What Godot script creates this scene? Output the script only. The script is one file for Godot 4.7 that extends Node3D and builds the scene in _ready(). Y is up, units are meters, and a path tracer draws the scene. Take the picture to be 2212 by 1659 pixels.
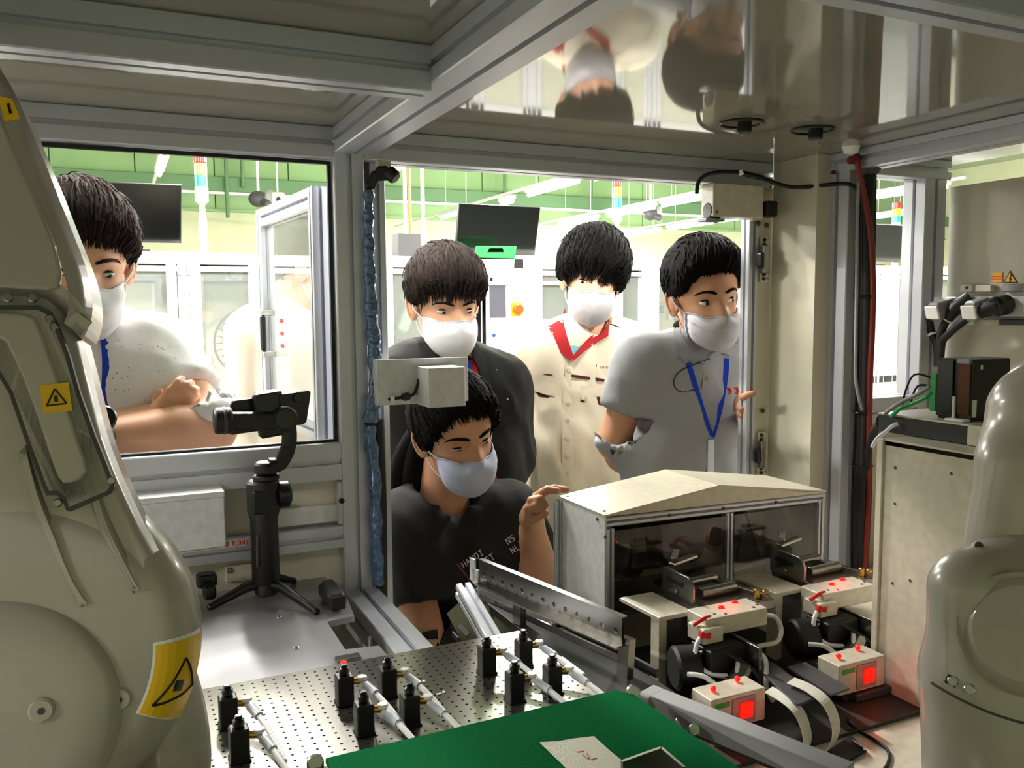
extends Node3D
# A robot cell seen from inside, with visitors looking in from the brightly lit hall.
# x runs along the cell's back frame, y up, the hall lies towards -z. Metres.

const FOCAL := 1834.6
var view: Basis
var eye := Vector3(0, 1.5, 0)
var used := {}
var mats := {}
var rng := RandomNumberGenerator.new()


# ---------------------------------------------------------------- pixels to places (a pixel gives a direction, the plane gives the distance)
func ray(x: float, y: float) -> Vector3:
	return view * Vector3((x - 1106.0) / FOCAL, -(y - 829.5) / FOCAL, -1.0)


func on_z(x: float, y: float, z: float) -> Vector3:
	var d := ray(x, y)
	return eye + d * ((z - eye.z) / d.z)


func on_x(x: float, y: float, at: float) -> Vector3:
	var d := ray(x, y)
	return eye + d * ((at - eye.x) / d.x)


func on_y(x: float, y: float, at: float) -> Vector3:
	var d := ray(x, y)
	return eye + d * ((at - eye.y) / d.y)


func at_depth(x: float, y: float, depth: float) -> Vector3:
	return eye + ray(x, y) * depth


# ---------------------------------------------------------------- geometry
class G:
	var v := PackedVector3Array()
	var n := PackedVector3Array()

	func tri(a: Vector3, b: Vector3, c: Vector3, na: Vector3, nb: Vector3, nc: Vector3) -> void:
		if (b - a).cross(c - a).dot(na + nb + nc) > 0.0:
			v.append(a); v.append(c); v.append(b)
			n.append(na); n.append(nc); n.append(nb)
		else:
			v.append(a); v.append(b); v.append(c)
			n.append(na); n.append(nb); n.append(nc)

	func quad(a: Vector3, b: Vector3, c: Vector3, d: Vector3, m: Vector3) -> void:
		tri(a, b, c, m, m, m)
		tri(a, c, d, m, m, m)

	func quadn(a: Vector3, b: Vector3, c: Vector3, d: Vector3, na: Vector3, nb: Vector3, nc: Vector3, nd: Vector3) -> void:
		tri(a, b, c, na, nb, nc)
		tri(a, c, d, na, nc, nd)

	# a box with chamfered edges (44 triangles) or a plain one
	func box(t: Transform3D, s: Vector3, e := 0.0) -> G:
		var h := s * 0.5
		e = minf(e, minf(h.x, minf(h.y, h.z)) * 0.9)
		var ax := [t.basis.x.normalized(), t.basis.y.normalized(), t.basis.z.normalized()]
		var hh := [h.x, h.y, h.z]
		for i in 3:
			var j := (i + 1) % 3
			var k := (i + 2) % 3
			for si in [-1.0, 1.0]:
				var c: Vector3 = t.origin + ax[i] * (hh[i] * si)
				var u: Vector3 = ax[j] * (hh[j] - e)
				var w: Vector3 = ax[k] * (hh[k] - e)
				quad(c - u - w, c + u - w, c + u + w, c - u + w, ax[i] * si)
		if e > 0.0:
			for i in 3:
				var j := (i + 1) % 3
				var k := (i + 2) % 3
				for sj in [-1.0, 1.0]:
					for sk in [-1.0, 1.0]:
						var u: Vector3 = ax[i] * (hh[i] - e)
						var p: Vector3 = t.origin + ax[j] * (hh[j] * sj) + ax[k] * ((hh[k] - e) * sk)
						var q: Vector3 = t.origin + ax[j] * ((hh[j] - e) * sj) + ax[k] * (hh[k] * sk)
						var nj: Vector3 = ax[j] * sj
						var nk: Vector3 = ax[k] * sk
						quadn(p - u, p + u, q + u, q - u, nj, nj, nk, nk)
			for sx in [-1.0, 1.0]:
				for sy in [-1.0, 1.0]:
					for sz in [-1.0, 1.0]:
						var a: Vector3 = t.origin + ax[0] * (h.x * sx) + ax[1] * ((h.y - e) * sy) + ax[2] * ((h.z - e) * sz)
						var b: Vector3 = t.origin + ax[0] * ((h.x - e) * sx) + ax[1] * (h.y * sy) + ax[2] * ((h.z - e) * sz)
						var c: Vector3 = t.origin + ax[0] * ((h.x - e) * sx) + ax[1] * ((h.y - e) * sy) + ax[2] * (h.z * sz)
						tri(a, b, c, ax[0] * sx, ax[1] * sy, ax[2] * sz)
		return self

	func bx(c: Vector3, s: Vector3, e := 0.0) -> G:
		return box(Transform3D(Basis(), c), s, e)

	# a box given by its two corners
	func span(x0: float, x1: float, y0: float, y1: float, z0: float, z1: float, e := 0.0) -> G:
		return bx(Vector3(x0 + x1, y0 + y1, z0 + z1) * 0.5, Vector3(absf(x1 - x0), absf(y1 - y0), absf(z1 - z0)), e)

	# a box that runs from a to b
	func bar(a: Vector3, b: Vector3, w: float, h: float, up := Vector3.UP, e := 0.0) -> G:
		return box(Transform3D(frame(b - a, up), (a + b) * 0.5), Vector3(w, h, (b - a).length()), e)

	static func frame(d: Vector3, up := Vector3.UP) -> Basis:
		var z := d.normalized()
		if absf(z.dot(up.normalized())) > 0.99:
			up = Vector3.RIGHT if absf(z.x) < 0.9 else Vector3.BACK
		var x := up.cross(z).normalized()
		return Basis(x, z.cross(x), z)

	# a polygon in the local xy plane, extruded from z = 0 to z = depth, with a chamfer e on the front edge (z = depth) and on the back one if both
	func prism(poly: PackedVector2Array, t: Transform3D, depth: float, e := 0.0, both := false) -> G:
		if Geometry2D.is_polygon_clockwise(poly):
			poly = poly.duplicate()
			poly.reverse()
		var m := poly.size()
		var inner := PackedVector2Array()
		for i in m:
			var a := poly[(i + m - 1) % m]
			var b := poly[i]
			var c := poly[(i + 1) % m]
			var d1 := (b - a).normalized()
			var d2 := (c - b).normalized()
			var n1 := Vector2(-d1.y, d1.x)
			var n2 := Vector2(-d2.y, d2.x)
			var k := n1 + n2
			var s := k.length_squared()
			inner.append(b + (k * (2.0 * e / s) if s > 0.2 else n1 * e))
		var ids := Geometry2D.triangulate_polygon(inner if e > 0.0 else poly)
		var zb := e if both else 0.0
		var nz := t.basis.z.normalized()
		for i in range(0, ids.size(), 3):
			var q := [inner[ids[i]], inner[ids[i + 1]], inner[ids[i + 2]]] if e > 0.0 else [poly[ids[i]], poly[ids[i + 1]], poly[ids[i + 2]]]
			var r := q if both else [poly[ids[i]], poly[ids[i + 1]], poly[ids[i + 2]]]
			tri(p3(t, q[0], depth), p3(t, q[1], depth), p3(t, q[2], depth), nz, nz, nz)
			tri(p3(t, r[0], 0), p3(t, r[1], 0), p3(t, r[2], 0), -nz, -nz, -nz)
		for i in m:
			var j := (i + 1) % m
			var d := (poly[j] - poly[i]).normalized()
			var o := (t.basis * Vector3(d.y, -d.x, 0)).normalized()
			quad(p3(t, poly[i], zb), p3(t, poly[j], zb), p3(t, poly[j], depth - e), p3(t, poly[i], depth - e), o)
			if e > 0.0:
				quadn(p3(t, poly[i], depth - e), p3(t, poly[j], depth - e), p3(t, inner[j], depth), p3(t, inner[i], depth), o, o, nz, nz)
				if both:
					quadn(p3(t, poly[i], e), p3(t, poly[j], e), p3(t, inner[j], 0), p3(t, inner[i], 0), o, o, -nz, -nz)
		return self

	static func p3(t: Transform3D, p: Vector2, z: float) -> Vector3:
		return t * Vector3(p.x, p.y, z)

	# points that lie in one plane, thickened away from `front` (a direction that points out of the seen face)
	func slab(pts: Array, front: Vector3, thick: float, e := 0.0) -> G:
		var z := front.normalized()
		var b := frame(z)
		var o: Vector3 = pts[0]
		var poly := PackedVector2Array()
		for p in pts:
			var q: Vector3 = b.transposed() * (p - o)
			poly.append(Vector2(q.x, q.y))
		return prism(poly, Transform3D(b, o - z * thick), thick, e)

	# profile of (radius, height) turned about the local y axis
	func lathe(t: Transform3D, prof: Array, seg := 24, from := 0.0, turn := TAU) -> G:
		var m := prof.size()
		var sn := []
		for i in m - 1:
			var d: Vector2 = (prof[i + 1] - prof[i])
			sn.append(Vector2(d.y, -d.x).normalized() if d.length() > 1e-7 else Vector2(1, 0))
		for i in m - 1:
			var na: Vector2 = sn[i]
			var nb: Vector2 = sn[i]
			if i > 0 and sn[i - 1].dot(sn[i]) > 0.75:
				na = (sn[i - 1] + sn[i]).normalized()
			if i < m - 2 and sn[i + 1].dot(sn[i]) > 0.75:
				nb = (sn[i + 1] + sn[i]).normalized()
			for k in seg:
				var a0 := from + turn * k / seg
				var a1 := from + turn * (k + 1) / seg
				var u0 := Vector3(cos(a0), 0, sin(a0))
				var u1 := Vector3(cos(a1), 0, sin(a1))
				var p: Vector2 = prof[i]
				var q: Vector2 = prof[i + 1]
				quadn(t * (u0 * p.x + Vector3.UP * p.y), t * (u1 * p.x + Vector3.UP * p.y), t * (u1 * q.x + Vector3.UP * q.y), t * (u0 * q.x + Vector3.UP * q.y),
					t.basis * (u0 * na.x + Vector3.UP * na.y), t.basis * (u1 * na.x + Vector3.UP * na.y), t.basis * (u1 * nb.x + Vector3.UP * nb.y), t.basis * (u0 * nb.x + Vector3.UP * nb.y))
		return self

	# a cylinder from a to b with a chamfer
	func rod(a: Vector3, b: Vector3, r: float, e := 0.0, seg := 18, r2 := -1.0) -> G:
		var l := (b - a).length()
		var z := (b - a).normalized()
		var f := frame(z)
		if r2 < 0.0:
			r2 = r
		return lathe(Transform3D(Basis(f.x, f.z, -f.y), a), [Vector2(0, 0), Vector2(r - e, 0), Vector2(r, e), Vector2(r2, l - e), Vector2(r2 - e, l), Vector2(0, l)], seg)

	func tube(pts: Array, r, seg := 8, cap := true) -> G:
		var m := pts.size()
		var f := frame(pts[1] - pts[0])
		var rings := []
		for i in m:
			var d: Vector3 = (pts[mini(i + 1, m - 1)] - pts[maxi(i - 1, 0)]).normalized()
			var x := (f.x - d * f.x.dot(d)).normalized()
			f = Basis(x, d.cross(x), d)
			var ring := []
			var rr: float = r[i] if r is Array else r
			for k in seg:
				var o := f.x * cos(TAU * k / seg) + f.y * sin(TAU * k / seg)
				ring.append([pts[i] + o * rr, o])
			rings.append(ring)
		for i in m - 1:
			for k in seg:
				var a: Array = rings[i][k]
				var b: Array = rings[i][(k + 1) % seg]
				var c: Array = rings[i + 1][(k + 1) % seg]
				var d: Array = rings[i + 1][k]
				quadn(a[0], b[0], c[0], d[0], a[1], b[1], c[1], d[1])
		if cap:
			for q in [[0, -1.0], [m - 1, 1.0]]:
				var i: int = q[0]
				var nn: Vector3 = (pts[mini(i + 1, m - 1)] - pts[maxi(i - 1, 0)]).normalized() * q[1]
				for k in range(1, seg - 1):
					tri(rings[i][0][0], rings[i][k][0], rings[i][k + 1][0], nn, nn, nn)
		return self

	# a flat band along pts; side gives the direction of its width
	func band(pts: Array, side: Array, w: float, th: float) -> G:
		for i in pts.size() - 1:
			var a: Vector3 = pts[i]
			var b: Vector3 = pts[i + 1]
			var sa: Vector3 = side[i] * (w * 0.5)
			var sb: Vector3 = side[i + 1] * (w * 0.5)
			var up0: Vector3 = (b - a).cross(sa).normalized() * th
			quad(a - sa + up0, a + sa + up0, b + sb + up0, b - sb + up0, up0.normalized())
			quad(a - sa, a + sa, b + sb, b - sb, -up0.normalized())
			quad(a - sa, b - sb, b - sb + up0, a - sa + up0, -sa.normalized())
			quad(a + sa, b + sb, b + sb + up0, a + sa + up0, sa.normalized())
		return self

	func ball(c: Vector3, r: Vector3, b := Basis(), nu := 18, nv := 12) -> G:
		var at := func(u: int, w: int) -> Vector3:
			var th := PI * w / nv
			var ph := TAU * u / nu
			return Vector3(sin(th) * cos(ph), cos(th), sin(th) * sin(ph))
		for w in nv:
			for u in nu:
				var q := [at.call(u, w), at.call(u + 1, w), at.call(u + 1, w + 1), at.call(u, w + 1)]
				var p := []
				var m := []
				for d: Vector3 in q:
					p.append(c + b * (d * r))
					m.append((b * (d / r)).normalized())
				if w > 0:
					tri(p[0], p[1], p[2], m[0], m[1], m[2])
				if w < nv - 1:
					tri(p[0], p[2], p[3], m[0], m[2], m[3])
		return self

	# aluminium T-slot profile from a to b: w along the local x, h along up
	func alu(a: Vector3, b: Vector3, w: float, h: float, up := Vector3.UP, slot := 0.009) -> G:
		var poly := PackedVector2Array()
		var corners := [Vector2(-w / 2, -h / 2), Vector2(w / 2, -h / 2), Vector2(w / 2, h / 2), Vector2(-w / 2, h / 2)]
		var c := 0.0018
		for i in 4:
			var p: Vector2 = corners[i]
			var q: Vector2 = corners[(i + 1) % 4]
			var d := (q - p).normalized()
			var inn := Vector2(-d.y, d.x)
			var l := p.distance_to(q)
			poly.append(p + d * c)
			var k := 2 if l > 0.075 else 1
			for s in k:
				var mid := l * (s + 0.5) / k
				poly.append(p + d * (mid - slot / 2))
				poly.append(p + d * (mid - slot / 2) + inn * 0.009)
				poly.append(p + d * (mid + slot / 2) + inn * 0.009)
				poly.append(p + d * (mid + slot / 2))
			poly.append(q - d * c)
		return prism(poly, Transform3D(frame(b - a, up), a), (b - a).length())

	func mesh(origin := Vector3.ZERO) -> ArrayMesh:
		var vv := v
		if origin != Vector3.ZERO:
			vv = PackedVector3Array()
			vv.resize(v.size())
			for i in v.size():
				vv[i] = v[i] - origin
		var arr := []
		arr.resize(Mesh.ARRAY_MAX)
		arr[Mesh.ARRAY_VERTEX] = vv
		arr[Mesh.ARRAY_NORMAL] = n
		var am := ArrayMesh.new()
		am.add_surface_from_arrays(Mesh.PRIMITIVE_TRIANGLES, arr)
		return am


func g() -> G:
	return G.new()


# Catmull-Rom through the points
func smooth(pts: Array, per := 6) -> Array:
	var out := []
	for i in pts.size() - 1:
		var a = pts[maxi(i - 1, 0)]
		var b = pts[i]
		var c = pts[i + 1]
		var d = pts[mini(i + 2, pts.size() - 1)]
		for k in per:
			var t := float(k) / per
			out.append(0.5 * ((2.0 * b) + (c - a) * t + (2.0 * a - 5.0 * b + 4.0 * c - d) * t * t + (3.0 * b - a - 3.0 * c + d) * t * t * t))
	out.append(pts[-1])
	return out


# ---------------------------------------------------------------- nodes
func numbered(called: String) -> String:
	var k: int = used.get(called, 0)
	used[called] = k + 1
	return called if k == 0 else "%s_%03d" % [called, k]


func tag(o: Node3D, label: String, category: String, group := "") -> Node3D:
	o.set_meta("label", label)
	o.set_meta("category", category)
	if group:
		o.set_meta("group", group)
	return o


func thing(called: String, label: String, category: String, at := Vector3.ZERO, group := "") -> Node3D:
	var o := Node3D.new()
	o.name = numbered(called)
	o.position = at
	add_child(o)
	return tag(o, label, category, group)


func origin_of(o: Node3D) -> Vector3:
	var p := Vector3.ZERO
	var k: Node = o
	while k != self:
		p += k.position
		k = k.get_parent()
	return p


# shapes are built in world coordinates and moved to the axes of the thing that they belong to
func part(parent: Node3D, called: String, shape: G, m: Material, label := "") -> MeshInstance3D:
	var o := MeshInstance3D.new()
	o.name = called
	o.mesh = shape.mesh(origin_of(parent))
	o.material_override = m
	parent.add_child(o, true)
	if label:
		o.set_meta("label", label)
	return o


func solo(called: String, label: String, category: String, shape: G, m: Material, at := Vector3.ZERO, group := "") -> MeshInstance3D:
	var o := MeshInstance3D.new()
	o.name = numbered(called)
	o.mesh = shape.mesh(at)
	o.material_override = m
	o.position = at
	add_child(o)
	tag(o, label, category, group)
	return o


func struct(called: String, shape: G, m: Material) -> MeshInstance3D:
	var o := MeshInstance3D.new()
	o.name = numbered(called)
	o.mesh = shape.mesh()
	o.material_override = m
	o.set_meta("kind", "structure")
	add_child(o)
	return o


func copy_of(o: Node3D, at: Vector3, label := "") -> Node3D:
	var c: Node3D = o.duplicate()
	c.name = numbered(o.get_meta("kindname") if o.has_meta("kindname") else str(o.name))
	add_child(c)
	c.position = at
	if label:
		c.set_meta("label", label)
	return c


func lettering(parent: Node3D, called: String, words: String, at: Vector3, b: Basis, height: float, m: Material, font := "Droid Sans", bold := true, thick := 0.0006) -> MeshInstance3D:
	var t := TextMesh.new()
	var f := SystemFont.new()
	f.font_names = PackedStringArray([font])
	f.font_weight = 700 if bold else 400
	t.font = f
	t.text = words
	t.font_size = 32
	t.pixel_size = height / 23.0
	t.depth = thick
	t.curve_step = 2.0
	var o := MeshInstance3D.new()
	o.name = called
	o.mesh = t
	o.material_override = m
	o.transform = Transform3D(b, at - origin_of(parent))
	parent.add_child(o, true)
	return o


# ---------------------------------------------------------------- materials
func mat(called: String, c := Color.WHITE, rough := 0.5, metal := 0.0) -> StandardMaterial3D:
	if mats.has(called):
		return mats[called]
	var m := StandardMaterial3D.new()
	m.resource_name = called
	m.albedo_color = c
	m.roughness = rough
	m.metallic = metal
	mats[called] = m
	return m


func noise_tex(freq: float, lo: Color, hi: Color, seed_ := 1, size := 256, oct := 3, as_normal := false, bump := 4.0) -> NoiseTexture2D:
	var f := FastNoiseLite.new()
	f.seed = seed_
	f.frequency = freq
	f.fractal_octaves = oct
	var t := NoiseTexture2D.new()
	t.width = size
	t.height = size
	t.seamless = true
	t.noise = f
	t.as_normal_map = as_normal
	t.bump_strength = bump
	if not as_normal:
		var r := Gradient.new()
		r.set_color(0, lo)
		r.set_color(1, hi)
		t.color_ramp = r
	return t


func grain(m: StandardMaterial3D, tex: Texture2D, scale: float) -> void:
	m.albedo_texture = tex
	m.uv1_triplanar = true
	m.uv1_world_triplanar = true
	m.uv1_scale = Vector3.ONE * scale


func weave(m: StandardMaterial3D, tex: Texture2D, scale: float, depth: float) -> void:
	m.normal_enabled = true
	m.normal_texture = tex
	m.normal_scale = depth
	m.uv1_triplanar = true
	m.uv1_world_triplanar = true
	m.uv1_scale = Vector3.ONE * scale


func make_materials() -> void:
	var speck := noise_tex(0.09, Color(0.9, 0.9, 0.9), Color(1, 1, 1), 3)
	var blotch := noise_tex(0.012, Color(0.93, 0.93, 0.92), Color(1, 1, 1), 5)
	var cloth := noise_tex(0.2, Color.BLACK, Color.WHITE, 7, 256, 2, true, 3.0)
	var orange_peel := noise_tex(0.05, Color.BLACK, Color.WHITE, 9, 256, 2, true, 1.0)
	# cell
	mat("anodised aluminium", Color(0.76, 0.77, 0.81), 0.4, 0.4)
	grain(mat("cream panel", Color(0.80, 0.775, 0.71), 0.28), blotch, 1.0)
	grain(mat("glossy ceiling sheet", Color(0.56, 0.545, 0.50), 0.05), blotch, 1.0)
	mat("black rubber", Color(0.035, 0.035, 0.04), 0.6)
	mat("black plastic", Color(0.03, 0.03, 0.034), 0.32)
	mat("soft black plastic", Color(0.045, 0.045, 0.05), 0.5)
	mat("brushed steel", Color(0.56, 0.55, 0.53), 0.2, 0.9)
	grain(mat("base plate steel", Color(0.68, 0.68, 0.70), 0.30, 0.6), blotch, 2.0)
	mat("bright steel", Color(0.80, 0.80, 0.80), 0.2, 1.0)
	mat("brass", Color(0.78, 0.62, 0.32), 0.3, 1.0)
	grain(mat("white painted metal", Color(0.86, 0.86, 0.87), 0.35), speck, 2.0)
	grain(mat("ivory painted metal", Color(0.84, 0.81, 0.74), 0.3), speck, 2.0)
	var rb := mat("robot paint", Color(0.70, 0.68, 0.645), 0.28)
	grain(rb, noise_tex(0.02, Color(0.96, 0.96, 0.96), Color(1, 1, 1), 11), 1.0)
	rb.clearcoat_enabled = true
	rb.clearcoat = 0.5
	rb.clearcoat_roughness = 0.12
	mat("robot grey paint", Color(0.47, 0.46, 0.44), 0.4)
	mat("warning yellow", Color(0.93, 0.74, 0.03), 0.45)
	mat("warning black", Color(0.03, 0.03, 0.02), 0.5)
	mat("label white", Color(0.93, 0.93, 0.91), 0.6)
	mat("label red", Color(0.85, 0.12, 0.10), 0.6)
	grain(mat("green belt", Color(0.0, 0.38, 0.20), 0.9), speck, 8.0)
	mats["green belt"].metallic_specular = 0.15
	mat("paper", Color(0.86, 0.85, 0.80), 0.85)
	mat("paper ribbon", Color(0.85, 0.84, 0.80), 0.5)
	mat("white hose", Color(0.88, 0.88, 0.88), 0.3)
	mat("clear sleeve", Color(0.8, 0.82, 0.88), 0.2)
	mat("red hose", Color(0.45, 0.07, 0.03), 0.4)
	mat("orange hose", Color(0.92, 0.42, 0.22), 0.4)
	mat("grey cable", Color(0.55, 0.55, 0.56), 0.45)
	mat("blue plastic", Color(0.05, 0.20, 0.75), 0.4)
	var film := mat("blue film", Color(0.33, 0.42, 0.55), 0.12, 0.35)
	weave(film, noise_tex(0.03, Color.BLACK, Color.WHITE, 21, 256, 2, true, 8.0), 6.0, 1.0)
	var pane := mat("clear pane", Color(0.92, 0.95, 0.94, 0.10), 0.02)
	pane.transparency = BaseMaterial3D.TRANSPARENCY_ALPHA
	var smoky := mat("tinted pane", Color(0.16, 0.16, 0.15, 0.38), 0.03)
	smoky.transparency = BaseMaterial3D.TRANSPARENCY_ALPHA
	for q in [["red lamp", Color(1, 0.08, 0.03), 0.5], ["tube glow", Color(1, 0.99, 0.96), 9.0]]:
		var m := mat(q[0], q[1], 0.4)
		m.emission_enabled = true
		m.emission = q[1]
		m.emission_energy_multiplier = q[2]
	# hall
	grain(mat("hall floor", Color(0.55, 0.57, 0.55), 0.35), blotch, 0.4)
	grain(mat("hall green wall", Color(0.58, 0.71, 0.50), 0.6), blotch, 0.3)
	mat("hall dark green", Color(0.40, 0.54, 0.39), 0.6)
	grain(mat("hall cream wall", Color(0.86, 0.86, 0.74), 0.7), blotch, 0.3)
	grain(mat("hall ceiling", Color(0.72, 0.78, 0.68), 0.7), blotch, 0.3)
	mat("white frame", Color(0.90, 0.90, 0.91), 0.4)
	mat("cell panel", Color(0.88, 0.87, 0.80), 0.45)
	mat("cell dark", Color(0.16, 0.17, 0.15), 0.6)
	mat("cell olive", Color(0.36, 0.38, 0.30), 0.6)
	mat("pale green paint", Color(0.56, 0.65, 0.56), 0.5)
	mat("screen black", Color(0.02, 0.022, 0.024), 0.16)
	mat("dark grey box", Color(0.26, 0.25, 0.27), 0.5)
	mat("lens red", Color(0.95, 0.08, 0.06), 0.2)
	mat("lens yellow", Color(0.98, 0.80, 0.10), 0.2)
	mat("lens green", Color(0.05, 0.78, 0.58), 0.2)
	mat("stop orange", Color(0.96, 0.30, 0.05), 0.35)
	mat("stop yellow", Color(0.98, 0.72, 0.10), 0.4)
	mat("cardboard", Color(0.62, 0.47, 0.32), 0.8)
	mat("fan guard", Color(0.20, 0.21, 0.20), 0.4)
	mat("green card", Color(0.12, 0.62, 0.28), 0.5)
	mat("screen grey", Color(0.32, 0.32, 0.36), 0.25)
	# people
	for q in [["skin light", Color(0.83, 0.62, 0.50)], ["skin warm", Color(0.80, 0.60, 0.48)], ["skin tan", Color(0.70, 0.50, 0.38)]]:
		var m := mat(q[0], q[1], 0.48)
		m.subsurf_scatter_enabled = true
		m.subsurf_scatter_strength = 0.12
	for q in [["hair brown", Color(0.15, 0.12, 0.11)], ["hair black", Color(0.05, 0.045, 0.048)]]:
		mat(q[0], q[1], 0.8).metallic_specular = 0.2
	mat("eye white", Color(0.82, 0.80, 0.78), 0.2)
	mat("iris", Color(0.06, 0.035, 0.025), 0.1)
	for q in [["white shirt", Color(0.90, 0.89, 0.90)], ["beige shirt", Color(0.80, 0.76, 0.70)], ["black jacket", Color(0.035, 0.033, 0.036)], ["cream jacket", Color(0.84, 0.80, 0.72)],
			["grey polo", Color(0.56, 0.56, 0.58)], ["black tee", Color(0.028, 0.028, 0.032)], ["khaki trousers", Color(0.62, 0.60, 0.50)], ["dark trousers", Color(0.08, 0.08, 0.10)],
			["jacket red", Color(0.62, 0.02, 0.07)], ["dark red cloth", Color(0.30, 0.015, 0.04)], ["teal tee", Color(0.42, 0.70, 0.74)], ["mask white", Color(0.90, 0.90, 0.92)],
			["mask grey", Color(0.66, 0.65, 0.67)], ["mask pale blue", Color(0.68, 0.70, 0.80)], ["mask teal", Color(0.35, 0.60, 0.56)], ["lanyard blue", Color(0.03, 0.22, 0.75)], ["black shoe", Color(0.04, 0.04, 0.04)]]:
		var m := mat(q[0], q[1], 0.85)
		weave(m, cloth, 14.0, 0.5)
	mat("white print", Color(0.80, 0.74, 0.74), 0.7)


func _ready() -> void:
	rng.seed = 20
	view = Basis.from_euler(Vector3(deg_to_rad(-5.19), deg_to_rad(-24.99), deg_to_rad(-0.39)), EULER_ORDER_YXZ)
	var cam := Camera3D.new()
	cam.name = "camera"
	cam.transform = Transform3D(view, eye)
	cam.fov = rad_to_deg(2.0 * atan(829.5 / FOCAL))
	cam.near = 0.02
	cam.far = 80.0
	cam.current = true
	add_child(cam)
	var env := Environment.new()
	env.background_mode = Environment.BG_COLOR
	env.background_color = Color.BLACK
	env.tonemap_mode = Environment.TONE_MAPPER_LINEAR
	env.tonemap_exposure = 2.1
	env.sdfgi_enabled = true
	env.ssao_enabled = true
	env.ssil_enabled = true
	var we := WorldEnvironment.new()
	we.name = "world_environment"
	we.environment = env
	add_child(we)
	make_materials()
	hall()
	hall_lamps()
	cell()
	opposite_cells()
	cell_things()
	machines()
	robots()
	people()


# ---------------------------------------------------------------- the hall
func hall() -> void:
	struct("floor", g().span(-8, 19, -0.1, 0, -15.2, 8), mat("hall floor"))
	struct("ceiling", g().span(-8, 19, 4.8, 4.95, -15.2, 8), mat("hall ceiling"))
	struct("wall_left", g().span(-8.15, -8, 0, 4.8, -15.2, 8), mat("hall cream wall"))
	struct("wall_right", g().span(19, 19.15, 0, 4.8, -15.2, 8), mat("hall cream wall"))
	struct("wall_front", g().span(-8, 19, 0, 4.8, 8, 8.15), mat("hall cream wall"))
	var back := struct("wall_back", g().span(-8, 19, 0, 3.12, -15.2, -15.0), mat("hall cream wall"))
	# the upper part of the far wall is a row of green sheet panels with open joints
	var proto := g().bx(Vector3.ZERO, Vector3(1.185, 1.66, 0.06), 0.008).mesh()
	var x := -7.4
	while x < 18.7:
		var o := MeshInstance3D.new()
		o.name = "panel"
		o.mesh = proto
		o.material_override = mat("hall green wall")
		o.position = Vector3(x, 3.95, -15.03)
		back.add_child(o, true)
		x += 1.2
	part(back, "panel_backing", g().span(-8, 19, 3.12, 4.8, -15.2, -15.07), mat("hall dark green"))
	struct("trim_1", g().span(-8, 19, 3.42, 3.66, -14.99, -14.86, 0.01), mat("hall dark green"))
	struct("trim_2", g().span(-8, 19, 3.37, 3.42, -14.99, -14.84, 0.01), mat("white frame"))
	struct("trim_3", g().span(-8, 19, 3.10, 3.14, -14.99, -14.93), mat("hall green wall"))
	# conduits down the far wall
	for q in [[487.0, 330.0, 470.0], [522.0, 330.0, 405.0], [1090.0, 360.0, 430.0]]:
		var a := on_z(q[0], q[1], -14.82)
		var b := on_z(q[0], q[2], -14.82)
		solo("wall_conduit", "thin green conduit running down the far green wall", "pipe", g().rod(Vector3(a.x, a.y + 0.6, a.z), Vector3(a.x, b.y, a.z), 0.03, 0.0, 10), mat("hall dark green"), Vector3(a.x, b.y, a.z), "conduits on the far wall")


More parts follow.
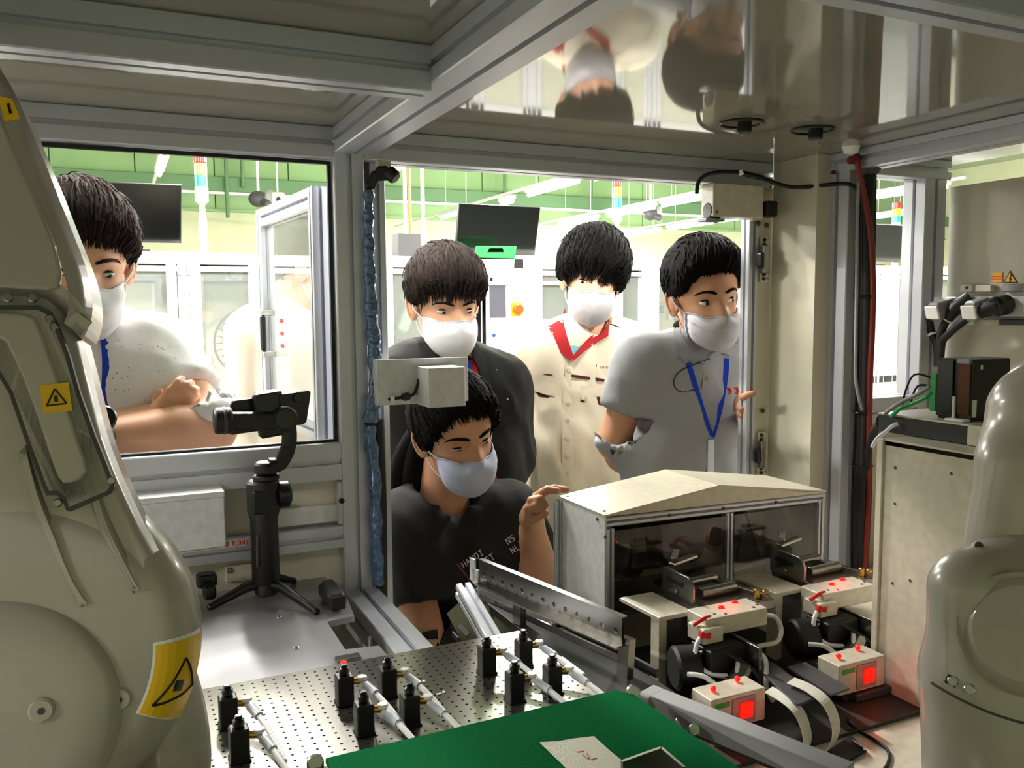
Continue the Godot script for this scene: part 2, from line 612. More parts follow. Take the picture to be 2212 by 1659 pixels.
func hall_lamps() -> void:
	var root := thing("ceiling_lamp", "long white tube lamp hanging from the hall ceiling", "lamp", Vector3(0.46, 2.8, -8.5), "tube lamps hanging in rows under the hall ceiling")
	root.set_meta("kindname", "ceiling_lamp")
	var p := root.position
	part(root, "housing", g().bx(p + Vector3(0, 0.06, 0), Vector3(0.09, 0.05, 1.24), 0.008), mat("white frame"))
	part(root, "tube", g().rod(p + Vector3(0, 0.012, -0.6), p + Vector3(0, 0.012, 0.6), 0.022, 0.004, 12), mat("tube glow"))
	part(root, "rod", g().rod(p + Vector3(0, 0.085, 0.4), p + Vector3(0, 2.0, 0.4), 0.006, 0.0, 6).rod(p + Vector3(0, 0.085, -0.4), p + Vector3(0, 2.0, -0.4), 0.006, 0.0, 6), mat("white frame"))
	var l := AreaLight3D.new()
	l.name = "lamp_light"
	l.area_size = Vector2(0.08, 1.2)
	l.light_energy = 5.2
	l.light_color = Color(1.0, 0.985, 0.95)
	l.area_range = 40.0
	l.shadow_enabled = true
	l.transform = Transform3D(Basis.looking_at(Vector3.DOWN, Vector3.FORWARD), Vector3(0, -0.02, 0))
	root.add_child(l)
	var o := OmniLight3D.new()
	o.name = "lamp_spill"
	o.light_energy = 1.1
	o.light_color = Color(1.0, 0.985, 0.95)
	o.light_size = 0.05
	o.omni_range = 40.0
	o.shadow_enabled = true
	o.position = Vector3(0, -0.05, 0)
	root.add_child(o)
	var spots := [[0.46, -8.53], [2.5, -7.41], [4.5, -8.56], [4.45, -11.4], [6.6, -8.84], [6.62, -10.24], [6.68, -11.84], [8.65, -10.26], [8.7, -11.66], [8.8, -13.26], [8.56, -7.33], [10.52, -9.04], [13.9, -11.69], [15.0, -13.3],
		[-1.6, -5.6], [0.46, -5.6], [2.5, -5.0], [4.5, -5.4], [-1.6, -2.9], [0.46, -2.9], [2.5, -2.6], [4.5, -2.9], [6.6, -4.6], [-3.6, -7.5],
		[-1.6, -0.5], [0.46, -0.5], [2.5, -0.5], [-3.6, 0.6]]
	for i in range(1, spots.size()):
		copy_of(root, Vector3(spots[i][0], 2.8, spots[i][1]))
	root.position.z = spots[0][1]
	# shorter lamps on the third row
	var short := thing("short_lamp", "short bright lamp on the rail between two tube lamps", "lamp", Vector3(4.5, 2.8, -7.46), "short lamps on the rail of the third lamp row")
	short.set_meta("kindname", "short_lamp")
	p = short.position
	part(short, "housing", g().bx(p + Vector3(0, 0.05, 0), Vector3(0.09, 0.05, 0.36), 0.008), mat("white frame"))
	part(short, "tube", g().rod(p + Vector3(0, 0.0, -0.16), p + Vector3(0, 0.0, 0.16), 0.03, 0.006, 12), mat("tube glow"))
	copy_of(short, Vector3(4.5, 2.8, -9.77))
	for row in [0.46, 2.5, 4.5, 6.62, 8.68]:
		solo("lamp_rail", "thin white rail that carries one row of tube lamps", "rail", g().bar(Vector3(row, 2.905, -14.5), Vector3(row, 2.905, -6.6), 0.03, 0.03), mat("white frame"), Vector3(row, 2.905, -10.5), "rails of the lamp rows")


# ---------------------------------------------------------------- the cell: frame, panels, ceiling
func cell() -> void:
	var alu := mat("anodised aluminium")
	var cream := mat("cream panel")
	var t := thing("cell_enclosure", "robot cell enclosure of slotted aluminium posts, cream panels and glossy ceiling around the robots", "enclosure", Vector3(0.3, 0, -1.0))
	var zb := -1.5
	# ceiling: glossy sheet panels between the beams
	part(t, "ceiling_panel", g().span(-1.25, 0.40, 1.815, 1.825, -1.56, -1.02), mat("glossy ceiling sheet"))
	part(t, "ceiling_panel", g().span(-1.25, 0.40, 1.815, 1.825, -1.02, 0.35), mat("glossy ceiling sheet"))
	part(t, "ceiling_panel", g().span(0.40, 1.75, 1.815, 1.825, -1.56, 0.35), mat("glossy ceiling sheet"))
	# beams
	part(t, "beam", g().alu(Vector3(-1.25, 1.7875, zb - 0.03), Vector3(0.359, 1.7875, zb - 0.03), 0.06, 0.055), alu)
	part(t, "beam", g().alu(Vector3(0.413, 1.7885, zb - 0.03), Vector3(1.345, 1.7885, zb - 0.03), 0.06, 0.053), alu)
	part(t, "beam", g().alu(Vector3(0.396, 1.7925, zb - 0.06), Vector3(0.396, 1.7925, 0.33), 0.074, 0.045), alu)
	part(t, "beam", g().alu(Vector3(-1.25, 1.7875, -1.02), Vector3(0.359, 1.7875, -1.02), 0.05, 0.055), alu)
	part(t, "beam", g().alu(Vector3(0.433, 1.7885, -0.56), Vector3(1.38, 1.7885, -0.56), 0.05, 0.053), alu)
	part(t, "beam", g().alu(Vector3(1.41, 1.7955, -1.38), Vector3(1.41, 1.7955, 0.33), 0.06, 0.039), alu)
	part(t, "beam", g().alu(Vector3(1.44, 1.7935, -1.35), Vector3(1.69, 1.7935, -1.35), 0.06, 0.043), alu)
	part(t, "beam", g().alu(Vector3(-1.25, 1.79, 0.32), Vector3(1.7, 1.79, 0.32), 0.05, 0.05), alu)
	# posts
	part(t, "post", g().alu(Vector3(0.386, 0.1, zb - 0.03), Vector3(0.386, 1.77, zb - 0.03), 0.054, 0.06, Vector3.BACK), alu)
	part(t, "post", g().alu(Vector3(0.445, 0.1, zb - 0.045), Vector3(0.445, 1.762, zb - 0.045), 0.03, 0.03, Vector3.BACK, 0.007), alu)
	part(t, "post", g().alu(Vector3(1.2945, 0.1, zb - 0.014), Vector3(1.2945, 1.762, zb - 0.014), 0.027, 0.03, Vector3.BACK, 0.007), alu)
	part(t, "post", g().alu(Vector3(1.412, 0.1, -1.35), Vector3(1.412, 1.776, -1.35), 0.056, 0.06, Vector3.BACK), alu)
	part(t, "post", g().alu(Vector3(1.645, 0.1, -1.35), Vector3(1.645, 1.772, -1.35), 0.066, 0.06, Vector3.BACK), alu)
	part(t, "post", g().alu(Vector3(-1.22, 0.1, zb - 0.03), Vector3(-1.22, 1.815, zb - 0.03), 0.06, 0.06, Vector3.BACK), alu)
	part(t, "post", g().alu(Vector3(-1.22, 0.1, 0.32), Vector3(-1.22, 1.815, 0.32), 0.06, 0.06, Vector3.BACK), alu)
	part(t, "post", g().alu(Vector3(1.69, 0.1, 0.32), Vector3(1.69, 1.815, 0.32), 0.06, 0.06, Vector3.BACK), alu)
	# filler strip beside the main post, dark gasket around the left opening
	part(t, "filler_strip", g().span(0.413, 0.43, 0.1, 1.762, zb - 0.055, zb - 0.03), mat("dark grey box"))
	part(t, "gasket", g().span(-1.19, 0.352, 1.752, 1.7585, zb - 0.028, zb - 0.018).span(0.3515, 0.3575, 1.258, 1.757, zb - 0.028, zb - 0.018).span(-1.19, 0.352, 1.2585, 1.2625, zb - 0.028, zb - 0.018), mat("black rubber"))
	# below the left opening: sill rail, two panels, lower rail
	part(t, "sill_rail", g().alu(Vector3(-1.19, 1.2245, zb - 0.03), Vector3(0.359, 1.2245, zb - 0.03), 0.06, 0.068), alu)
	part(t, "lower_rail", g().alu(Vector3(-1.19, 1.0865, zb - 0.02), Vector3(0.359, 1.0865, zb - 0.02), 0.04, 0.042), alu)
	part(t, "wall_panel", g().span(-1.19, 0.359, 1.1075, 1.19, zb - 0.034, zb - 0.026), cream)
	part(t, "wall_panel", g().span(-1.19, 0.359, 0.1, 1.0655, zb - 0.034, zb - 0.026), cream)
	# right of the door: jamb plate, return panel to the set-forward corner post
	part(t, "jamb_plate", g().span(1.308, 1.352, 0.1, 1.762, zb - 0.012, zb - 0.002), cream)
	part(t, "wall_panel", g().span(1.346, 1.356, 0.1, 1.8145, zb, -1.378), cream)
	part(t, "wall_panel", g().span(1.346, 1.384, 0.1, 1.8145, -1.378, -1.368), cream)
	# narrow window at the corner
	part(t, "sill_rail", g().alu(Vector3(1.44, 1.268, -1.35), Vector3(1.612, 1.268, -1.35), 0.06, 0.06), alu)
	part(t, "wall_panel", g().span(1.44, 1.612, 0.1, 1.238, -1.36, -1.35), cream)
	part(t, "window_pane", g().span(1.44, 1.612, 1.298, 1.772, -1.354, -1.349), mat("clear pane"))
	# right side wall and left side wall
	part(t, "wall_panel", g().span(1.690, 1.70, 0.1, 1.757, -1.32, 0.30), cream)
	part(t, "wall_panel", g().span(-1.255, -1.245, 0.1, 1.25, -1.47, 0.29), cream)
	part(t, "side_rail", g().alu(Vector3(-1.22, 1.27, -1.50), Vector3(-1.22, 1.27, 0.29), 0.05, 0.05), alu)
	part(t, "window_pane", g().span(-1.252, -1.248, 1.295, 1.79, -1.47, 0.29), mat("clear pane"))
	# table: deck plate with its plinth
	part(t, "deck", g().span(-1.19, 0.352, 0.88, 0.93, -1.46, 0.30).span(0.43, 1.69, 0.88, 0.93, -1.31, 0.30).span(0.352, 0.43, 0.88, 0.93, -1.1, 0.30), mat("ivory painted metal"))
	part(t, "plinth", g().span(-1.19, 1.69, 0.06, 0.88, 0.20, 0.24).span(-1.19, 1.69, 0.06, 0.88, -1.31, -1.28), cream)
	part(t, "base_rail", g().alu(Vector3(0.3895, 0.9575, zb), Vector3(0.3895, 0.9575, -1.1), 0.061, 0.055), alu)
	# hinged door leaf of the left opening, standing open into the hall
	door_leaf()


func door_leaf() -> void:
	var alu := mat("anodised aluminium")
	var a := Vector3(0.352, 0, -1.585)
	var b := Vector3(0.318, 0, -2.035)
	var d := (b - a).normalized()
	var t := thing("cell_door", "open hinged door leaf with white aluminium frame and clear pane beside the main post", "door", Vector3(a.x, 1.249, a.z))
	var at := func(s: float, y: float) -> Vector3: return Vector3(a.x, y, a.z) + d * s
	var l := a.distance_to(b)
	var side := d.cross(Vector3.UP)
	part(t, "stile", g().alu(at.call(0.015, 1.249), at.call(0.015, 1.723), 0.03, 0.03, d, 0.007), alu)
	part(t, "stile", g().alu(at.call(l - 0.02, 1.249), at.call(l - 0.02, 1.723), 0.03, 0.04, d, 0.007), alu)
	part(t, "rail", g().alu(at.call(0.03, 1.7035), at.call(l - 0.04, 1.7035), 0.03, 0.039, Vector3.UP, 0.007), alu)
	part(t, "rail", g().alu(at.call(0.03, 1.2685), at.call(l - 0.04, 1.2685), 0.03, 0.039, Vector3.UP, 0.007), alu)
	part(t, "pane", g().bar(at.call(0.03, 1.486), at.call(l - 0.04, 1.486), 0.004, 0.396), mat("clear pane"))
	var h: Vector3 = at.call(l - 0.085, 1.445)
	var inn: Vector3 = -side if side.x > 0 else side
	var grip := part(t, "handle", g().bar(h + inn * 0.026 - Vector3.UP * 0.04, h + inn * 0.026 + Vector3.UP * 0.04, 0.012, 0.016, d, 0.004), mat("black plastic"))
	part(grip, "handle_end", g().bar(h + Vector3.UP * 0.046, h + inn * 0.03 + Vector3.UP * 0.046, 0.014, 0.012, d, 0.003).bar(h - Vector3.UP * 0.046, h + inn * 0.03 - Vector3.UP * 0.046, 0.014, 0.012, d, 0.003), mat("bright steel"))
	var c: Vector3 = at.call(l - 0.16, 1.445)
	var lab := part(t, "label", g().box(Transform3D(Basis(d, Vector3.UP, d.cross(Vector3.UP)), c + inn * 0.003), Vector3(0.055, 0.085, 0.001)), mat("label white"), "white notice with three red marks")
	for k in 3:
		part(lab, "mark", g().box(Transform3D(Basis(d, Vector3.UP, d.cross(Vector3.UP)), c + inn * 0.004 + Vector3.UP * (0.028 - 0.027 * k) - d * 0.002), Vector3(0.026, 0.008, 0.0008)), mat("label red"))
	var s: Vector3 = at.call(0.2, 1.30)
	part(t, "caution_sticker", g().box(Transform3D(Basis(d, Vector3.UP, d.cross(Vector3.UP)), s + inn * 0.003), Vector3(0.05, 0.025, 0.001)), mat("warning yellow"))


# pixel rectangle on the front plane of the opposite cells
func opp(shape: G, x0: float, x1: float, y0: float, y1: float, z0: float, z1: float, e := 0.0) -> G:
	var a := on_z((x0 + x1) * 0.5, y0, -5.0)
	var b := on_z((x0 + x1) * 0.5, y1, -5.0)
	return shape.span(on_z(x0, 660, -5).x, on_z(x1, 660, -5).x, b.y, a.y, z0, z1, e)


func opposite_cells() -> void:
	var wf := mat("white frame")
	var pn := mat("cell panel")
	var units := [
		# name by what can be seen in it: left edge, right edge, posts, rails, panes, panels
		{"label": "white framed robot cell across the hall with a cream screen behind its glass door", "x": [-330.0, 436.0], "posts": [[-330, -290], [60, 100], [362, 384], [386, 410], [411, 436]], "panes": [[-290, 60], [100, 362]]},
		{"label": "white framed robot cell across the hall with a round fan guard behind its pane", "x": [436.0, 850.0], "posts": [[540, 556], [557, 572], [700, 740], [830, 850]], "panes": [[436, 540], [572, 700], [740, 830]]},
		{"label": "white framed robot cell across the hall with a pale green robot and a control panel", "x": [850.0, 1150.0], "posts": [[1010, 1050], [1132, 1150]], "panes": [[850, 1010]]},
		{"label": "white framed robot cell across the hall with grey green tinted windows", "x": [1150.0, 1424.0], "posts": [[1150, 1172], [1330, 1346], [1388, 1404], [1406, 1424]], "panes": [[1172, 1330], [1346, 1388]]},
		{"label": "white framed robot cell across the hall with machinery behind its windows", "x": [1424.0, 1900.0], "posts": [[1580, 1620], [1740, 1770], [1880, 1900]], "panes": [[1424, 1580], [1620, 1740], [1770, 1880]]},
		{"label": "white framed robot cell across the hall with a black hose and a carton inside", "x": [1900.0, 2380.0], "posts": [[1904, 1942], [1972, 1992], [2200, 2240], [2350, 2380]], "panes": [[1942, 1972], [1992, 2200]]},
	]
	for i in units.size():
		var u: Dictionary = units[i]
		var x0 := on_z(u.x[0], 660, -5).x
		var x1 := on_z(u.x[1], 660, -5).x
		var t := thing("robot_cell", u.label, "enclosure", Vector3((x0 + x1) / 2, 0, -5.6), "robot cells in the row across the hall")
		part(t, "top_rail", g().span(x0, x1, 1.745, 1.81, -5.06, -5.0, 0.003), wf)
		part(t, "top_rail", g().span(x0, x1, 1.705, 1.735, -5.055, -5.005, 0.003), wf)
		part(t, "roof", g().span(x0, x1, 1.80, 1.815, -6.4, -5.06), pn)
		part(t, "back_panel", g().span(x0, x1, 0.1, 1.80, -6.42, -6.4), pn)
		part(t, "base_panel", g().span(x0, x1, 0.1, 0.86, -5.05, -5.02), pn)
		part(t, "sill_rail", g().span(x0, x1, 0.86, 0.92, -5.06, -5.0, 0.003), wf)
		part(t, "deck", g().span(x0, x1, 0.84, 0.86, -6.4, -5.06), pn)
		part(t, "side_panel", g().span(x0, x0 + 0.02, 0.92, 1.80, -6.4, -5.06), mat("cell olive"))
		for q in u.posts:
			part(t, "post", g().alu(Vector3((on_z(q[0], 660, -5).x + on_z(q[1], 660, -5).x) / 2, 0.0, -5.03), Vector3((on_z(q[0], 660, -5).x + on_z(q[1], 660, -5).x) / 2, 1.75, -5.03), (on_z(q[1], 660, -5).x - on_z(q[0], 660, -5).x), 0.06, Vector3.BACK, 0.008), wf)
		for q in u.panes:
			part(t, "pane", g().span(on_z(q[0], 660, -5).x, on_z(q[1], 660, -5).x, 0.92, 1.71, -5.035, -5.03), mat("clear pane"))
		if i == 0:
			# hinges between the double posts
			for y in [582.0, 735.0]:
				for x in [388.0, 405.0]:
					part(t, "hinge", opp(g(), x, x + 9, y - 13, y + 13, -5.0, -4.985, 0.002), mat("grey cable"))
			part(t, "tag", opp(g(), 402, 424, 748, 764, -5.0, -4.995), mat("warning yellow"))
			part(t, "inner_screen", g().span(-1.0, 0.23, 0.86, 1.66, -5.75, -5.70), mat("cell panel"))
			part(t, "ceiling_duct", g().span(-1.0, 0.33, 1.70, 1.79, -5.9, -5.3), mat("cell olive"))
		elif i == 1:
			part(t, "inner_screen", g().span(0.52, 0.98, 0.86, 1.655, -5.75, -5.70), mat("cell panel"))
			part(t, "ceiling_duct", g().span(0.50, 0.98, 1.72, 1.79, -5.7, -5.2).span(0.5, 0.98, 1.66, 1.70, -5.6, -5.55), mat("cell olive"))
			part(t, "junction_box", opp(g(), 503, 541, 567, 600, -5.5, -5.3, 0.004), mat("pale green paint"))
			part(t, "box_cable", g().tube(smooth([on_z(505, 575, -5.28), on_z(494, 585, -5.27), on_z(497, 600, -5.26), on_z(508, 603, -5.25)]), 0.008, 6), mat("black rubber"))
			part(t, "valve_strip", opp(g(), 576, 590, 560, 700, -5.5, -5.4, 0.004), mat("cell olive"))
			# round fan guard: rim, inner rings and spokes
			var c := on_z(540, 740, -5.45)
			var rr := 0.21
			var rim := part(t, "fan_guard", g().tube(ring_points(c, Vector3.BACK, rr, 40), 0.007, 6, false), mat("fan guard"))
			for k in 28:
				var dd := Vector3(cos(TAU * k / 28), sin(TAU * k / 28), 0)
				part(rim, "spoke", g().tube([c + dd * 0.05, c + dd * rr], 0.0022, 4), mat("fan guard"))
			part(rim, "motor", g().rod(c + Vector3(0, 0, -0.05), c + Vector3(0, 0, 0.02), 0.05, 0.006), mat("fan guard"))
			part(t, "cable_knot", cable_knot(on_z(472, 865, -5.3), 0.13, 9, 16), mat("black rubber"))
			part(t, "control_box", opp(g(), 448, 482, 805, 850, -5.5, -5.4, 0.004), mat("pale green paint"))
		elif i == 2:
			# pale green robot arm behind the glass
			part(t, "robot_link", g().bar(on_z(905, 600, -5.5), on_z(862, 720, -5.45), 0.10, 0.14, Vector3.BACK, 0.03), mat("pale green paint"))
			part(t, "robot_link", g().rod(on_z(875, 640, -5.5), on_z(905, 620, -5.4), 0.075, 0.01), mat("pale green paint"))
			part(t, "robot_wrist", g().bar(on_z(850, 733, -5.42), on_z(880, 742, -5.42), 0.03, 0.04, Vector3.UP, 0.005), mat("black plastic"))
			part(t, "tool_rack", opp(g(), 852, 900, 588, 640, -5.95, -5.9).span(1.80, 1.84, 1.45, 1.72, -5.6, -5.5), mat("cell dark"))
			part(t, "canopy", opp(g(), 850, 930, 552, 578, -5.5, -5.06, 0.004), mat("pale green paint"))
			# control panel to the right of the robot
			var cp := part(t, "control_panel", opp(g(), 1012, 1132, 556, 860, -5.045, -5.0, 0.003), wf)
			var sc := part(cp, "screen", opp(g(), 1057, 1092, 614, 686, -4.999, -4.992, 0.002), mat("screen grey"))
			sc.set_meta("label", "small grey touch screen")
			part(cp, "switch_plate", opp(g(), 1058, 1092, 708, 732, -4.999, -4.994, 0.002), mat("label white"))
			part(cp, "knob", g().rod(on_z(1067, 724, -4.995), on_z(1067, 724, -4.975), 0.012, 0.002), mat("blue plastic"))
			part(cp, "knob", g().rod(on_z(1081, 724, -4.995), on_z(1081, 724, -4.975), 0.012, 0.002), mat("label white"))
			part(cp, "lock", opp(g(), 1057, 1062, 600, 608, -4.999, -4.98), mat("black plastic"))
			part(cp, "card", g().slab([on_z(1113, 586, -4.98), on_z(1137, 586, -4.98), on_z(1127, 610, -4.98), on_z(1105, 610, -4.98)], Vector3.BACK, 0.004), mat("pale green paint"))
			part(cp, "intercom", opp(g(), 1104, 1126, 614, 644, -4.999, -4.98, 0.003), mat("label white"))
			var e := on_z(1115, 668, -4.995)
			part(cp, "stop_plate", g().bx(e, Vector3(0.078, 0.085, 0.012), 0.003), mat("stop yellow"))
			part(cp, "stop_button", g().rod(e, e + Vector3(0, 0, 0.05), 0.03, 0.006, 20, 0.034), mat("stop orange"), "round orange stop button")
			part(cp, "cord", g().tube(smooth([e + Vector3(0.02, -0.05, 0), on_z(1124, 720, -4.99), on_z(1118, 790, -4.99)]), 0.003, 5), mat("grey cable"))
			part(cp, "notice", opp(g(), 1018, 1040, 566, 600, -4.999, -4.997), mat("label white"))
			part(cp, "notice_stamp", opp(g(), 1026, 1034, 583, 596, -4.997, -4.995), mat("stop yellow"))
		elif i == 3:
			part(t, "tinted_pane", opp(g(), 1346, 1388, 576, 800, -5.3, -5.29), mat("pale green paint"))
			part(t, "tinted_pane", opp(g(), 1172, 1212, 620, 800, -5.4, -5.39), mat("cell panel"))
			part(t, "red_sign", opp(g(), 1176, 1204, 588, 602, -5.1, -5.09), mat("jacket red"))
			part(t, "cross_rail", opp(g(), 1172, 1330, 608, 616, -5.06, -5.0, 0.002), wf)
			part(t, "conveyor", opp(g(), 1346, 1388, 560, 590, -5.9, -5.5), mat("cell olive"))
		elif i == 4:
			part(t, "ceiling_duct", opp(g(), 1424, 1580, 566, 590, -5.9, -5.4), mat("cell dark"))
			for k in 9:
				part(t, "fixture", g().bx(on_z(1428 + 17 * k, 668 + 13 * (k % 3), -5.5), Vector3(0.03, 0.06 + 0.02 * (k % 2), 0.05), 0.006), mat("grey cable" if k % 2 else "cell dark"))
			part(t, "fixture_bar", opp(g(), 1424, 1570, 650, 656, -5.55, -5.5), mat("cardboard"))
			part(t, "linkage", g().tube(smooth([on_z(1425, 592, -5.3), on_z(1445, 598, -5.3), on_z(1442, 612, -5.3), on_z(1462, 616, -5.3)]), 0.008, 6), mat("cell dark"))
		else:
			part(t, "lamp_unit", opp(g(), 1943, 1972, 592, 622, -5.5, -5.4, 0.01), mat("dark grey box"))
			part(t, "beam_unit", opp(g(), 1942, 1970, 615, 626, -5.35, -5.3), mat("dark grey box"))
			part(t, "carton", opp(g(), 1942, 1960, 646, 660, -5.5, -5.4), mat("cardboard"))
			part(t, "tray", opp(g(), 1942, 1968, 672, 692, -5.5, -5.4), mat("grey cable"))
			part(t, "green_pack", opp(g(), 1936, 1956, 706, 736, -5.3, -5.2, 0.01), mat("green card"))
			part(t, "red_pack", opp(g(), 1938, 1958, 696, 706, -5.3, -5.2, 0.006), mat("label red"))
			part(t, "hose", g().tube(smooth([on_z(1975, 728, -5.2), on_z(1960, 738, -5.2), on_z(1950, 757, -5.2), on_z(1960, 760, -5.2), on_z(1974, 757, -5.2)]), 0.008, 6), mat("fan guard"))
			part(t, "motor", opp(g(), 1934, 1954, 795, 806, -5.3, -5.2, 0.006).span(on_z(1950, 812, -5.3).x, on_z(1970, 812, -5.3).x, on_z(1950, 822, -5.3).y, on_z(1950, 810, -5.3).y, -5.4, -5.2), mat("fan guard"))
	hall_things()


func ring_points(c: Vector3, axis: Vector3, r: float, seg: int) -> Array:
	var f := G.frame(axis)
	var out := []
	for k in seg + 1:
		out.append(c + f.x * (cos(TAU * k / seg) * r) + f.y * (sin(TAU * k / seg) * r))
	return out


# a tangle of loose cable loops
func cable_knot(c: Vector3, size: float, loops: int, seed_: int) -> G:
	var r := RandomNumberGenerator.new()
	r.seed = seed_
	var k := g()
	for i in loops:
		var ax := Vector3(r.randf_range(-1, 1), r.randf_range(-1, 1), r.randf_range(-1, 1)).normalized()
		var o := c + Vector3(r.randf_range(-0.3, 0.3), r.randf_range(-0.8, 0.8), r.randf_range(-0.2, 0.2)) * size
		k.tube(ring_points(o, ax, size * r.randf_range(0.2, 0.45), 14), size * 0.07, 6, false)
	return k


func hall_things() -> void:
	# screens standing on the cells
	for q in [[[145.0, 390.0], [392.0, 400.0], [392.0, 526.0], [145.0, 520.0], "wide black screen standing on the cell with the cream inner panel", 0.0],
			[[992.0, 439.0], [1168.0, 448.0], [1155.0, 552.0], [985.0, 548.0], "black screen tilted forward behind the green clear clipboard", 0.0],
			[[1835.0, 480.0], [1961.0, 488.0], [1944.0, 567.0], [1825.0, 562.0], "dark screen tilted forward beside the stack light at the narrow corner window", 0.0]]:
		var pts := [on_z(q[0][0], q[0][1], -5.08), on_z(q[1][0], q[1][1], -5.08), on_z(q[2][0], q[2][1], -5.16), on_z(q[3][0], q[3][1], -5.16)]
		var nn: Vector3 = (pts[1] - pts[0]).cross(pts[3] - pts[0]).normalized()
		if nn.z < 0:
			nn = -nn
		var mid: Vector3 = (pts[2] + pts[3]) / 2
		var s := thing("display_screen", q[4], "screen", Vector3(mid.x, 1.815, mid.z), "screens standing on the cells across the hall")
		part(s, "housing", g().slab(pts, nn, 0.03, 0.003), mat("black plastic"))
		var c: Vector3 = (pts[0] + pts[1] + pts[2] + pts[3]) / 4
		var inner := []
		for p in pts:
			inner.append(c + (p - c) * 0.965 + nn * 0.0015)
		part(s, "panel", g().slab(inner, nn, 0.002), mat("screen black"))
		part(s, "stand", g().bar(Vector3(mid.x, 1.815, mid.z - 0.05), Vector3(mid.x, mid.y + 0.12, mid.z - 0.05), 0.08, 0.03).bx(Vector3(mid.x, 1.822, mid.z - 0.06), Vector3(0.24, 0.014, 0.16), 0.003), mat("black plastic"))
	# stack lights
	for q in [[432.0, 328.0, 436.0, 545.0, "stack light on a white pole beside the wide black screen"], [1333.0, 382.0, 478.0, 560.0, "stack light on a white pole behind the man in the cream jacket"], [1937.0, 437.0, 500.0, 570.0, "stack light rising behind the dark screen at the corner window"]]:
		var top := on_z(q[0], q[1], -5.2)
		var low := on_z(q[0], q[2], -5.2)
		var h := top.y - low.y
		var s := thing("stack_light", q[4], "signal light", Vector3(top.x, 1.815, -5.2), "three-colour stack lights on the cells across the hall")
		var r := 0.034
		var y := low.y
		part(s, "base", g().rod(Vector3(top.x, y, -5.2), Vector3(top.x, y + h * 0.30, -5.2), r * 1.08, 0.004), mat("white frame"))
		part(s, "green_lens", g().rod(Vector3(top.x, y + h * 0.30, -5.2), Vector3(top.x, y + h * 0.53, -5.2), r, 0.002), mat("lens green"))
		part(s, "yellow_lens", g().rod(Vector3(top.x, y + h * 0.53, -5.2), Vector3(top.x, y + h * 0.77, -5.2), r, 0.002), mat("lens yellow"))
		part(s, "red_lens", g().rod(Vector3(top.x, y + h * 0.77, -5.2), Vector3(top.x, y + h, -5.2), r, 0.006), mat("lens red"))
		part(s, "pole", g().lathe(Transform3D(Basis(), Vector3(top.x, 1.815, -5.2)), [Vector2(0.03, 0), Vector2(0.026, 0.02), Vector2(0.024, (low.y - 1.815) * 0.6), Vector2(0.014, low.y - 1.835), Vector2(0.03, low.y - 1.815)], 14), mat("white frame"))
	# on top of the middle cell
	var b := thing("speaker_box", "dark grey cube standing on the cell roof under the hanging pipes", "box", on_z(885, 545, -5.2))
	var c0 := on_z(883, 523, -5.2)
	part(b, "case", g().bx(Vector3(c0.x, 1.815 + 0.075, -5.25), Vector3(0.15, 0.15, 0.14), 0.004), mat("dark grey box"))
	part(b, "foot", g().bx(Vector3(c0.x, 1.818, -5.25), Vector3(0.12, 0.01, 0.11)), mat("black rubber"))
	var k := 0
	for q in [[955.0, 544.0, 0.10, "cardboard"], [962.0, 536.0, 0.075, "label white"], [958.0, 527.0, 0.07, "cardboard"]]:
		var cc := on_z(q[0], q[1], -5.2)
		solo("carton", ["flat brown carton at the bottom of the small pile beside the tilted screen", "white carton in the middle of the small pile beside the tilted screen", "light brown carton on top of the small pile beside the tilted screen"][k], "box", g().bx(Vector3(cc.x, 1.827 + 0.025 * k, -5.25), Vector3(q[2], 0.0245, 0.08), 0.002), mat(q[3]), Vector3(cc.x, 1.815 + 0.025 * k, -5.25))
		k += 1
	# pipes dropping from the ceiling to that cell
	for q in [[876.0, "white frame", 0.011, "white vertical pipe dropping to the cell roof left of the orange hose", "pipe"], [886.0, "orange hose", 0.010, "orange vertical hose between the two white pipes", "hose"], [914.0, "white frame", 0.012, "white vertical pipe dropping to the cell roof right of the orange hose", "pipe"]]:
		var p := on_z(q[0], 500, -5.35)
		solo("drop_pipe", q[3], q[4], g().rod(Vector3(p.x, 1.815, -5.35), Vector3(p.x, 4.8, -5.35), q[2], 0.0, 10), mat(q[1]), Vector3(p.x, 1.815, -5.35))
	# clear green clipboard and papers held up behind the man in the black jacket
	var cb := thing("clipboard", "clear green clipboard with a cut-out handle and a printed sheet", "clipboard", on_z(1070, 610, -4.985))
	var f := func(x: float, y: float) -> Vector3: return on_z(x, y, -4.985)
	part(cb, "board", g().slab([f.call(1024, 560), f.call(1029, 531), f.call(1116, 532), f.call(1112, 560)], Vector3.BACK, 0.006, 0.001), mat("green card"))
	part(cb, "handle_slot", g().slab([f.call(1054, 543), f.call(1057, 536), f.call(1086, 536), f.call(1088, 543)], Vector3.BACK, 0.002).slab([f.call(1053, 545), f.call(1053, 542), f.call(1088, 542), f.call(1088, 545)], Vector3.BACK, 0.001), mat("cell dark"))
	part(cb, "sheet", g().slab([f.call(1026, 556), f.call(1112, 558), f.call(1106, 616), f.call(1020, 616)], Vector3.BACK, 0.003), mat("label white"))
	for i in 6:
		part(cb, "print_line", g().slab([f.call(1062, 568 + 8 * i), f.call(1062 + 40 - 6 * (i % 3), 568 + 8 * i), f.call(1062 + 40 - 6 * (i % 3), 570 + 8 * i), f.call(1062, 570 + 8 * i)], Vector3.BACK, -0.001), mat("grey cable"))
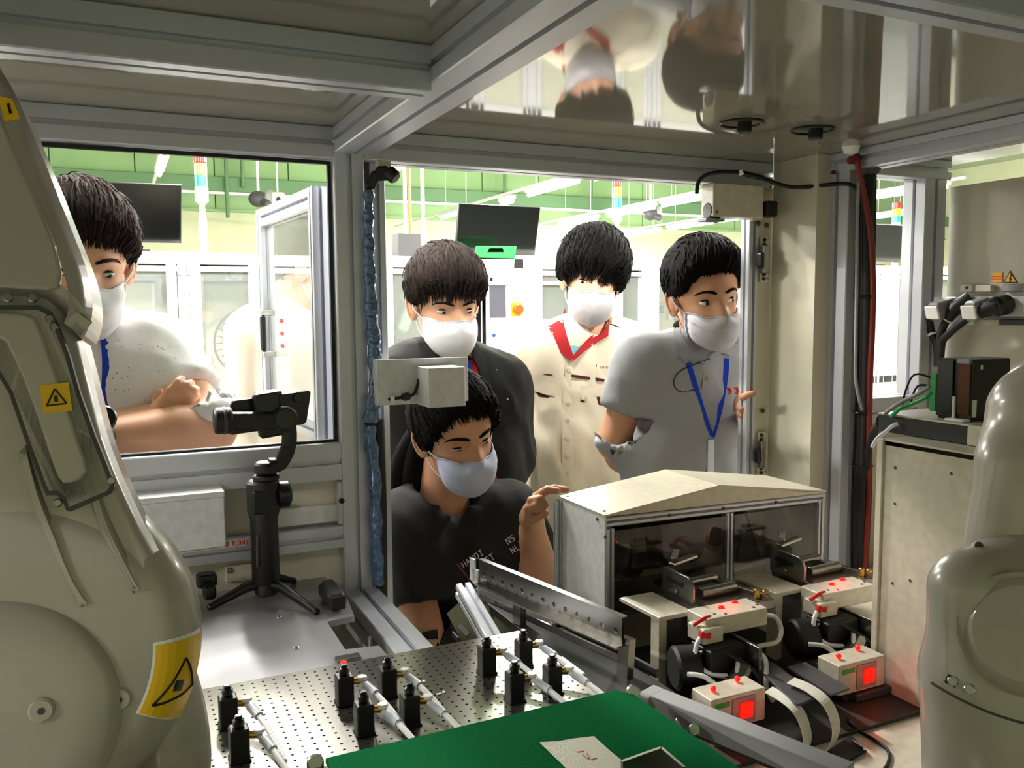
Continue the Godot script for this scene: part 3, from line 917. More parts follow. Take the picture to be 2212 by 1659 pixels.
	# cameras and speakers fixed to the far wall
	for q in [[558.0, 430.0, "grey wall camera under the far green beam"], [1405.0, 462.0, "grey wall fan hanging under the lamp row behind the men"]]:
		var p := on_z(q[0], q[1], -11.0)
		var s := thing("wall_device", q[2], "device", p)
		part(s, "bracket", g().bar(p + Vector3(0, 0.1, 0), p + Vector3(0, 1.2, 0), 0.03, 0.03), mat("white frame"))
		part(s, "body", g().ball(p, Vector3(0.12, 0.10, 0.10)).rod(p + Vector3(0.02, -0.02, 0.02), p + Vector3(0.1, -0.08, 0.14), 0.05, 0.01), mat("dark grey box"))
		part(s, "cover", g().rod(p + Vector3(0.14, 0, -0.02), p + Vector3(0.18, 0.0, 0.02), 0.13, 0.02), mat("grey cable"))
	var sp := on_z(600, 432, -11.0)
	var ws := thing("wall_speaker", "small cream wall speaker with a round black cone", "speaker", sp)
	part(ws, "case", g().bx(sp, Vector3(0.17, 0.19, 0.1), 0.02), mat("cell panel"))
	part(ws, "cone", g().rod(sp + Vector3(0, 0, 0.04), sp + Vector3(0, 0, 0.06), 0.03, 0.004), mat("cell dark"))
	part(ws, "bracket", g().bar(sp + Vector3(0, 0.09, 0), sp + Vector3(0, 1.2, 0), 0.02, 0.02), mat("white frame"))


# warning triangle: yellow plate, black triangle frame; u and w span the plate
func warning(parent: Node3D, c: Vector3, u: Vector3, w: Vector3, width: float, height: float, front: Vector3, called := "warning_label") -> void:
	var lab := part(parent, called, g().box(Transform3D(Basis(u, w, front), c), Vector3(width, height, 0.0006)), mat("warning yellow"), "yellow warning label with a black triangle")
	var r := minf(width, height) * 0.40
	var p := []
	for k in 3:
		var a := PI / 2 + TAU * k / 3
		p.append(c + (u * cos(a) + w * sin(a)) * r - w * r * 0.12 + front * 0.0006)
	for k in 3:
		part(lab, "triangle_side", g().bar(p[k], p[(k + 1) % 3], r * 0.16, 0.0006, front), mat("warning black"))
	part(lab, "symbol", g().bar(c + front * 0.0007 + w * r * 0.25, c + front * 0.0007 - w * r * 0.35, r * 0.3, 0.0006, front), mat("warning black"))


func screw(shape: G, at: Vector3, front: Vector3, r := 0.004, h := 0.003) -> G:
	return shape.rod(at, at + front.normalized() * h, r, r * 0.25, 10)


func cell_things() -> void:
	var wm := mat("white painted metal")
	var bs := mat("brushed steel")
	var blk := mat("black plastic")
	# steel base plate under the tripod, on two feet
	var y := 1.02
	var outline := []
	for p in [Vector2(-0.62, -1.492), Vector2(0.322, -1.492), Vector2(0.330, -1.36), Vector2(0.320, -1.277), Vector2(0.276, -1.271), Vector2(0.275, -1.153), Vector2(0.322, -1.146), Vector2(0.326, -1.02), Vector2(-0.62, -1.02)]:
		outline.append(Vector3(p.x, y, p.y))
	var bp := thing("base_plate", "bare steel base plate that carries the phone gimbal, notched beside the bottom rail", "plate", Vector3(0, 0.93, -1.25))
	part(bp, "plate", g().slab(outline, Vector3.UP, 0.01, 0.001), mat("base plate steel"))
	part(bp, "support", g().span(-0.58, -0.54, 0.93, 1.01, -1.45, -1.05).span(0.18, 0.22, 0.93, 1.01, -1.45, -1.05), bs)
	for q in [[640.0, 1400.0], [603.0, 1333.0]]:
		part(bp, "screw", screw(g(), on_y(q[0], q[1], y), Vector3.UP, 0.0045, 0.0015), mat("bright steel"))
	gimbal()
	# white boxes and plates on the wall below the left opening
	var z := -1.445
	var a := on_z(314, 1085, z)
	var b := on_z(490, 1182, z)
	var wb := thing("junction_box", "white box fixed to the lower wall beside the left robot", "box", Vector3((a.x + b.x) / 2, b.y, -1.49))
	part(wb, "body", g().span(a.x - 0.03, b.x, b.y, a.y + 0.006, z, -1.5, 0.003), wm)
	part(wb, "lid", g().span(a.x - 0.03, b.x, a.y - 0.004, a.y + 0.007, z + 0.002, -1.5, 0.002), wm)
	part(wb, "bracket", g().span(a.x - 0.045, a.x - 0.03, b.y + 0.01, a.y - 0.02, -1.5, -1.48), mat("blue plastic"))
	var tx := thing("name_strip", "pale strip with small red lettering on the lower rail", "label", on_z(455, 1180, -1.497))
	var s0 := on_z(380, 1192, -1.4985)
	var s1 := on_z(535, 1166, -1.4985)
	part(tx, "strip", g().span(s0.x, s1.x, 1.092, 1.105, -1.4995, -1.498), mat("label white"))
	lettering(tx, "lettering", "BSL2-BST-A-003 T(34)", Vector3((s0.x + s1.x) / 2, 1.0985, -1.4975), Basis(), 0.0085, mat("label red"))
	var wp := thing("cover_plate", "white folded cover plate with black screws beside the main post", "plate", Vector3(0.30, 1.11, -1.51))
	var c0 := on_z(622, 1160, -1.513)
	var c1 := on_z(733, 1088, -1.513)
	part(wp, "sheet", g().span(c0.x - 0.04, c1.x, 1.112, c1.y, -1.524, -1.514, 0.002), wm)
	part(wp, "flange", g().span(c1.x - 0.004, c1.x + 0.006, 1.108, 1.187, -1.524, -1.504, 0.001), wm)
	part(wp, "screw", screw(screw(g(), on_z(690, 1150, -1.514), Vector3.BACK, 0.005, 0.01), on_z(737, 1081, -1.505), Vector3.BACK, 0.005, 0.008), blk)
	var ip := thing("access_plate", "small ivory plate with one screw low on the wall behind the gimbal", "plate", on_z(515, 1232, -1.52))
	var i0 := on_z(487, 1249, -1.522)
	var i1 := on_z(552, 1214, -1.522)
	part(ip, "sheet", g().span(i0.x, i1.x, 1.024, i1.y, -1.526, -1.518, 0.002), mat("ivory painted metal"))
	part(ip, "screw", screw(g(), on_z(496, 1232, -1.518), Vector3.BACK, 0.0055, 0.003), bs)
	for q in [[446.0, 1252.0, 0.032, 0.022, -1.47, "upper of two black plug blocks behind the left robot"], [452.0, 1277.0, 0.02, 0.022, -1.44, "lower of two black plug blocks behind the left robot"]]:
		var p := on_z(q[0], q[1], q[4])
		solo("plug_block", q[5], "connector", g().bx(Vector3(p.x, maxf(p.y, 1.031), q[4]), Vector3(q[2], q[3], 0.03), 0.004), blk, Vector3(p.x, 1.02, q[4]))
	# black bumper on the base plate beside the post
	var p0 := on_y(706, 1268, 1.036)
	var p1 := on_y(730, 1302, 1.036)
	var bm := thing("rubber_bumper", "black rubber bumper lying on the base plate beside the main post", "bumper", Vector3((p0.x + p1.x) / 2, y, (p0.z + p1.z) / 2))
	part(bm, "block", g().bar(p0, p1, 0.032, 0.03, Vector3.UP, 0.009), mat("black rubber"))
	part(bm, "end_pad", g().bar(p1, p1 + (p1 - p0).normalized() * 0.004, 0.024, 0.022, Vector3.UP, 0.003), mat("soft black plastic"))
	# small sensor with a red light at the plate's front edge
	var sp := on_y(752, 1422, y + 0.003)
	var sn := thing("table_sensor", "small steel sensor plate with a red light at the edge of the base plate", "sensor", sp)
	part(sn, "plate", g().bx(sp, Vector3(0.035, 0.006, 0.018), 0.002), bs)
	part(sn, "light", g().ball(on_y(742, 1433, y + 0.008), Vector3(0.005, 0.004, 0.005)), mat("red lamp"))
	var fo := on_y(830, 1416, 0.95)
	var ft := thing("levelling_foot", "black levelling foot beside the bottom rail", "foot", Vector3(0.342, 0.93, -1.11))
	part(ft, "pad", g().lathe(Transform3D(Basis(), Vector3(0.342, 0.93, fo.z)), [Vector2(0.0, 0.03), Vector2(0.01, 0.03), Vector2(0.017, 0.018), Vector2(0.019, 0.0), Vector2(0, 0)], 18), mat("black rubber"))
	part(ft, "stud", g().rod(Vector3(0.342, 0.955, fo.z), Vector3(0.342, 0.985, fo.z), 0.004), mat("bright steel"))
	sensor_cube()
	post_film()
	door_switch()
	right_post_cables()
	# two black plugs hanging from the ceiling, each with a loose ring
	var k := 0
	for q in [[1608.0, 262.0], [1762.0, 277.0]]:
		var p := on_y(q[0], q[1], 1.815)
		var pl := thing("ceiling_plug", ["black plug with a ring hanging from the glossy ceiling, farther from the cable bundle", "black plug with a ring hanging from the glossy ceiling, close to the cable bundle"][k], "plug", p)
		part(pl, "cap", g().rod(p, p - Vector3(0, 0.020, 0), 0.0125, 0.002), blk)
		part(pl, "ring", g().tube(ring_points(p + Vector3(-0.006, -0.004, 0), Vector3.UP, 0.036, 26), 0.0025, 6, false), blk)
		part(pl, "washer", g().rod(p, p - Vector3(0, 0.002, 0), 0.017), bs)
		k += 1
	right_side()


func gimbal() -> void:
	var z := -1.42
	var blk := mat("soft black plastic")
	var t := thing("phone_gimbal", "black handheld phone gimbal standing on its small tripod", "gimbal", Vector3(0.21, 1.02, -1.42))
	var f := func(x: float, y: float, dz := 0.0) -> Vector3: return on_z(x, y, z + dz)
	var hub: Vector3 = f.call(576, 1268)
	for q in [on_y(683, 1321, 1.024), on_y(455, 1311, 1.024), on_y(634, 1255, 1.024)]:
		var d: Vector3 = q - hub
		var knee := hub + d * 0.35 + Vector3(0, 0.012, 0)
		part(t, "leg", g().tube([hub + Vector3(0, 0.006, 0), knee, q], [0.0085, 0.0085, 0.0055], 10).ball(q, Vector3.ONE * 0.006), mat("black plastic"))
	part(t, "tripod_hub", g().rod(hub - Vector3(0, 0.012, 0), hub + Vector3(0, 0.014, 0), 0.019, 0.003), blk)
	var h0: Vector3 = f.call(575, 1258)
	var h1: Vector3 = f.call(574, 1118)
	var h2: Vector3 = f.call(576, 1100)
	var h3: Vector3 = f.call(575, 1036)
	var grip := part(t, "handle", g().lathe(Transform3D(Basis(), h0), [Vector2(0, 0), Vector2(0.020, 0), Vector2(0.0225, 0.004), Vector2(0.0225, h1.y - h0.y), Vector2(0.0265, h2.y - h0.y), Vector2(0.0265, h3.y - h0.y - 0.004), Vector2(0.022, h3.y - h0.y), Vector2(0, h3.y - h0.y)], 22), blk)
	part(grip, "button_panel", g().bar(f.call(563, 1110, 0.022), f.call(563, 1060, 0.022), 0.026, 0.012, Vector3.BACK, 0.003), mat("black plastic"))
	part(grip, "trim_line", g().bar(f.call(556, 1225, 0.0195), f.call(556, 1155, 0.0195), 0.004, 0.004, Vector3.BACK, 0.001), mat("dark grey box"))
	var w: Vector3 = f.call(615, 1067)
	var wheel := part(t, "focus_wheel", g().rod(w - Vector3(0.012, 0, 0), w + Vector3(0.008, 0, 0.0), 0.0225, 0.003, 26), mat("black plastic"))
	part(wheel, "wheel_cap", g().rod(w + Vector3(0.008, 0, 0), w + Vector3(0.010, 0, 0), 0.016, 0.001), mat("dark grey box"))
	# pan motor, arm up to the roll motor, bar to the tilt motor
	var m0: Vector3 = f.call(575, 1036)
	var m1: Vector3 = f.call(575, 1000)
	part(t, "pan_motor", g().rod(m0, m0 + Vector3(0, 0.008, 0), 0.021, 0.001).rod(m0 + Vector3(0, 0.010, 0), m1, 0.0195, 0.003), blk)
	part(t, "motor_top", g().rod(m1, m1 + Vector3(0, 0.002, 0), 0.0165, 0.001), mat("grey cable"))
	var arm := [f.call(580, 1005), f.call(604, 1000), f.call(622, 968), f.call(625, 935), f.call(620, 905)]
	part(t, "arm", g().tube(smooth(arm, 5), 0.0125, 12).tube(smooth([arm[0] + Vector3(0, 0, 0.006), arm[1] + Vector3(0, 0, 0.006), arm[2] + Vector3(0, 0, 0.006)], 4), 0.012, 10), blk)
	var rm: Vector3 = f.call(614, 905)
	var nd := (eye - rm).normalized()
	nd = Vector3(nd.x * 0.3, 0.1, nd.z).normalized()
	var roll := part(t, "roll_motor", g().rod(rm - nd * 0.014, rm + nd * 0.014, 0.0215, 0.003, 24), blk)
	part(roll, "motor_cap", g().rod(rm + nd * 0.014, rm + nd * 0.0155, 0.017, 0.001, 24), mat("black plastic"))
	part(t, "cross_bar", g().bar(f.call(608, 909, 0.004), f.call(492, 910, 0.004), 0.018, 0.030, Vector3.UP, 0.006), blk)
	var tm: Vector3 = f.call(476, 909, 0.006)
	var tilt := part(t, "tilt_motor", g().rod(tm - Vector3(0.010, 0, 0), tm + Vector3(0.018, 0, 0), 0.0215, 0.003, 24), blk)
	part(tilt, "motor_ring", g().rod(tm + Vector3(0.004, 0, 0), tm + Vector3(0.009, 0, 0), 0.0225, 0.001, 24), mat("dark grey box"))
	part(t, "clamp", g().bar(f.call(552, 900, -0.006), f.call(608, 890, -0.006), 0.02, 0.075, Vector3.UP, 0.005).bar(f.call(551, 853, -0.022), f.call(606, 848, -0.022), 0.03, 0.010, Vector3.UP, 0.003), mat("black plastic"))
	var ph := thing("smartphone", "black smartphone held level in the gimbal clamp", "phone", f.call(585, 895, -0.025))
	var pts := [f.call(500, 866, -0.018), f.call(673, 843, -0.03), f.call(662, 916, -0.03), f.call(494, 941, -0.018)]
	var nn: Vector3 = (pts[1] - pts[0]).cross(pts[3] - pts[0]).normalized()
	if nn.z < 0:
		nn = -nn
	part(ph, "body", g().slab(rounded(pts, 0.008), nn, 0.009, 0.0015), mat("black plastic"))
	var cc: Vector3 = pts[1] * 0.82 + pts[3] * 0.18 + nn * 0.001
	part(ph, "camera_bump", g().rod(cc, cc + nn * 0.0025, 0.008, 0.001), mat("screen black"))


# a polygon with rounded corners
func rounded(pts: Array, r: float) -> Array:
	var out := []
	var m := pts.size()
	for i in m:
		var a: Vector3 = pts[(i + m - 1) % m]
		var b: Vector3 = pts[i]
		var c: Vector3 = pts[(i + 1) % m]
		var k := minf(r, minf(a.distance_to(b), c.distance_to(b)) * 0.45)
		var p := b + (a - b).normalized() * k
		var q := b + (c - b).normalized() * k
		for j in 5:
			var t := j / 4.0
			out.append(p.lerp(b, t).lerp(b.lerp(q, t), t))
	return out


func sensor_cube() -> void:
	var wm := mat("white painted metal")
	var t := thing("sensor_cube", "white sensor cube on a flat bracket fixed to the main post", "sensor", Vector3(0.5, 1.36, -1.44))
	var x0 := 0.485
	part(t, "bracket_plate", g().span(0.432, 0.585, 1.328, 1.409, -1.452, -1.446, 0.001), wm)
	part(t, "bracket_foot", g().span(0.413, 0.434, 1.328, 1.409, -1.50, -1.446, 0.001), wm)
	part(t, "cube", g().span(x0, 0.553, 1.327, 1.396, -1.38, -1.446, 0.0012), wm)
	part(t, "cable_hole", g().rod(Vector3(x0 - 0.0006, 1.368, -1.436), Vector3(x0 + 0.002, 1.368, -1.436), 0.006), mat("black rubber"))
	part(t, "screw", screw(g(), Vector3(x0, 1.347, -1.438), Vector3.LEFT, 0.0035, 0.003), mat("bright steel"))
	var z := -1.435
	part(t, "cable", g().tube(smooth([Vector3(x0, 1.366, -1.436), on_z(895, 850, z), on_z(882, 856, z), on_z(862, 860, z), on_z(845, 862, -1.44), on_z(828, 864, -1.47)], 5), 0.0028, 7), mat("black rubber"))
	part(t, "cable_plug", g().bar(on_z(886, 855, z), on_z(868, 859, z), 0.012, 0.013, Vector3.UP, 0.003), mat("black plastic"))
	part(t, "cable_tag", g().bar(on_z(851, 861, z), on_z(845, 862, z), 0.01, 0.009, Vector3.UP, 0.001), mat("label white"))


func post_film() -> void:
	var z := -1.484
	var f := func(q: Array) -> Array:
		var out := []
		for p in q:
			out.append(on_z(p[0], p[1], z + (p[2] if p.size() > 2 else 0.0)))
		return out
	var t := thing("wrapped_hose", "hose wrapped in crinkled blue film tied along the main post", "hose", Vector3(0.43, 0.99, -1.48))
	var up := smooth(f.call([[797, 412], [796, 470], [797, 540], [800, 620], [804, 700], [810, 770], [814, 830, 0.004], [806, 872, 0.004], [800, 915, 0.006]]), 4)
	var rr := []
	var k := 0
	for p in up:
		rr.append(0.0085 + 0.0055 * smoothstep(0, 26, k) + 0.0022 * sin(k * 1.9))
		k += 1
	rr[-1] = 0.007
	part(t, "film", g().tube(up, rr, 12), mat("blue film"))
	var dn := smooth(f.call([[800, 918, 0.006], [800, 950, 0.004], [806, 990], [811, 1060], [812, 1130], [814, 1200], [818, 1262]]), 4)
	rr = []
	k = 0
	for p in dn:
		rr.append(0.0115 + 0.0018 * sin(k * 1.3) - 0.004 * exp(-k * 0.8))
		k += 1
	part(t, "film", g().tube(dn, rr, 12), mat("blue film"))
	part(t, "hose", g().tube(smooth(f.call([[817, 905, -0.008], [820, 1000, -0.008], [823, 1130, -0.008], [824, 1290, -0.008]]), 4), 0.011, 10), mat("black rubber"))
	part(t, "tie", g().tube(ring_points(on_z(800, 916, z + 0.006), Vector3.UP, 0.009, 14), 0.0022, 6, false), mat("black rubber"))
	# black blow nozzle at the top of the hose
	var n := thing("blow_nozzle", "black air nozzle on a bent bracket at the top of the main post", "nozzle", on_z(820, 390, z))
	part(n, "elbow", g().bar(on_z(798, 405, z + 0.004), on_z(816, 372, z + 0.012), 0.018, 0.02, Vector3.BACK, 0.004), mat("soft black plastic"))
	part(n, "body", g().bar(on_z(812, 376, z + 0.014), on_z(842, 374, z + 0.022), 0.022, 0.024, Vector3.UP, 0.005), mat("soft black plastic"))
	var h0 := on_z(838, 370, z + 0.024)
	var h1 := on_z(856, 386, z + 0.034)
	part(n, "head", g().rod(h0, h1, 0.0125, 0.003), mat("soft black plastic"))
	part(n, "clip", g().bar(on_z(842, 362, z + 0.02), on_z(858, 372, z + 0.028), 0.004, 0.006), mat("bright steel"))
	part(n, "ivory_pad", g().bar(on_z(812, 354, z), on_z(842, 357, z), 0.02, 0.012, Vector3.UP, 0.002), mat("ivory painted metal"))
	part(n, "hose_barb", g().rod(on_z(797, 415, z), on_z(800, 398, z), 0.006), mat("black plastic"))


func door_switch() -> void:
	var z := -1.455
	var t := thing("door_switch_box", "cream switch box under the ceiling beam at the right door jamb", "box", on_z(1595, 470, z))
	var a := on_z(1541, 467, z)
	var b := on_z(1652, 380, z)
	part(t, "case", g().span(a.x, b.x, a.y, 1.757, z, -1.498, 0.003), mat("ivory painted metal"))
	var c := on_z(1663, 452, z)
	part(t, "latch_block", g().bx(Vector3(c.x, c.y, z - 0.005), Vector3(0.030, 0.034, 0.03), 0.003), mat("black plastic"))
	var d := on_z(1527, 455, z - 0.02)
	part(t, "lens_hood", g().rod(d, d + Vector3(0.03, 0.0, 0), 0.019, 0.004, 18), mat("dark grey box"))
	part(t, "lens_foot", g().bx(d + Vector3(0.012, -0.02, 0), Vector3(0.05, 0.006, 0.03), 0.001), mat("grey cable"))
	var sc := g()
	for q in [[1548.0, 458.0], [1664.0, 405.0]]:
		screw(sc, on_z(q[0], q[1], z), Vector3.BACK, 0.003, 0.002)
	part(t, "screw", sc, mat("dark grey box"))
	part(t, "mount_plate", g().span(b.x, b.x + 0.05, a.y, 1.75, -1.498, -1.49), mat("ivory painted metal"))
	var w := thing("switch_cable", "black cable looping from the switch box across to the corner post", "cable", on_z(1720, 400, -1.44))
	var p := []
	for q in [[1505, 418, -1.45], [1508, 396, -1.45], [1520, 381, -1.445], [1545, 373, -1.44], [1590, 372, -1.44], [1620, 378, -1.44], [1650, 386, -1.43], [1682, 398, -1.42], [1720, 405, -1.41], [1770, 401, -1.37], [1815, 397, -1.33], [1840, 400, -1.305], [1856, 416, -1.30], [1866, 440, -1.295]]:
		p.append(on_z(q[0], q[1], q[2]))
	part(w, "cable", g().tube(smooth(p, 4), 0.0042, 8), mat("black rubber"))
	part(w, "tie", g().bar(on_z(1598, 368, -1.435), on_z(1602, 378, -1.435), 0.004, 0.012, Vector3.BACK), mat("label white"))
	part(w, "sleeve", g().tube(smooth([on_z(1605, 374, -1.44), on_z(1625, 379, -1.44), on_z(1645, 384, -1.435)], 3), 0.006, 8), mat("black plastic"))
	# latch sets on the jamb
	var k := 0
	for q in [[1640.0, 560.0, "upper door latch with a black knob on the cream jamb"], [1634.0, 982.0, "lower door latch with a black knob on the cream jamb"]]:
		var zz := -1.488
		var o := on_z(q[0], q[1], zz)
		var l := thing("door_latch", q[2], "latch", o)
		part(l, "plate", g().bx(o + Vector3(0.02, 0.0, -0.006), Vector3(0.022, 0.10, 0.004), 0.001), mat("ivory painted metal"))
		part(l, "keeper", g().bx(o + Vector3(0.012, 0.0, 0.002), Vector3(0.014, 0.062, 0.016), 0.002), mat("brushed steel"))
		part(l, "knob", g().bx(o + Vector3(-0.002, -0.002, 0.006), Vector3(0.014, 0.034, 0.02), 0.005), mat("black plastic"))
		var s := g()
		var s2 := g()
		for dy in [-0.043, -0.033, 0.033, 0.043]:
			screw(s, o + Vector3(0.016, dy, -0.004), Vector3.BACK, 0.0042, 0.005)
			screw(s2, o + Vector3(0.030, dy, -0.008), Vector3.BACK, 0.0035, 0.006)
		part(l, "screw", s, mat("black plastic"))
		part(l, "stud", s2, mat("bright steel"))
		k += 1
	var jb := g()
	for q in [[1655.0, 487.0], [1637.0, 483.0], [1646.0, 887.0]]:
		screw(jb, on_z(q[0], q[1], -1.498), Vector3.BACK, 0.0055, 0.005)
	var js := thing("jamb_screws", "dark screws in the cream door jamb above and between the two latches", "screw", on_z(1646, 690, -1.5))
	part(js, "screw_set", jb, mat("dark grey box"))


func right_post_cables() -> void:
	var z := -1.296
	var f := func(q: Array, dz := 0.0) -> Array:
		var out := []
		for p in q:
			out.append(on_z(p[0], p[1], z + dz))
		return smooth(out, 5)
	var t := thing("cable_bundle", "thick black cable bundle running down the corner post", "cable", on_z(1850, 1240, z))
	part(t, "cable", g().tube(f.call([[1880, 335], [1880, 370], [1876, 420], [1874, 500], [1874, 640], [1872, 800], [1868, 940], [1864, 1060], [1862, 1180], [1872, 1300]]), 0.011, 10), mat("black rubber"))
	part(t, "cable", g().tube(f.call([[1872, 360], [1868, 470], [1866, 620], [1864, 800], [1858, 950], [1852, 1080], [1852, 1250]], -0.012), 0.012, 10), mat("black rubber"))
	part(t, "cable", g().tube(f.call([[1885, 350], [1884, 500], [1880, 700], [1874, 900], [1868, 1000], [1862, 1120], [1868, 1300]], -0.010), 0.008, 8), mat("soft black plastic"))
	for y in [640.0, 890.0, 1005.0]:
		part(t, "tie", g().tube(ring_points(on_z(1869 - (y - 640) * 0.02, y, z - 0.006), Vector3.UP, 0.021, 18), 0.002, 5, false), mat("black plastic"))
	var r := thing("red_hose", "dark red air hose strapped along the black cable bundle", "hose", on_z(1880, 900, z))
	part(r, "hose", g().tube(f.call([[1845, 344], [1852, 350], [1856, 372], [1862, 400], [1872, 450], [1882, 520], [1886, 620], [1884, 720], [1880, 800], [1878, 900], [1878, 1000], [1877, 1080], [1872, 1180], [1868, 1290]], 0.014), 0.0062, 9), mat("red hose"))
	part(r, "fitting", g().rod(on_z(1834, 346, z), on_z(1850, 346, z), 0.008, 0.002).rod(on_z(1852, 333, z), on_z(1852, 352, z), 0.008, 0.002), mat("red hose"))
	var gcb := thing("grey_cable", "thin pale grey cable hanging beside the black cable bundle", "cable", on_z(1850, 700, z))
	part(gcb, "cable", g().tube(f.call([[1856, 370], [1852, 470], [1851, 600], [1849, 720], [1848, 800], [1850, 830], [1856, 862], [1863, 885]], 0.010), 0.0035, 7), mat("grey cable"))
	part(gcb, "clip", g().bx(on_z(1856, 380, z + 0.01), Vector3(0.01, 0.006, 0.01), 0.002), mat("label white"))
	var c := thing("ceiling_gland", "dark cable gland at the ceiling where the bundle goes up", "gland", on_z(1882, 320, z))
	var top := on_z(1880, 318, z)
	part(c, "body", g().lathe(Transform3D(Basis(), Vector3(top.x, 1.765, z)), [Vector2(0, 0), Vector2(0.016, 0), Vector2(0.024, 0.014), Vector2(0.027, 0.03), Vector2(0.027, 0.05), Vector2(0, 0.05)], 16), mat("dark grey box"))
	var lm := on_z(1838, 326, z + 0.01)
	part(c, "white_cap", g().lathe(Transform3D(Basis(), Vector3(lm.x, 1.799, lm.z)), [Vector2(0, 0), Vector2(0.013, 0.003), Vector2(0.018, 0.016), Vector2(0, 0.016)], 16), mat("label white"))
	part(c, "bolt", screw(g(), on_z(1896, 309, z + 0.027), Vector3.BACK, 0.004, 0.004), mat("bright steel"))
	var sd := thing("wall_stud", "small reddish bolt in the return panel above the switch cable", "bolt", on_z(1806, 372, -1.375))
	part(sd, "bolt", g().rod(on_z(1806, 372, -1.367), on_z(1799, 372, -1.35), 0.004, 0.001), mat("dark red cloth"))
	part(sd, "washer", g().rod(on_z(1806, 372, -1.3675), on_z(1805.5, 372, -1.365), 0.007), mat("grey cable"))


func right_side() -> void:
	var cr := mat("ivory painted metal")
	var blk := mat("black plastic")
	# low cabinet standing on the deck, cable tray and controller on it
	var t := thing("low_cabinet", "low cream sheet metal cabinet standing on the deck behind the right robot", "cabinet", Vector3(1.25, 0.93, -0.6))
	part(t, "side_panel", g().span(1.0, 1.008, 0.93, 1.305, -0.875, -0.25, 0.001), cr)
	part(t, "top_panel", g().span(1.0, 1.6, 1.297, 1.307, -0.875, -0.25, 0.001), cr)
	part(t, "end_panel", g().span(1.008, 1.6, 0.93, 1.297, -0.875, -0.867), cr)
	part(t, "edge_fold", g().span(0.996, 1.004, 0.93, 1.307, -0.884, -0.872, 0.002), cr)
	var sc := g()
	for q in [[1934.0, 1010.0], [2055.0, 1023.0], [1933.0, 1088.0], [1928.0, 1260.0], [1966.0, 1254.0]]:
		screw(sc, on_x(q[0], q[1], 1.0), Vector3.LEFT, 0.0022, 0.001)
	part(t, "rivet", sc, mat("dark grey box"))
	var ct := thing("cable_tray", "black cable tray on top of the low cabinet", "tray", Vector3(1.1, 1.307, -0.85))
	part(ct, "trough", g().span(1.05, 1.13, 1.3075, 1.333, -0.93, -0.778, 0.001), mat("soft black plastic"))
	part(ct, "cover", g().span(1.048, 1.20, 1.333, 1.336, -0.93, -0.776, 0.001), cr)
	part(ct, "end_cover", g().span(1.046, 1.14, 1.3075, 1.336, -0.778, -0.74, 0.002), cr)
	for k in 3:
		part(ct, "cable", g().tube(smooth([Vector3(1.055, 1.318 + 0.004 * k, -0.93), on_z(1905 - 4 * k, 905 + 5 * k, -1.05), on_z(1888 - 3 * k, 940, -1.22), on_z(1872, 980 + 20 * k, -1.29)], 5), 0.006, 7), mat("black rubber"))
	for q in [[[1912, 893], [1932, 878], [1960, 862], [1985, 850], [2008, 835], "grey cable", 0.003], [[1884, 965], [1894, 948], [1910, 935], [1925, 922], [1940, 915], "clear sleeve", 0.003], [[1925, 900], [1945, 882], [1970, 872], [2000, 858], [2012, 846], "green card", 0.003]]:
		var pts := []
		var k := 0
		for p in q.slice(0, 5):
			pts.append(on_x(p[0], p[1], 1.045 - 0.004 * (k % 2)))
			k += 1
		part(ct, "wire", g().tube(smooth(pts, 4), q[6], 6), mat(q[5]))
	# controller
	var xl := 1.075
	var zn := on_x(2098, 880, xl).z
	var zf := on_x(2024, 880, xl).z
	var xr := on_z(2181, 850, zn).x
	var cb := thing("servo_controller", "black controller box with a clear amber strip standing on the cable tray cover", "controller", Vector3((xl + xr) / 2, 1.336, (zn + zf) / 2))
	var top := on_x(2098, 777, xl).y
	part(cb, "case", g().span(xl, xr, 1.336, top, zn, zf, 0.002), blk)
	part(cb, "side_cover", g().span(xl - 0.003, xl, 1.340, top - 0.002, zf + 0.026, zf, 0.001), mat("soft black plastic"))
	var amber := mat("amber strip", Color(0.36, 0.20, 0.12), 0.18)
	part(cb, "amber_strip", g().span(xl - 0.004, xl, 1.345, top - 0.004, zn - 0.002, zn - 0.020, 0.001), amber, "clear amber strip")
	part(cb, "strip_cap", g().span(xl - 0.005, xl + 0.002, top - 0.006, top + 0.001, zn - 0.002, zn - 0.022, 0.001), mat("grey cable"))
	part(cb, "white_tag", g().span(xl + 0.002, xl + 0.010, 1.342, 1.366, zn, zn + 0.0008), mat("label white"))
	part(cb, "white_bracket", g().span(xl - 0.006, xl - 0.002, 1.336, 1.37, zn - 0.022, zn - 0.026, 0.001).span(xl - 0.016, xl, 1.336, 1.339, zn - 0.03, zn, 0.001), mat("label white"))
	part(cb, "label_spot", g().span(xl + 0.016, xl + 0.020, top - 0.014, top - 0.008, zn, zn + 0.0006), mat("label white"))
	part(cb, "terminal_strip", g().span(xl - 0.004, xl + 0.004, 1.345, 1.40, zf - 0.010, zf, 0.001), mat("green card"))
	part(cb, "terminal_wires", g().tube(smooth([Vector3(xl, 1.392, zf - 0.008), Vector3(xl - 0.012, 1.397, zf - 0.03), Vector3(xl - 0.016, 1.37, zf - 0.042), Vector3(xl - 0.01, 1.345, zf - 0.05)], 4), 0.0016, 5).tube(smooth([Vector3(xl, 1.38, zf - 0.008), Vector3(xl - 0.01, 1.38, zf - 0.026), Vector3(xl - 0.008, 1.35, zf - 0.04)], 4), 0.0016, 5), mat("black rubber"))
	# connector plate on the right wall
	var X := 1.689
	var w := func(x: float, y: float, out := 0.0) -> Vector3: return on_x(x, y, X) - Vector3(out, 0, 0)
	var cp := thing("connector_plate", "white plate with heavy plugs fixed to the right wall above the controller", "plate", w.call(2130, 690))
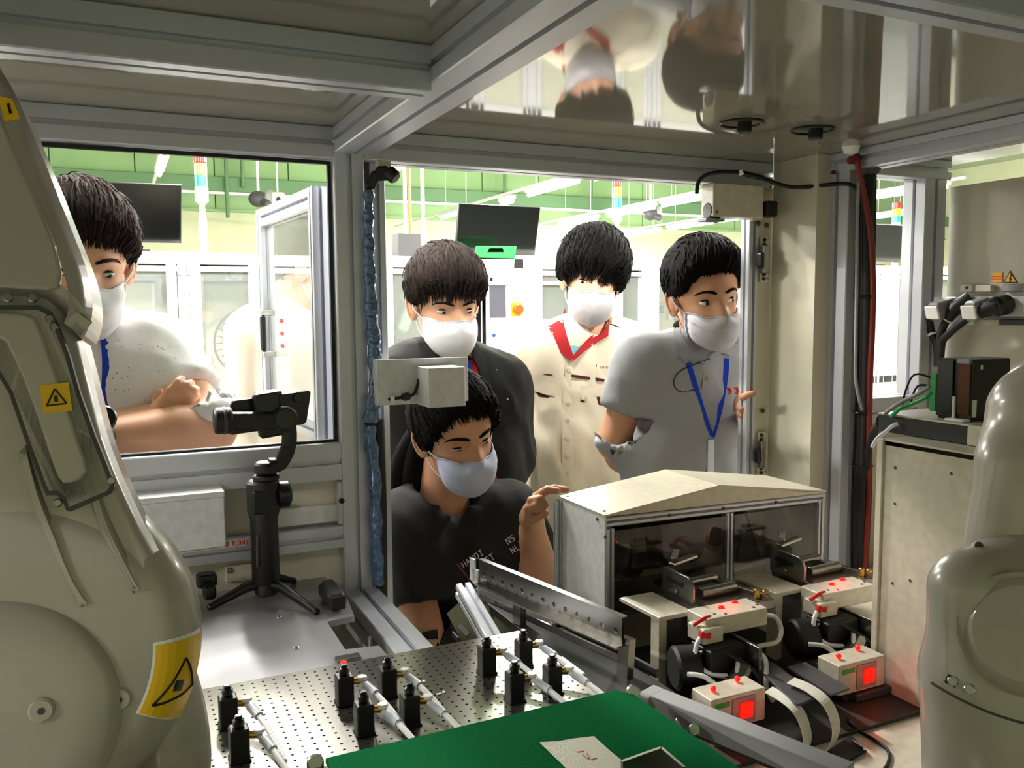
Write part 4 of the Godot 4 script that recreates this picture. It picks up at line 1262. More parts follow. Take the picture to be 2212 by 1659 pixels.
	var a: Vector3 = w.call(2056, 686)
	var b: Vector3 = w.call(2230, 633)
	part(cp, "plate", g().span(X - 0.024, X, a.y + 0.004, b.y - 0.006, a.z, b.z, 0.002), mat("white painted metal"))
	for q in [[2070.0, 662.0, 2046.0, 668.0], [2150.0, 661.0, 2128.0, 668.0]]:
		var p: Vector3 = w.call(q[0], q[1], 0.024)
		var e: Vector3 = p + Vector3(-0.055, -0.012, 0.0)
		var hd := part(cp, "plug_hood", g().bar(p, e, 0.030, 0.042, Vector3.UP, 0.006), mat("grey cable"))
		part(hd, "plug_face", g().bar(e, e + Vector3(-0.006, -0.002, 0), 0.034, 0.030, Vector3.UP, 0.003), mat("label white"))
	for q in [[[2118, 648, 0.03], [2098, 668, 0.045], [2080, 690, 0.05], [2068, 715, 0.05], [2062, 745, 0.05], [2062, 790, 0.05]], [[2195, 655, 0.03], [2160, 672, 0.06], [2135, 685, 0.06], [2110, 703, 0.06], [2085, 722, 0.055], [2068, 740, 0.05], [2064, 790, 0.05]], [[2048, 672, 0.06], [2042, 700, 0.05], [2048, 722, 0.05], [2058, 745, 0.05], [2060, 790, 0.05]]]:
		var pts := []
		for p in q:
			pts.append(w.call(p[0], p[1], p[2]))
		var cbl := part(cp, "plug_cable", g().tube(smooth(pts, 5), 0.0085, 9), mat("black rubber"))
		part(cbl, "cable_mark", g().tube([pts[1].lerp(pts[2], 0.85), pts[2].lerp(pts[3], 0.05)], 0.010, 9), mat("label white"))
	var rd: Vector3 = w.call(2192, 657, 0.03)
	part(cp, "round_plug", g().rod(rd + Vector3(0.006, 0, 0), rd + Vector3(-0.035, -0.006, 0), 0.021, 0.005, 20), blk)
	part(cp, "boot", g().tube([w.call(2118, 645, 0.03), w.call(2098, 665, 0.05), w.call(2082, 688, 0.05)], [0.018, 0.015, 0.011], 10), mat("soft black plastic"))
	part(cp, "boot", g().tube([rd + Vector3(-0.02, -0.004, 0), w.call(2165, 670, 0.06), w.call(2142, 683, 0.06)], [0.019, 0.016, 0.011], 10), mat("soft black plastic"))
	var wd := thing("wall_terminals", "row of small white and steel terminals on the right wall above the connector plate", "terminal", w.call(2140, 632))
	for q in [[2084.0, 2110.0, 615.0, 631.0, "label white"], [2116.0, 2152.0, 615.0, 631.0, "ivory painted metal"], [2174.0, 2225.0, 613.0, 631.0, "brushed steel"]]:
		var p: Vector3 = w.call(q[0], q[3])
		var r: Vector3 = w.call(q[1], q[2])
		part(wd, "terminal", g().span(X - 0.016, X, p.y, r.y, p.z, r.z, 0.002), mat(q[4]))
	part(wd, "terminal_screw", screw(g(), w.call(2099, 622, 0.016), Vector3.LEFT, 0.004, 0.002), mat("dark grey box"))
	var wl := thing("lower_terminals", "row of small terminals on the right wall below the connector plate", "terminal", w.call(2120, 700))
	for q in [[2082.0, 2106.0, 688.0, 702.0, "label white"], [2130.0, 2168.0, 690.0, 702.0, "ivory painted metal"], [2170.0, 2225.0, 690.0, 702.0, "dark grey box"]]:
		var p: Vector3 = w.call(q[0], q[3])
		var r: Vector3 = w.call(q[1], q[2])
		part(wl, "terminal", g().span(X - 0.016, X, p.y, r.y, p.z, r.z, 0.002), mat(q[4]))
	# stickers on the right wall
	var st := thing("wall_sticker", "yellow square sticker beside the electrical warning triangle on the right wall", "sticker", w.call(2155, 600))
	var s0: Vector3 = w.call(2144, 610)
	var s1: Vector3 = w.call(2166, 588)
	part(st, "sticker", g().span(X - 0.0008, X, s0.y, s1.y, s0.z, s1.z), mat("stop yellow"))
	part(st, "print", g().span(X - 0.0013, X - 0.0007, s0.y + 0.006, s0.y + 0.008, s0.z - 0.003, s1.z + 0.003).span(X - 0.0013, X - 0.0007, s0.y + 0.011, s0.y + 0.013, s0.z - 0.003, s1.z + 0.003), mat("stop orange"))
	var tr := thing("hazard_triangle", "yellow electrical hazard triangle on the right wall above the connectors", "sticker", w.call(2182, 600))
	var q0: Vector3 = w.call(2167, 611)
	var q1: Vector3 = w.call(2199, 611)
	var q2: Vector3 = w.call(2182, 584)
	part(tr, "border", g().slab([q0, q1, q2], Vector3.LEFT, 0.0006), mat("warning black"))
	var qc := (q0 + q1 + q2) / 3
	part(tr, "field", g().slab([qc + (q0 - qc) * 0.78 - Vector3(0.0007, 0, 0), qc + (q1 - qc) * 0.78 - Vector3(0.0007, 0, 0), qc + (q2 - qc) * 0.78 - Vector3(0.0007, 0, 0)], Vector3.LEFT, 0.0006), mat("stop yellow"))
	part(tr, "bolt_symbol", g().bar(qc + Vector3(-0.0012, 0.009, 0.002), qc + Vector3(-0.0012, -0.001, -0.001), 0.002, 0.0006, Vector3.RIGHT).bar(qc + Vector3(-0.0012, 0.001, 0.002), qc + Vector3(-0.0012, -0.008, -0.001), 0.002, 0.0006, Vector3.RIGHT), mat("warning black"))


func machines() -> void:
	perforated_plate()
	green_conveyor()
	cover_machine()
	label_units()
	chute_and_rails()


func perforated_plate() -> void:
	var y := 1.05
	var x0 := -0.05
	var z0 := -1.034
	var pitch := 0.0125
	var t := thing("perforated_plate", "thick steel plate drilled with rows of small holes in front of the base plate", "plate", Vector3(0.2, 0.93, -0.85))
	var top := g()
	var r := 0.0017
	var rows := 27
	var cols := 43
	for i in cols:
		for j in rows:
			var c := Vector3(x0 + pitch * (i + 0.5), y, z0 + pitch * (j + 0.5))
			var h := pitch / 2
			var ring := []
			var edge := []
			for k in 8:
				var a := TAU * k / 8 + PI / 8
				var d := Vector3(cos(a), 0, sin(a))
				ring.append(c + d * r)
				edge.append(c + d * (h / maxf(absf(d.x), absf(d.z))))
			for k in 8:
				var l := (k + 1) % 8
				top.quad(ring[k], ring[l], edge[l], edge[k], Vector3.UP)
				if k % 2 == 0:
					var cr := Vector3(signf(edge[k].x - c.x), 0, signf(edge[k].z - c.z)) * h + c
					top.tri(edge[k], edge[l], cr, Vector3.UP, Vector3.UP, Vector3.UP)
				var inn: Vector3 = (c - (ring[k] + ring[l]) / 2).normalized()
				top.quad(ring[k], ring[l], ring[l] - Vector3(0, 0.009, 0), ring[k] - Vector3(0, 0.009, 0), inn)
	var x1 := x0 + pitch * cols
	var z1 := z0 + pitch * rows
	part(t, "drilled_top", top, mat("brushed steel"))
	part(t, "rim", g().span(x0 - 0.003, x0, 1.038, y, z0, -0.5).span(x1, x1 + 0.004, 1.038, y, z0, -0.5).span(x0 - 0.003, x1 + 0.004, 1.038, y, z0 - 0.004, z0).span(x0, x1, 1.038, y, z1, -0.5), mat("brushed steel"))
	part(t, "underside", g().span(x0, x1, 1.036, 1.0405, z0, -0.5), mat("dark grey box"))
	part(t, "pillar", g().rod(Vector3(0.02, 0.93, -0.95), Vector3(0.02, 1.036, -0.95), 0.015).rod(Vector3(0.45, 0.93, -0.95), Vector3(0.45, 1.036, -0.95), 0.015).rod(Vector3(0.02, 0.93, -0.6), Vector3(0.02, 1.036, -0.6), 0.015).rod(Vector3(0.45, 0.93, -0.6), Vector3(0.45, 1.036, -0.6), 0.015), mat("brushed steel"))
	part(t, "edge_strip", g().bar(on_y(1212, 1424, y + 0.002), on_y(1260, 1460, y + 0.002), 0.005, 0.006), mat("ivory painted metal"))
	part(t, "corner_bolt", g().rod(on_y(681, 1648, y), on_y(681, 1648, y + 0.004), 0.0085, 0.002).rod(on_y(1368, 1494, y + 0.02), on_y(1368, 1494, y + 0.028), 0.008, 0.002), mat("bright steel"))
	# small black air clamps standing on the plate
	var base := on_y(745, 1519, y)
	var cl := thing("air_clamp", "small black air clamp with a white hose on the perforated plate", "clamp", base, "black air clamps on the perforated plate")
	cl.set_meta("kindname", "air_clamp")
	var p := base
	part(cl, "body", g().bx(p + Vector3(0, 0.017, 0), Vector3(0.019, 0.034, 0.019), 0.002), mat("soft black plastic"))
	part(cl, "foot", g().bx(p + Vector3(0, 0.0015, 0), Vector3(0.021, 0.003, 0.021), 0.001), mat("black plastic"))
	part(cl, "plunger", g().rod(p + Vector3(0, 0.034, 0), p + Vector3(0, 0.043, 0), 0.006, 0.002).rod(p + Vector3(0, 0.043, 0), p + Vector3(0, 0.046, 0), 0.004, 0.001), mat("black plastic"))
	var ft := part(cl, "fitting", g().rod(p + Vector3(0.009, 0.026, 0.004), p + Vector3(0.019, 0.025, 0.006), 0.0042, 0.001, 12), mat("brass"))
	part(ft, "release_ring", g().rod(p + Vector3(0.019, 0.027, 0.006), p + Vector3(0.019, 0.031, 0.006), 0.0058, 0.001, 14), mat("white hose"))
	part(cl, "hose", g().tube(smooth([p + Vector3(0.018, 0.024, 0.006), p + Vector3(0.024, 0.022, 0.022), p + Vector3(0.030, 0.018, 0.045), p + Vector3(0.036, 0.012, 0.075), p + Vector3(0.04, 0.005, 0.11)], 4), 0.0032, 8), mat("white hose"))
	part(cl, "hose_sleeve", g().tube([p + Vector3(0.0215, 0.0232, 0.014), p + Vector3(0.0275, 0.0202, 0.034)], 0.0048, 9), mat("clear sleeve"))
	for q in [[787.0, 1583.0], [838.0, 1502.0], [886.0, 1563.0], [1052.0, 1453.0], [1112.0, 1512.0], [1131.0, 1437.0], [1193.0, 1496.0], [494.0, 1568.0], [518.0, 1640.0]]:
		copy_of(cl, on_y(q[0], q[1], y))
	# three little tags left on the plate
	for q in [[905.0, 1476.0, "pair of tiny white chips near the middle of the perforated plate"], [948.0, 1500.0, "tiny white chips beside the black clamps on the perforated plate"]]:
		var c := on_y(q[0], q[1], y)
		solo("white_chip", q[2], "chip", g().bx(c + Vector3(0, 0.0006, 0), Vector3(0.006, 0.001, 0.003)).bx(c + Vector3(0.007, 0.0006, -0.002), Vector3(0.003, 0.001, 0.004)), mat("label white"), c)


func green_conveyor() -> void:
	var y := 1.076
	var t := thing("green_conveyor", "bright green flat belt plate lying over the front of the perforated plate", "conveyor", Vector3(0.34, 1.05, -0.6))
	var pts := [on_y(703, 1636, y), on_y(1330, 1489, y), on_y(1372, 1500, y), on_y(1602, 1659, y)]
	pts.append(Vector3(pts[3].x + 0.004, y, -0.25))
	pts.append(Vector3(pts[0].x - 0.012, y, -0.25))
	part(t, "belt", g().slab(pts, Vector3.UP, 0.006, 0.0015), mat("green belt"))
	part(t, "bed", g().span(0.19, 0.49, 1.0505, y - 0.0065, -0.75, -0.26), mat("dark grey box"))
	var n := thing("paper_note", "torn piece of paper with faint red marks lying on the green belt", "paper", on_y(1260, 1640, y))
	var pp := []
	for q in [[1166, 1603], [1205, 1601], [1240, 1595], [1283, 1590], [1318, 1622], [1356, 1652], [1420, 1715], [1290, 1735], [1225, 1660]]:
		pp.append(on_y(q[0], q[1], y + 0.0012))
	part(n, "sheet", g().slab(pp, Vector3.UP, 0.0008), mat("paper"))
	for q in [[1258, 1630, 1272, 1640], [1272, 1640, 1268, 1627], [1276, 1641, 1290, 1637], [1247, 1624, 1262, 1622]]:
		part(n, "pen_mark", g().bar(on_y(q[0], q[1], y + 0.0016), on_y(q[2], q[3], y + 0.0016), 0.0007, 0.0004), mat("label red"))
	var b := thing("guide_bracket", "bent steel guide bracket at the front of the green belt", "bracket", on_y(1400, 1659, y))
	var q0 := on_y(1343, 1672, y + 0.012)
	var q1 := on_y(1428, 1641, y + 0.012)
	var q2 := on_y(1478, 1685, y + 0.012)
	part(b, "arm", g().bar(q0, q1, 0.003, 0.024), mat("brushed steel"))
	part(b, "arm", g().bar(q1, q2, 0.003, 0.024), mat("brushed steel"))
	part(b, "fold", g().bar(q0 + Vector3(0.004, -0.010, 0.008), q1 + Vector3(0.002, -0.010, 0.006), 0.014, 0.002), mat("brushed steel"))


func cover_machine() -> void:
	var iv := mat("ivory painted metal")
	var wm := mat("white painted metal")
	var alu := mat("anodised aluminium")
	var xa := 0.70
	var xm := 0.925
	var xb := 1.172
	var zf := -1.152
	var zk := -1.308
	var t := thing("label_machine", "white sheet metal machine housing with a gently peaked top and dark front windows", "machine", Vector3(0.93, 0.93, -1.23))
	part(t, "left_panel", g().span(xa, xa + 0.004, 0.932, 1.163, zk, zf, 0.001), wm)
	part(t, "right_panel", g().span(xb - 0.004, xb, 0.932, 1.155, zk, zf, 0.001), iv)
	part(t, "back_panel", g().span(xa + 0.004, xb - 0.004, 0.932, 1.155, zk - 0.002, zk + 0.002), iv)
	var th := 0.003
	part(t, "top_panel", g().slab([Vector3(xa - 0.001, 1.166, zf + 0.002), Vector3(xm, 1.194, zf + 0.002), Vector3(xm, 1.194, zk), Vector3(xa - 0.001, 1.166, zk)], Vector3(-0.12, 1, 0), th), iv)
	part(t, "top_panel", g().slab([Vector3(xm, 1.194, zf + 0.002), Vector3(xb, 1.158, zf + 0.002), Vector3(xb, 1.158, zk), Vector3(xm, 1.194, zk)], Vector3(0.14, 1, 0), th), iv)
	part(t, "front_gable", g().slab([Vector3(xa, 1.163, zf), Vector3(xb, 1.155, zf), Vector3(xm, 1.191, zf)], Vector3.BACK, 0.003), iv)
	part(t, "back_gable", g().slab([Vector3(xa, 1.163, zk + 0.003), Vector3(xb, 1.155, zk + 0.003), Vector3(xm, 1.191, zk + 0.003)], Vector3.FORWARD, 0.003), iv)
	part(t, "frame_bar", g().alu(Vector3(xa, 1.153, zf - 0.008), Vector3(xb, 1.146, zf - 0.008), 0.016, 0.016, Vector3.UP, 0.004), alu)
	for x in [xa + 0.010, 0.952, xb - 0.010]:
		part(t, "frame_bar", g().alu(Vector3(x, 0.94, zf - 0.006), Vector3(x, 1.142, zf - 0.006), 0.016, 0.016, Vector3.BACK, 0.004), alu)
	part(t, "frame_bar", g().alu(Vector3(xa - 0.006, 0.94, zk + 0.006), Vector3(xa - 0.006, 1.16, zk + 0.006), 0.012, 0.012, Vector3.BACK, 0.004), alu)
	part(t, "window_pane", g().span(xa + 0.018, 0.944, 1.02, 1.138, zf + 0.001, zf + 0.004), mat("tinted pane"))
	part(t, "window_pane", g().span(0.960, xb - 0.018, 1.02, 1.138, zf + 0.001, zf + 0.004), mat("tinted pane"))
	var sc := g()
	for q in [[1212.0, 1087.0], [1291.0, 1121.0], [1308.0, 1160.0], [1200.0, 1107.0]]:
		screw(sc, on_x(q[0], q[1], xa), Vector3.LEFT, 0.0032, 0.002)
	for q in [[1226.0, 1073.0], [1305.0, 1105.0]]:
		screw(sc, on_y(q[0], q[1], 1.169), Vector3.UP, 0.0032, 0.002)
	for q in [[1446.0, 1113.0], [1562.0, 1098.0], [1676.0, 1085.0]]:
		screw(sc, on_z(q[0], q[1], zf), Vector3.BACK, 0.003, 0.003)
	part(t, "screw_set", sc, mat("dark grey box"))
	# rolls behind the windows
	var yc := 1.085
	var zc := -1.235
	var roll := part(t, "supply_roll", g().rod(Vector3(0.722, yc, zc), Vector3(0.745, yc, zc), 0.052, 0.004, 30).rod(Vector3(0.746, yc, zc), Vector3(0.770, yc, zc), 0.056, 0.004, 30), mat("soft black plastic"))
	part(roll, "steel_flange", g().rod(Vector3(0.772, yc, zc), Vector3(0.802, yc, zc), 0.060, 0.006, 30), mat("brushed steel"))
	part(t, "drive_roll", g().rod(Vector3(0.803, yc, zc), Vector3(0.93, yc, zc), 0.048, 0.004, 26), mat("black rubber"))
	var roll2 := part(t, "supply_roll", g().rod(Vector3(0.985, yc + 0.01, zc - 0.01), Vector3(1.03, yc + 0.01, zc - 0.01), 0.04, 0.004, 26), mat("soft black plastic"))
	part(roll2, "steel_flange", g().rod(Vector3(1.03, yc + 0.01, zc - 0.01), Vector3(1.045, yc + 0.01, zc - 0.01), 0.034, 0.004, 26), mat("brushed steel"))
	part(t, "inner_deck", g().span(xa + 0.005, xb - 0.005, 0.985, 0.995, zk + 0.003, zf - 0.016), mat("brushed steel"))
	part(t, "inner_guide", g().slab([Vector3(1.06, 1.01, -1.26), Vector3(1.12, 1.01, -1.27), Vector3(1.08, 1.11, -1.28)], Vector3.BACK, 0.004), mat("cell olive"))
	part(t, "inner_bar", g().bar(Vector3(0.82, 1.028, -1.18), Vector3(0.90, 1.034, -1.18), 0.012, 0.008).bar(Vector3(0.98, 1.03, -1.18), Vector3(1.05, 1.035, -1.18), 0.012, 0.008), mat("brushed steel"))


func label_units() -> void:
	var st := mat("brushed steel")
	var iv := mat("ivory painted metal")
	var blk := mat("soft black plastic")
	var t := thing("label_applicator", "label applicator of steel blocks and white hoses under the left machine window", "machine", Vector3(0.74, 0.93, -0.95))
	t.set_meta("kindname", "label_applicator")
	# ivory stand with its leg
	var y := 1.045
	var a := on_y(1338, 1290, y)
	var b := on_y(1424, 1334, y)
	part(t, "stand_top", g().slab([a, b, Vector3(b.x + 0.062, y, b.z), Vector3(a.x + 0.062, y, a.z)], Vector3.UP, 0.006, 0.002), iv)
	part(t, "stand_leg", g().span(b.x, b.x + 0.014, 0.93, y - 0.006, b.z - 0.022, b.z, 0.001), iv)
	part(t, "side_sheet", g().span(b.x + 0.014, b.x + 0.062, 0.955, y - 0.006, b.z - 0.012, b.z - 0.009), mat("dark grey box"))
	# slotted steel plate standing on the stand
	var s0 := on_y(1422, 1290, y)
	var sp := [Vector3(0.775, y, -1.10), Vector3(0.775, y, -1.02), Vector3(0.775, y + 0.03, -1.02), Vector3(0.775, y + 0.042, -1.03), Vector3(0.775, y + 0.042, -1.10)]
	var pl := part(t, "slotted_plate", g().slab(rounded(sp, 0.006), Vector3.LEFT, 0.004, 0.0008), st)
	part(pl, "slot", g().bar(Vector3(0.7745, y + 0.026, -1.085), Vector3(0.7745, y + 0.026, -1.045), 0.0012, 0.007), mat("black rubber"))
	part(pl, "plate_screw", screw(g(), Vector3(0.775, y + 0.012, -1.06), Vector3.LEFT, 0.0035, 0.003), mat("bright steel"))
	# applicator head
	part(t, "head_base", g().span(0.778, 0.905, y - 0.012, y + 0.004, -1.10, -0.985, 0.002), st)
	var hb := part(t, "head_block", g().span(0.752, 0.865, y - 0.022, y + 0.006, -1.005, -0.955, 0.003), iv)
	part(hb, "head_step", g().span(0.738, 0.775, y - 0.028, y - 0.004, -0.985, -0.945, 0.003), iv)
	part(hb, "red_pilot", g().ball(Vector3(0.800, y + 0.0075, -0.985), Vector3(0.0055, 0.002, 0.004)).ball(Vector3(0.834, y + 0.0075, -0.995), Vector3(0.0055, 0.002, 0.004)), mat("red lamp"))
	var sc := g()
	for q in [[0.775, -0.968], [0.845, -0.965], [0.858, -0.972], [0.79, -0.962]]:
		screw(sc, Vector3(q[0], y + 0.005, q[1]), Vector3.UP, 0.0026, 0.002)
	part(hb, "head_screw", sc, mat("dark grey box"))
	part(t, "roller_bar", g().rod(Vector3(0.79, y + 0.018, -1.07), Vector3(0.86, y + 0.018, -1.075), 0.008, 0.001).rod(Vector3(0.80, y + 0.012, -1.035), Vector3(0.87, y + 0.012, -1.04), 0.009, 0.001), st)
	part(t, "clamp_lever", g().bar(Vector3(0.785, y + 0.045, -1.09), Vector3(0.84, y + 0.05, -1.10), 0.014, 0.006, Vector3.UP, 0.002).bar(Vector3(0.79, y + 0.054, -1.09), Vector3(0.81, y + 0.060, -1.11), 0.012, 0.006, Vector3.UP, 0.002), mat("bright steel"))
	part(t, "guide_rail", g().bar(Vector3(0.86, y + 0.008, -1.09), Vector3(0.895, y + 0.006, -0.985), 0.008, 0.01, Vector3.UP, 0.002), st)
	part(t, "fitting_row", g().rod(Vector3(0.882, y + 0.004, -1.0), Vector3(0.882, y + 0.018, -1.0), 0.005, 0.001, 12).rod(Vector3(0.894, y + 0.004, -0.995), Vector3(0.894, y + 0.016, -0.995), 0.005, 0.001, 12), mat("brass"))
	# body under the head
	part(t, "motor", g().rod(Vector3(0.70, 0.985, -0.965), Vector3(0.735, 0.985, -0.955), 0.031, 0.004, 24), blk)
	part(t, "gearbox", g().span(0.735, 0.80, 0.955, 1.017, -0.975, -0.925, 0.004), blk)
	part(t, "air_cylinder", g().rod(Vector3(0.745, 0.962, -0.90), Vector3(0.79, 0.99, -0.915), 0.014, 0.003, 16), st)
	part(t, "air_cylinder", g().rod(Vector3(0.762, 0.952, -0.875), Vector3(0.80, 0.957, -0.90), 0.012, 0.003, 16), mat("bright steel"))
	part(t, "steel_bracket", g().span(0.80, 0.806, 0.95, 1.02, -0.97, -0.90, 0.001).span(0.76, 0.80, 0.948, 0.953, -0.97, -0.89, 0.001), st)
	var vb := part(t, "valve_block", g().span(0.700, 0.765, 0.948, 0.968, -0.925, -0.885, 0.002), mat("dark grey box"))
	for k in 4:
		part(vb, "valve", g().rod(Vector3(0.706 + 0.014 * k, 0.968, -0.905), Vector3(0.706 + 0.014 * k, 0.982 + 0.004 * (k % 2), -0.905), 0.0045, 0.001, 10), mat("bright steel" if k % 2 else "black plastic"))
	for q in [
			[[0.745, 1.03, -0.955], [0.728, 1.02, -0.948], [0.722, 1.0, -0.94], [0.735, 0.985, -0.928], [0.76, 0.98, -0.92]],
			[[0.865, 1.035, -0.97], [0.885, 1.03, -0.962], [0.89, 1.012, -0.955], [0.872, 1.0, -0.945], [0.83, 1.002, -0.94], [0.79, 0.995, -0.93]],
			[[0.79, 0.995, -0.93], [0.775, 0.998, -0.915], [0.765, 0.985, -0.905], [0.76, 0.968, -0.9]],
			[[0.70, 0.99, -0.93], [0.712, 0.992, -0.912], [0.726, 0.98, -0.9], [0.73, 0.968, -0.9]],
			[[0.805, 1.01, -0.93], [0.815, 1.0, -0.905], [0.80, 0.97, -0.885], [0.80, 0.955, -0.87]]]:
		var pts := []
		for p in q:
			pts.append(Vector3(p[0], p[1], p[2]))
		part(t, "air_hose", g().tube(smooth(pts, 5), 0.0036, 8), mat("white hose"))
	part(t, "black_hose", g().tube(smooth([Vector3(0.755, 1.015, -0.93), Vector3(0.79, 0.99, -0.90), Vector3(0.785, 0.96, -0.875), Vector3(0.76, 0.95, -0.865)], 5), 0.003, 7), mat("black rubber"))
	part(t, "red_clip", g().bar(Vector3(0.736, 1.034, -0.952), Vector3(0.752, 1.03, -0.948), 0.012, 0.012, Vector3.UP, 0.003).tube(smooth([Vector3(0.735, 1.042, -0.965), Vector3(0.75, 1.05, -0.962), Vector3(0.765, 1.05, -0.965)], 3), 0.003, 6), mat("label red"))
	part(t, "cable_chain", g().tube(smooth([Vector3(0.738, 1.012, -0.948), Vector3(0.748, 0.998, -0.94), Vector3(0.765, 0.99, -0.932)], 4), 0.0055, 8), mat("label white"))
	part(t, "amber_hose", g().tube(smooth([Vector3(0.72, 0.955, -0.868), Vector3(0.735, 0.962, -0.862), Vector3(0.75, 0.957, -0.86)], 4), 0.0028, 6), mat("stop yellow"))
	part(t, "pilot_light", g().ball(Vector3(0.690, 0.9995, -0.862), Vector3(0.004, 0.004, 0.004)).ball(Vector3(0.738, 0.9995, -0.872), Vector3(0.004, 0.004, 0.004)), mat("red lamp"))
	# control box with a lit red rocker switch
	var cb := part(t, "control_box", g().span(0.672, 0.762, 0.950, 0.995, -0.885, -0.843, 0.002), iv)
	part(cb, "switch_plate", g().span(0.705, 0.744, 0.954, 0.990, -0.844, -0.8415, 0.001), mat("grey cable"))
	part(cb, "rocker_switch", g().span(0.717, 0.737, 0.962, 0.983, -0.842, -0.838, 0.001), mat("red lamp"), "lit red rocker switch")
	part(cb, "green_sticker", g().span(0.678, 0.702, 0.981, 0.988, -0.8435, -0.8425), mat("green card"))
	part(cb, "box_foot", g().span(0.69, 0.765, 0.936, 0.950, -0.89, -0.85, 0.001), st)
	var c2 := copy_of(t, t.position + Vector3(0.227, 0, -0.006), "label applicator of steel blocks and white hoses beside the corner post")
	# lights of the pilot lamps and switches
	for d in [Vector3.ZERO, Vector3(0.227, 0, -0.006)]:
		for q in [Vector3(0.727, 0.972, -0.828), Vector3(0.815, 1.062, -0.985)]:
			var l := OmniLight3D.new()
			l.name = "pilot_glow"
			l.position = q + d - t.position - (c2.position - t.position if d != Vector3.ZERO else Vector3.ZERO)
			l.light_color = Color(1, 0.08, 0.03)
			l.light_energy = 0.0002
			l.light_size = 0.008
			l.omni_range = 6.0
			l.shadow_enabled = true
			(c2 if d != Vector3.ZERO else t).add_child(l, true)


func chute_and_rails() -> void:
	var st := mat("brushed steel")
	# dark machine bed that the applicators stand on
	var mb := thing("machine_bed", "dark steel machine bed under the label applicators", "bed", Vector3(0.82, 0.93, -0.95))
	part(mb, "plate", g().span(0.61, 1.0, 0.9305, 0.936, -1.15, -0.79, 0.001), mat("cell dark"))
	part(mb, "bracket", g().span(0.93, 1.0, 0.936, 0.948, -0.93, -0.845, 0.002).span(0.935, 0.99, 0.936, 0.960, -0.96, -0.93, 0.002), mat("dark grey box"))
	# long steel bracket with a row of holes
	var a := Vector3(0.531, 1.042, -1.275)
	var b := Vector3(0.602, 1.042, -0.945)
	var d := (b - a).normalized()
	var front := d.cross(Vector3.UP).normalized()
	if front.x > 0:
		front = -front
	var t := thing("hole_bracket", "long bent steel bracket with a row of round holes beside the black belt", "bracket", Vector3(0.56, 1.0, -1.1))
	var face := g()
	# the sheet is built around each hole
	var n := 13
	var l := a.distance_to(b)
	var hgt := 0.040
	for k in n:
		var s := l / n
		var c := a + d * (s * (k + 0.5)) + Vector3.UP * hgt * 0.45
		var r := 0.0038
		var ring := []
		var edge := []
		for m in 12:
			var an := TAU * m / 12 + PI / 12
			var u := d * cos(an) + Vector3.UP * sin(an)
			ring.append(c + u * r)
			var kx := (s / 2) / maxf(absf(cos(an)), 1e-4)
			var ky := (hgt * (0.55 if sin(an) > 0 else 0.45)) / maxf(absf(sin(an)), 1e-4)
			edge.append(c + u * minf(kx, ky))
		for m in 12:
			var q := (m + 1) % 12
			face.quad(ring[m], ring[q], edge[q], edge[m], front)
			face.quad(ring[m] - front * 0.003, ring[q] - front * 0.003, edge[q] - front * 0.003, edge[m] - front * 0.003, -front)
			face.quad(ring[m], ring[q], ring[q] - front * 0.003, ring[m] - front * 0.003, (c - ring[m]).normalized())
		for cx in [-1.0, 1.0]:
			for cy in [-0.45, 0.55]:
				var corner: Vector3 = c + d * (s / 2 * cx) + Vector3.UP * (hgt * cy)
				var near := []
				for e in edge:
					if (e - corner).length() < s * 0.62 and signf((e - c).dot(d)) == cx and signf((e - c).y) == signf(cy):
						near.append(e)
				if near.size() >= 2:
					face.tri(corner, near[0], near[-1], front, front, front)
	part(t, "face", face, st)
	part(t, "top_fold", g().bar(a + Vector3.UP * hgt - front * 0.004, b + Vector3.UP * hgt - front * 0.004, 0.010, 0.002), st)
	part(t, "bottom_fold", g().bar(a - front * 0.002 + front * 0.008, b - front * 0.002 + front * 0.008, 0.016, 0.002), st)
	part(t, "end_plate", g().bar(a + front * 0.001 - d * 0.016, a + front * 0.001, 0.003, 0.044, Vector3.UP, 0.0005).bar(a + Vector3.UP * 0.0 + front * 0.001 - d * 0.016, a + Vector3.UP * 0.038 + front * 0.001 - d * 0.016, 0.014, 0.003, front), mat("white painted metal"))
	part(t, "post", g().bar(b - Vector3.UP * 0.10, b + Vector3.UP * 0.01 - front * 0.01, 0.012, 0.02, d).bar(a - Vector3.UP * 0.045 + d * 0.1 - front * 0.008, a + d * 0.1 - front * 0.008, 0.012, 0.02, d), st)
	part(t, "indicator_rod", g().rod(on_z(987, 1218, -1.28), on_z(1028, 1270, -1.26), 0.0016, 0.0, 8), mat("dark red cloth"))
	# black belt running beside it
	var y := 1.0
	var bt := thing("black_belt", "black belt conveyor running diagonally beside the perforated plate", "conveyor", Vector3(0.57, 0.93, -1.1))
	var p := [on_y(1012, 1272, y), on_y(1045, 1262, y), on_y(1316, 1409, y), on_y(1412, 1463, y), on_y(1560, 1560, y), on_y(1440, 1560, y), on_y(1292, 1489, y), on_y(1133, 1366, y)]
	part(bt, "belt", g().slab(p, Vector3.UP, 0.012, 0.002), mat("black rubber"))
	part(bt, "side_rail", g().bar(on_y(1034, 1286, y + 0.004), on_y(1352, 1430, y + 0.004), 0.004, 0.010), st)
	part(bt, "side_rail", g().bar(on_y(1058, 1262, y + 0.003), on_y(1420, 1455, y + 0.003), 0.005, 0.012), mat("dark grey box"))
	part(bt, "roller", g().rod(on_y(1190, 1345, y + 0.012), on_y(1215, 1340, y + 0.014), 0.010, 0.002).rod(on_y(1112, 1308, y + 0.012), on_y(1128, 1304, y + 0.012), 0.008, 0.002), mat("bright steel"))
	part(bt, "leg", g().span(0.55, 0.58, 0.93, 0.988, -1.0, -0.97).span(0.53, 0.56, 0.93, 0.988, -1.30, -1.27), st)
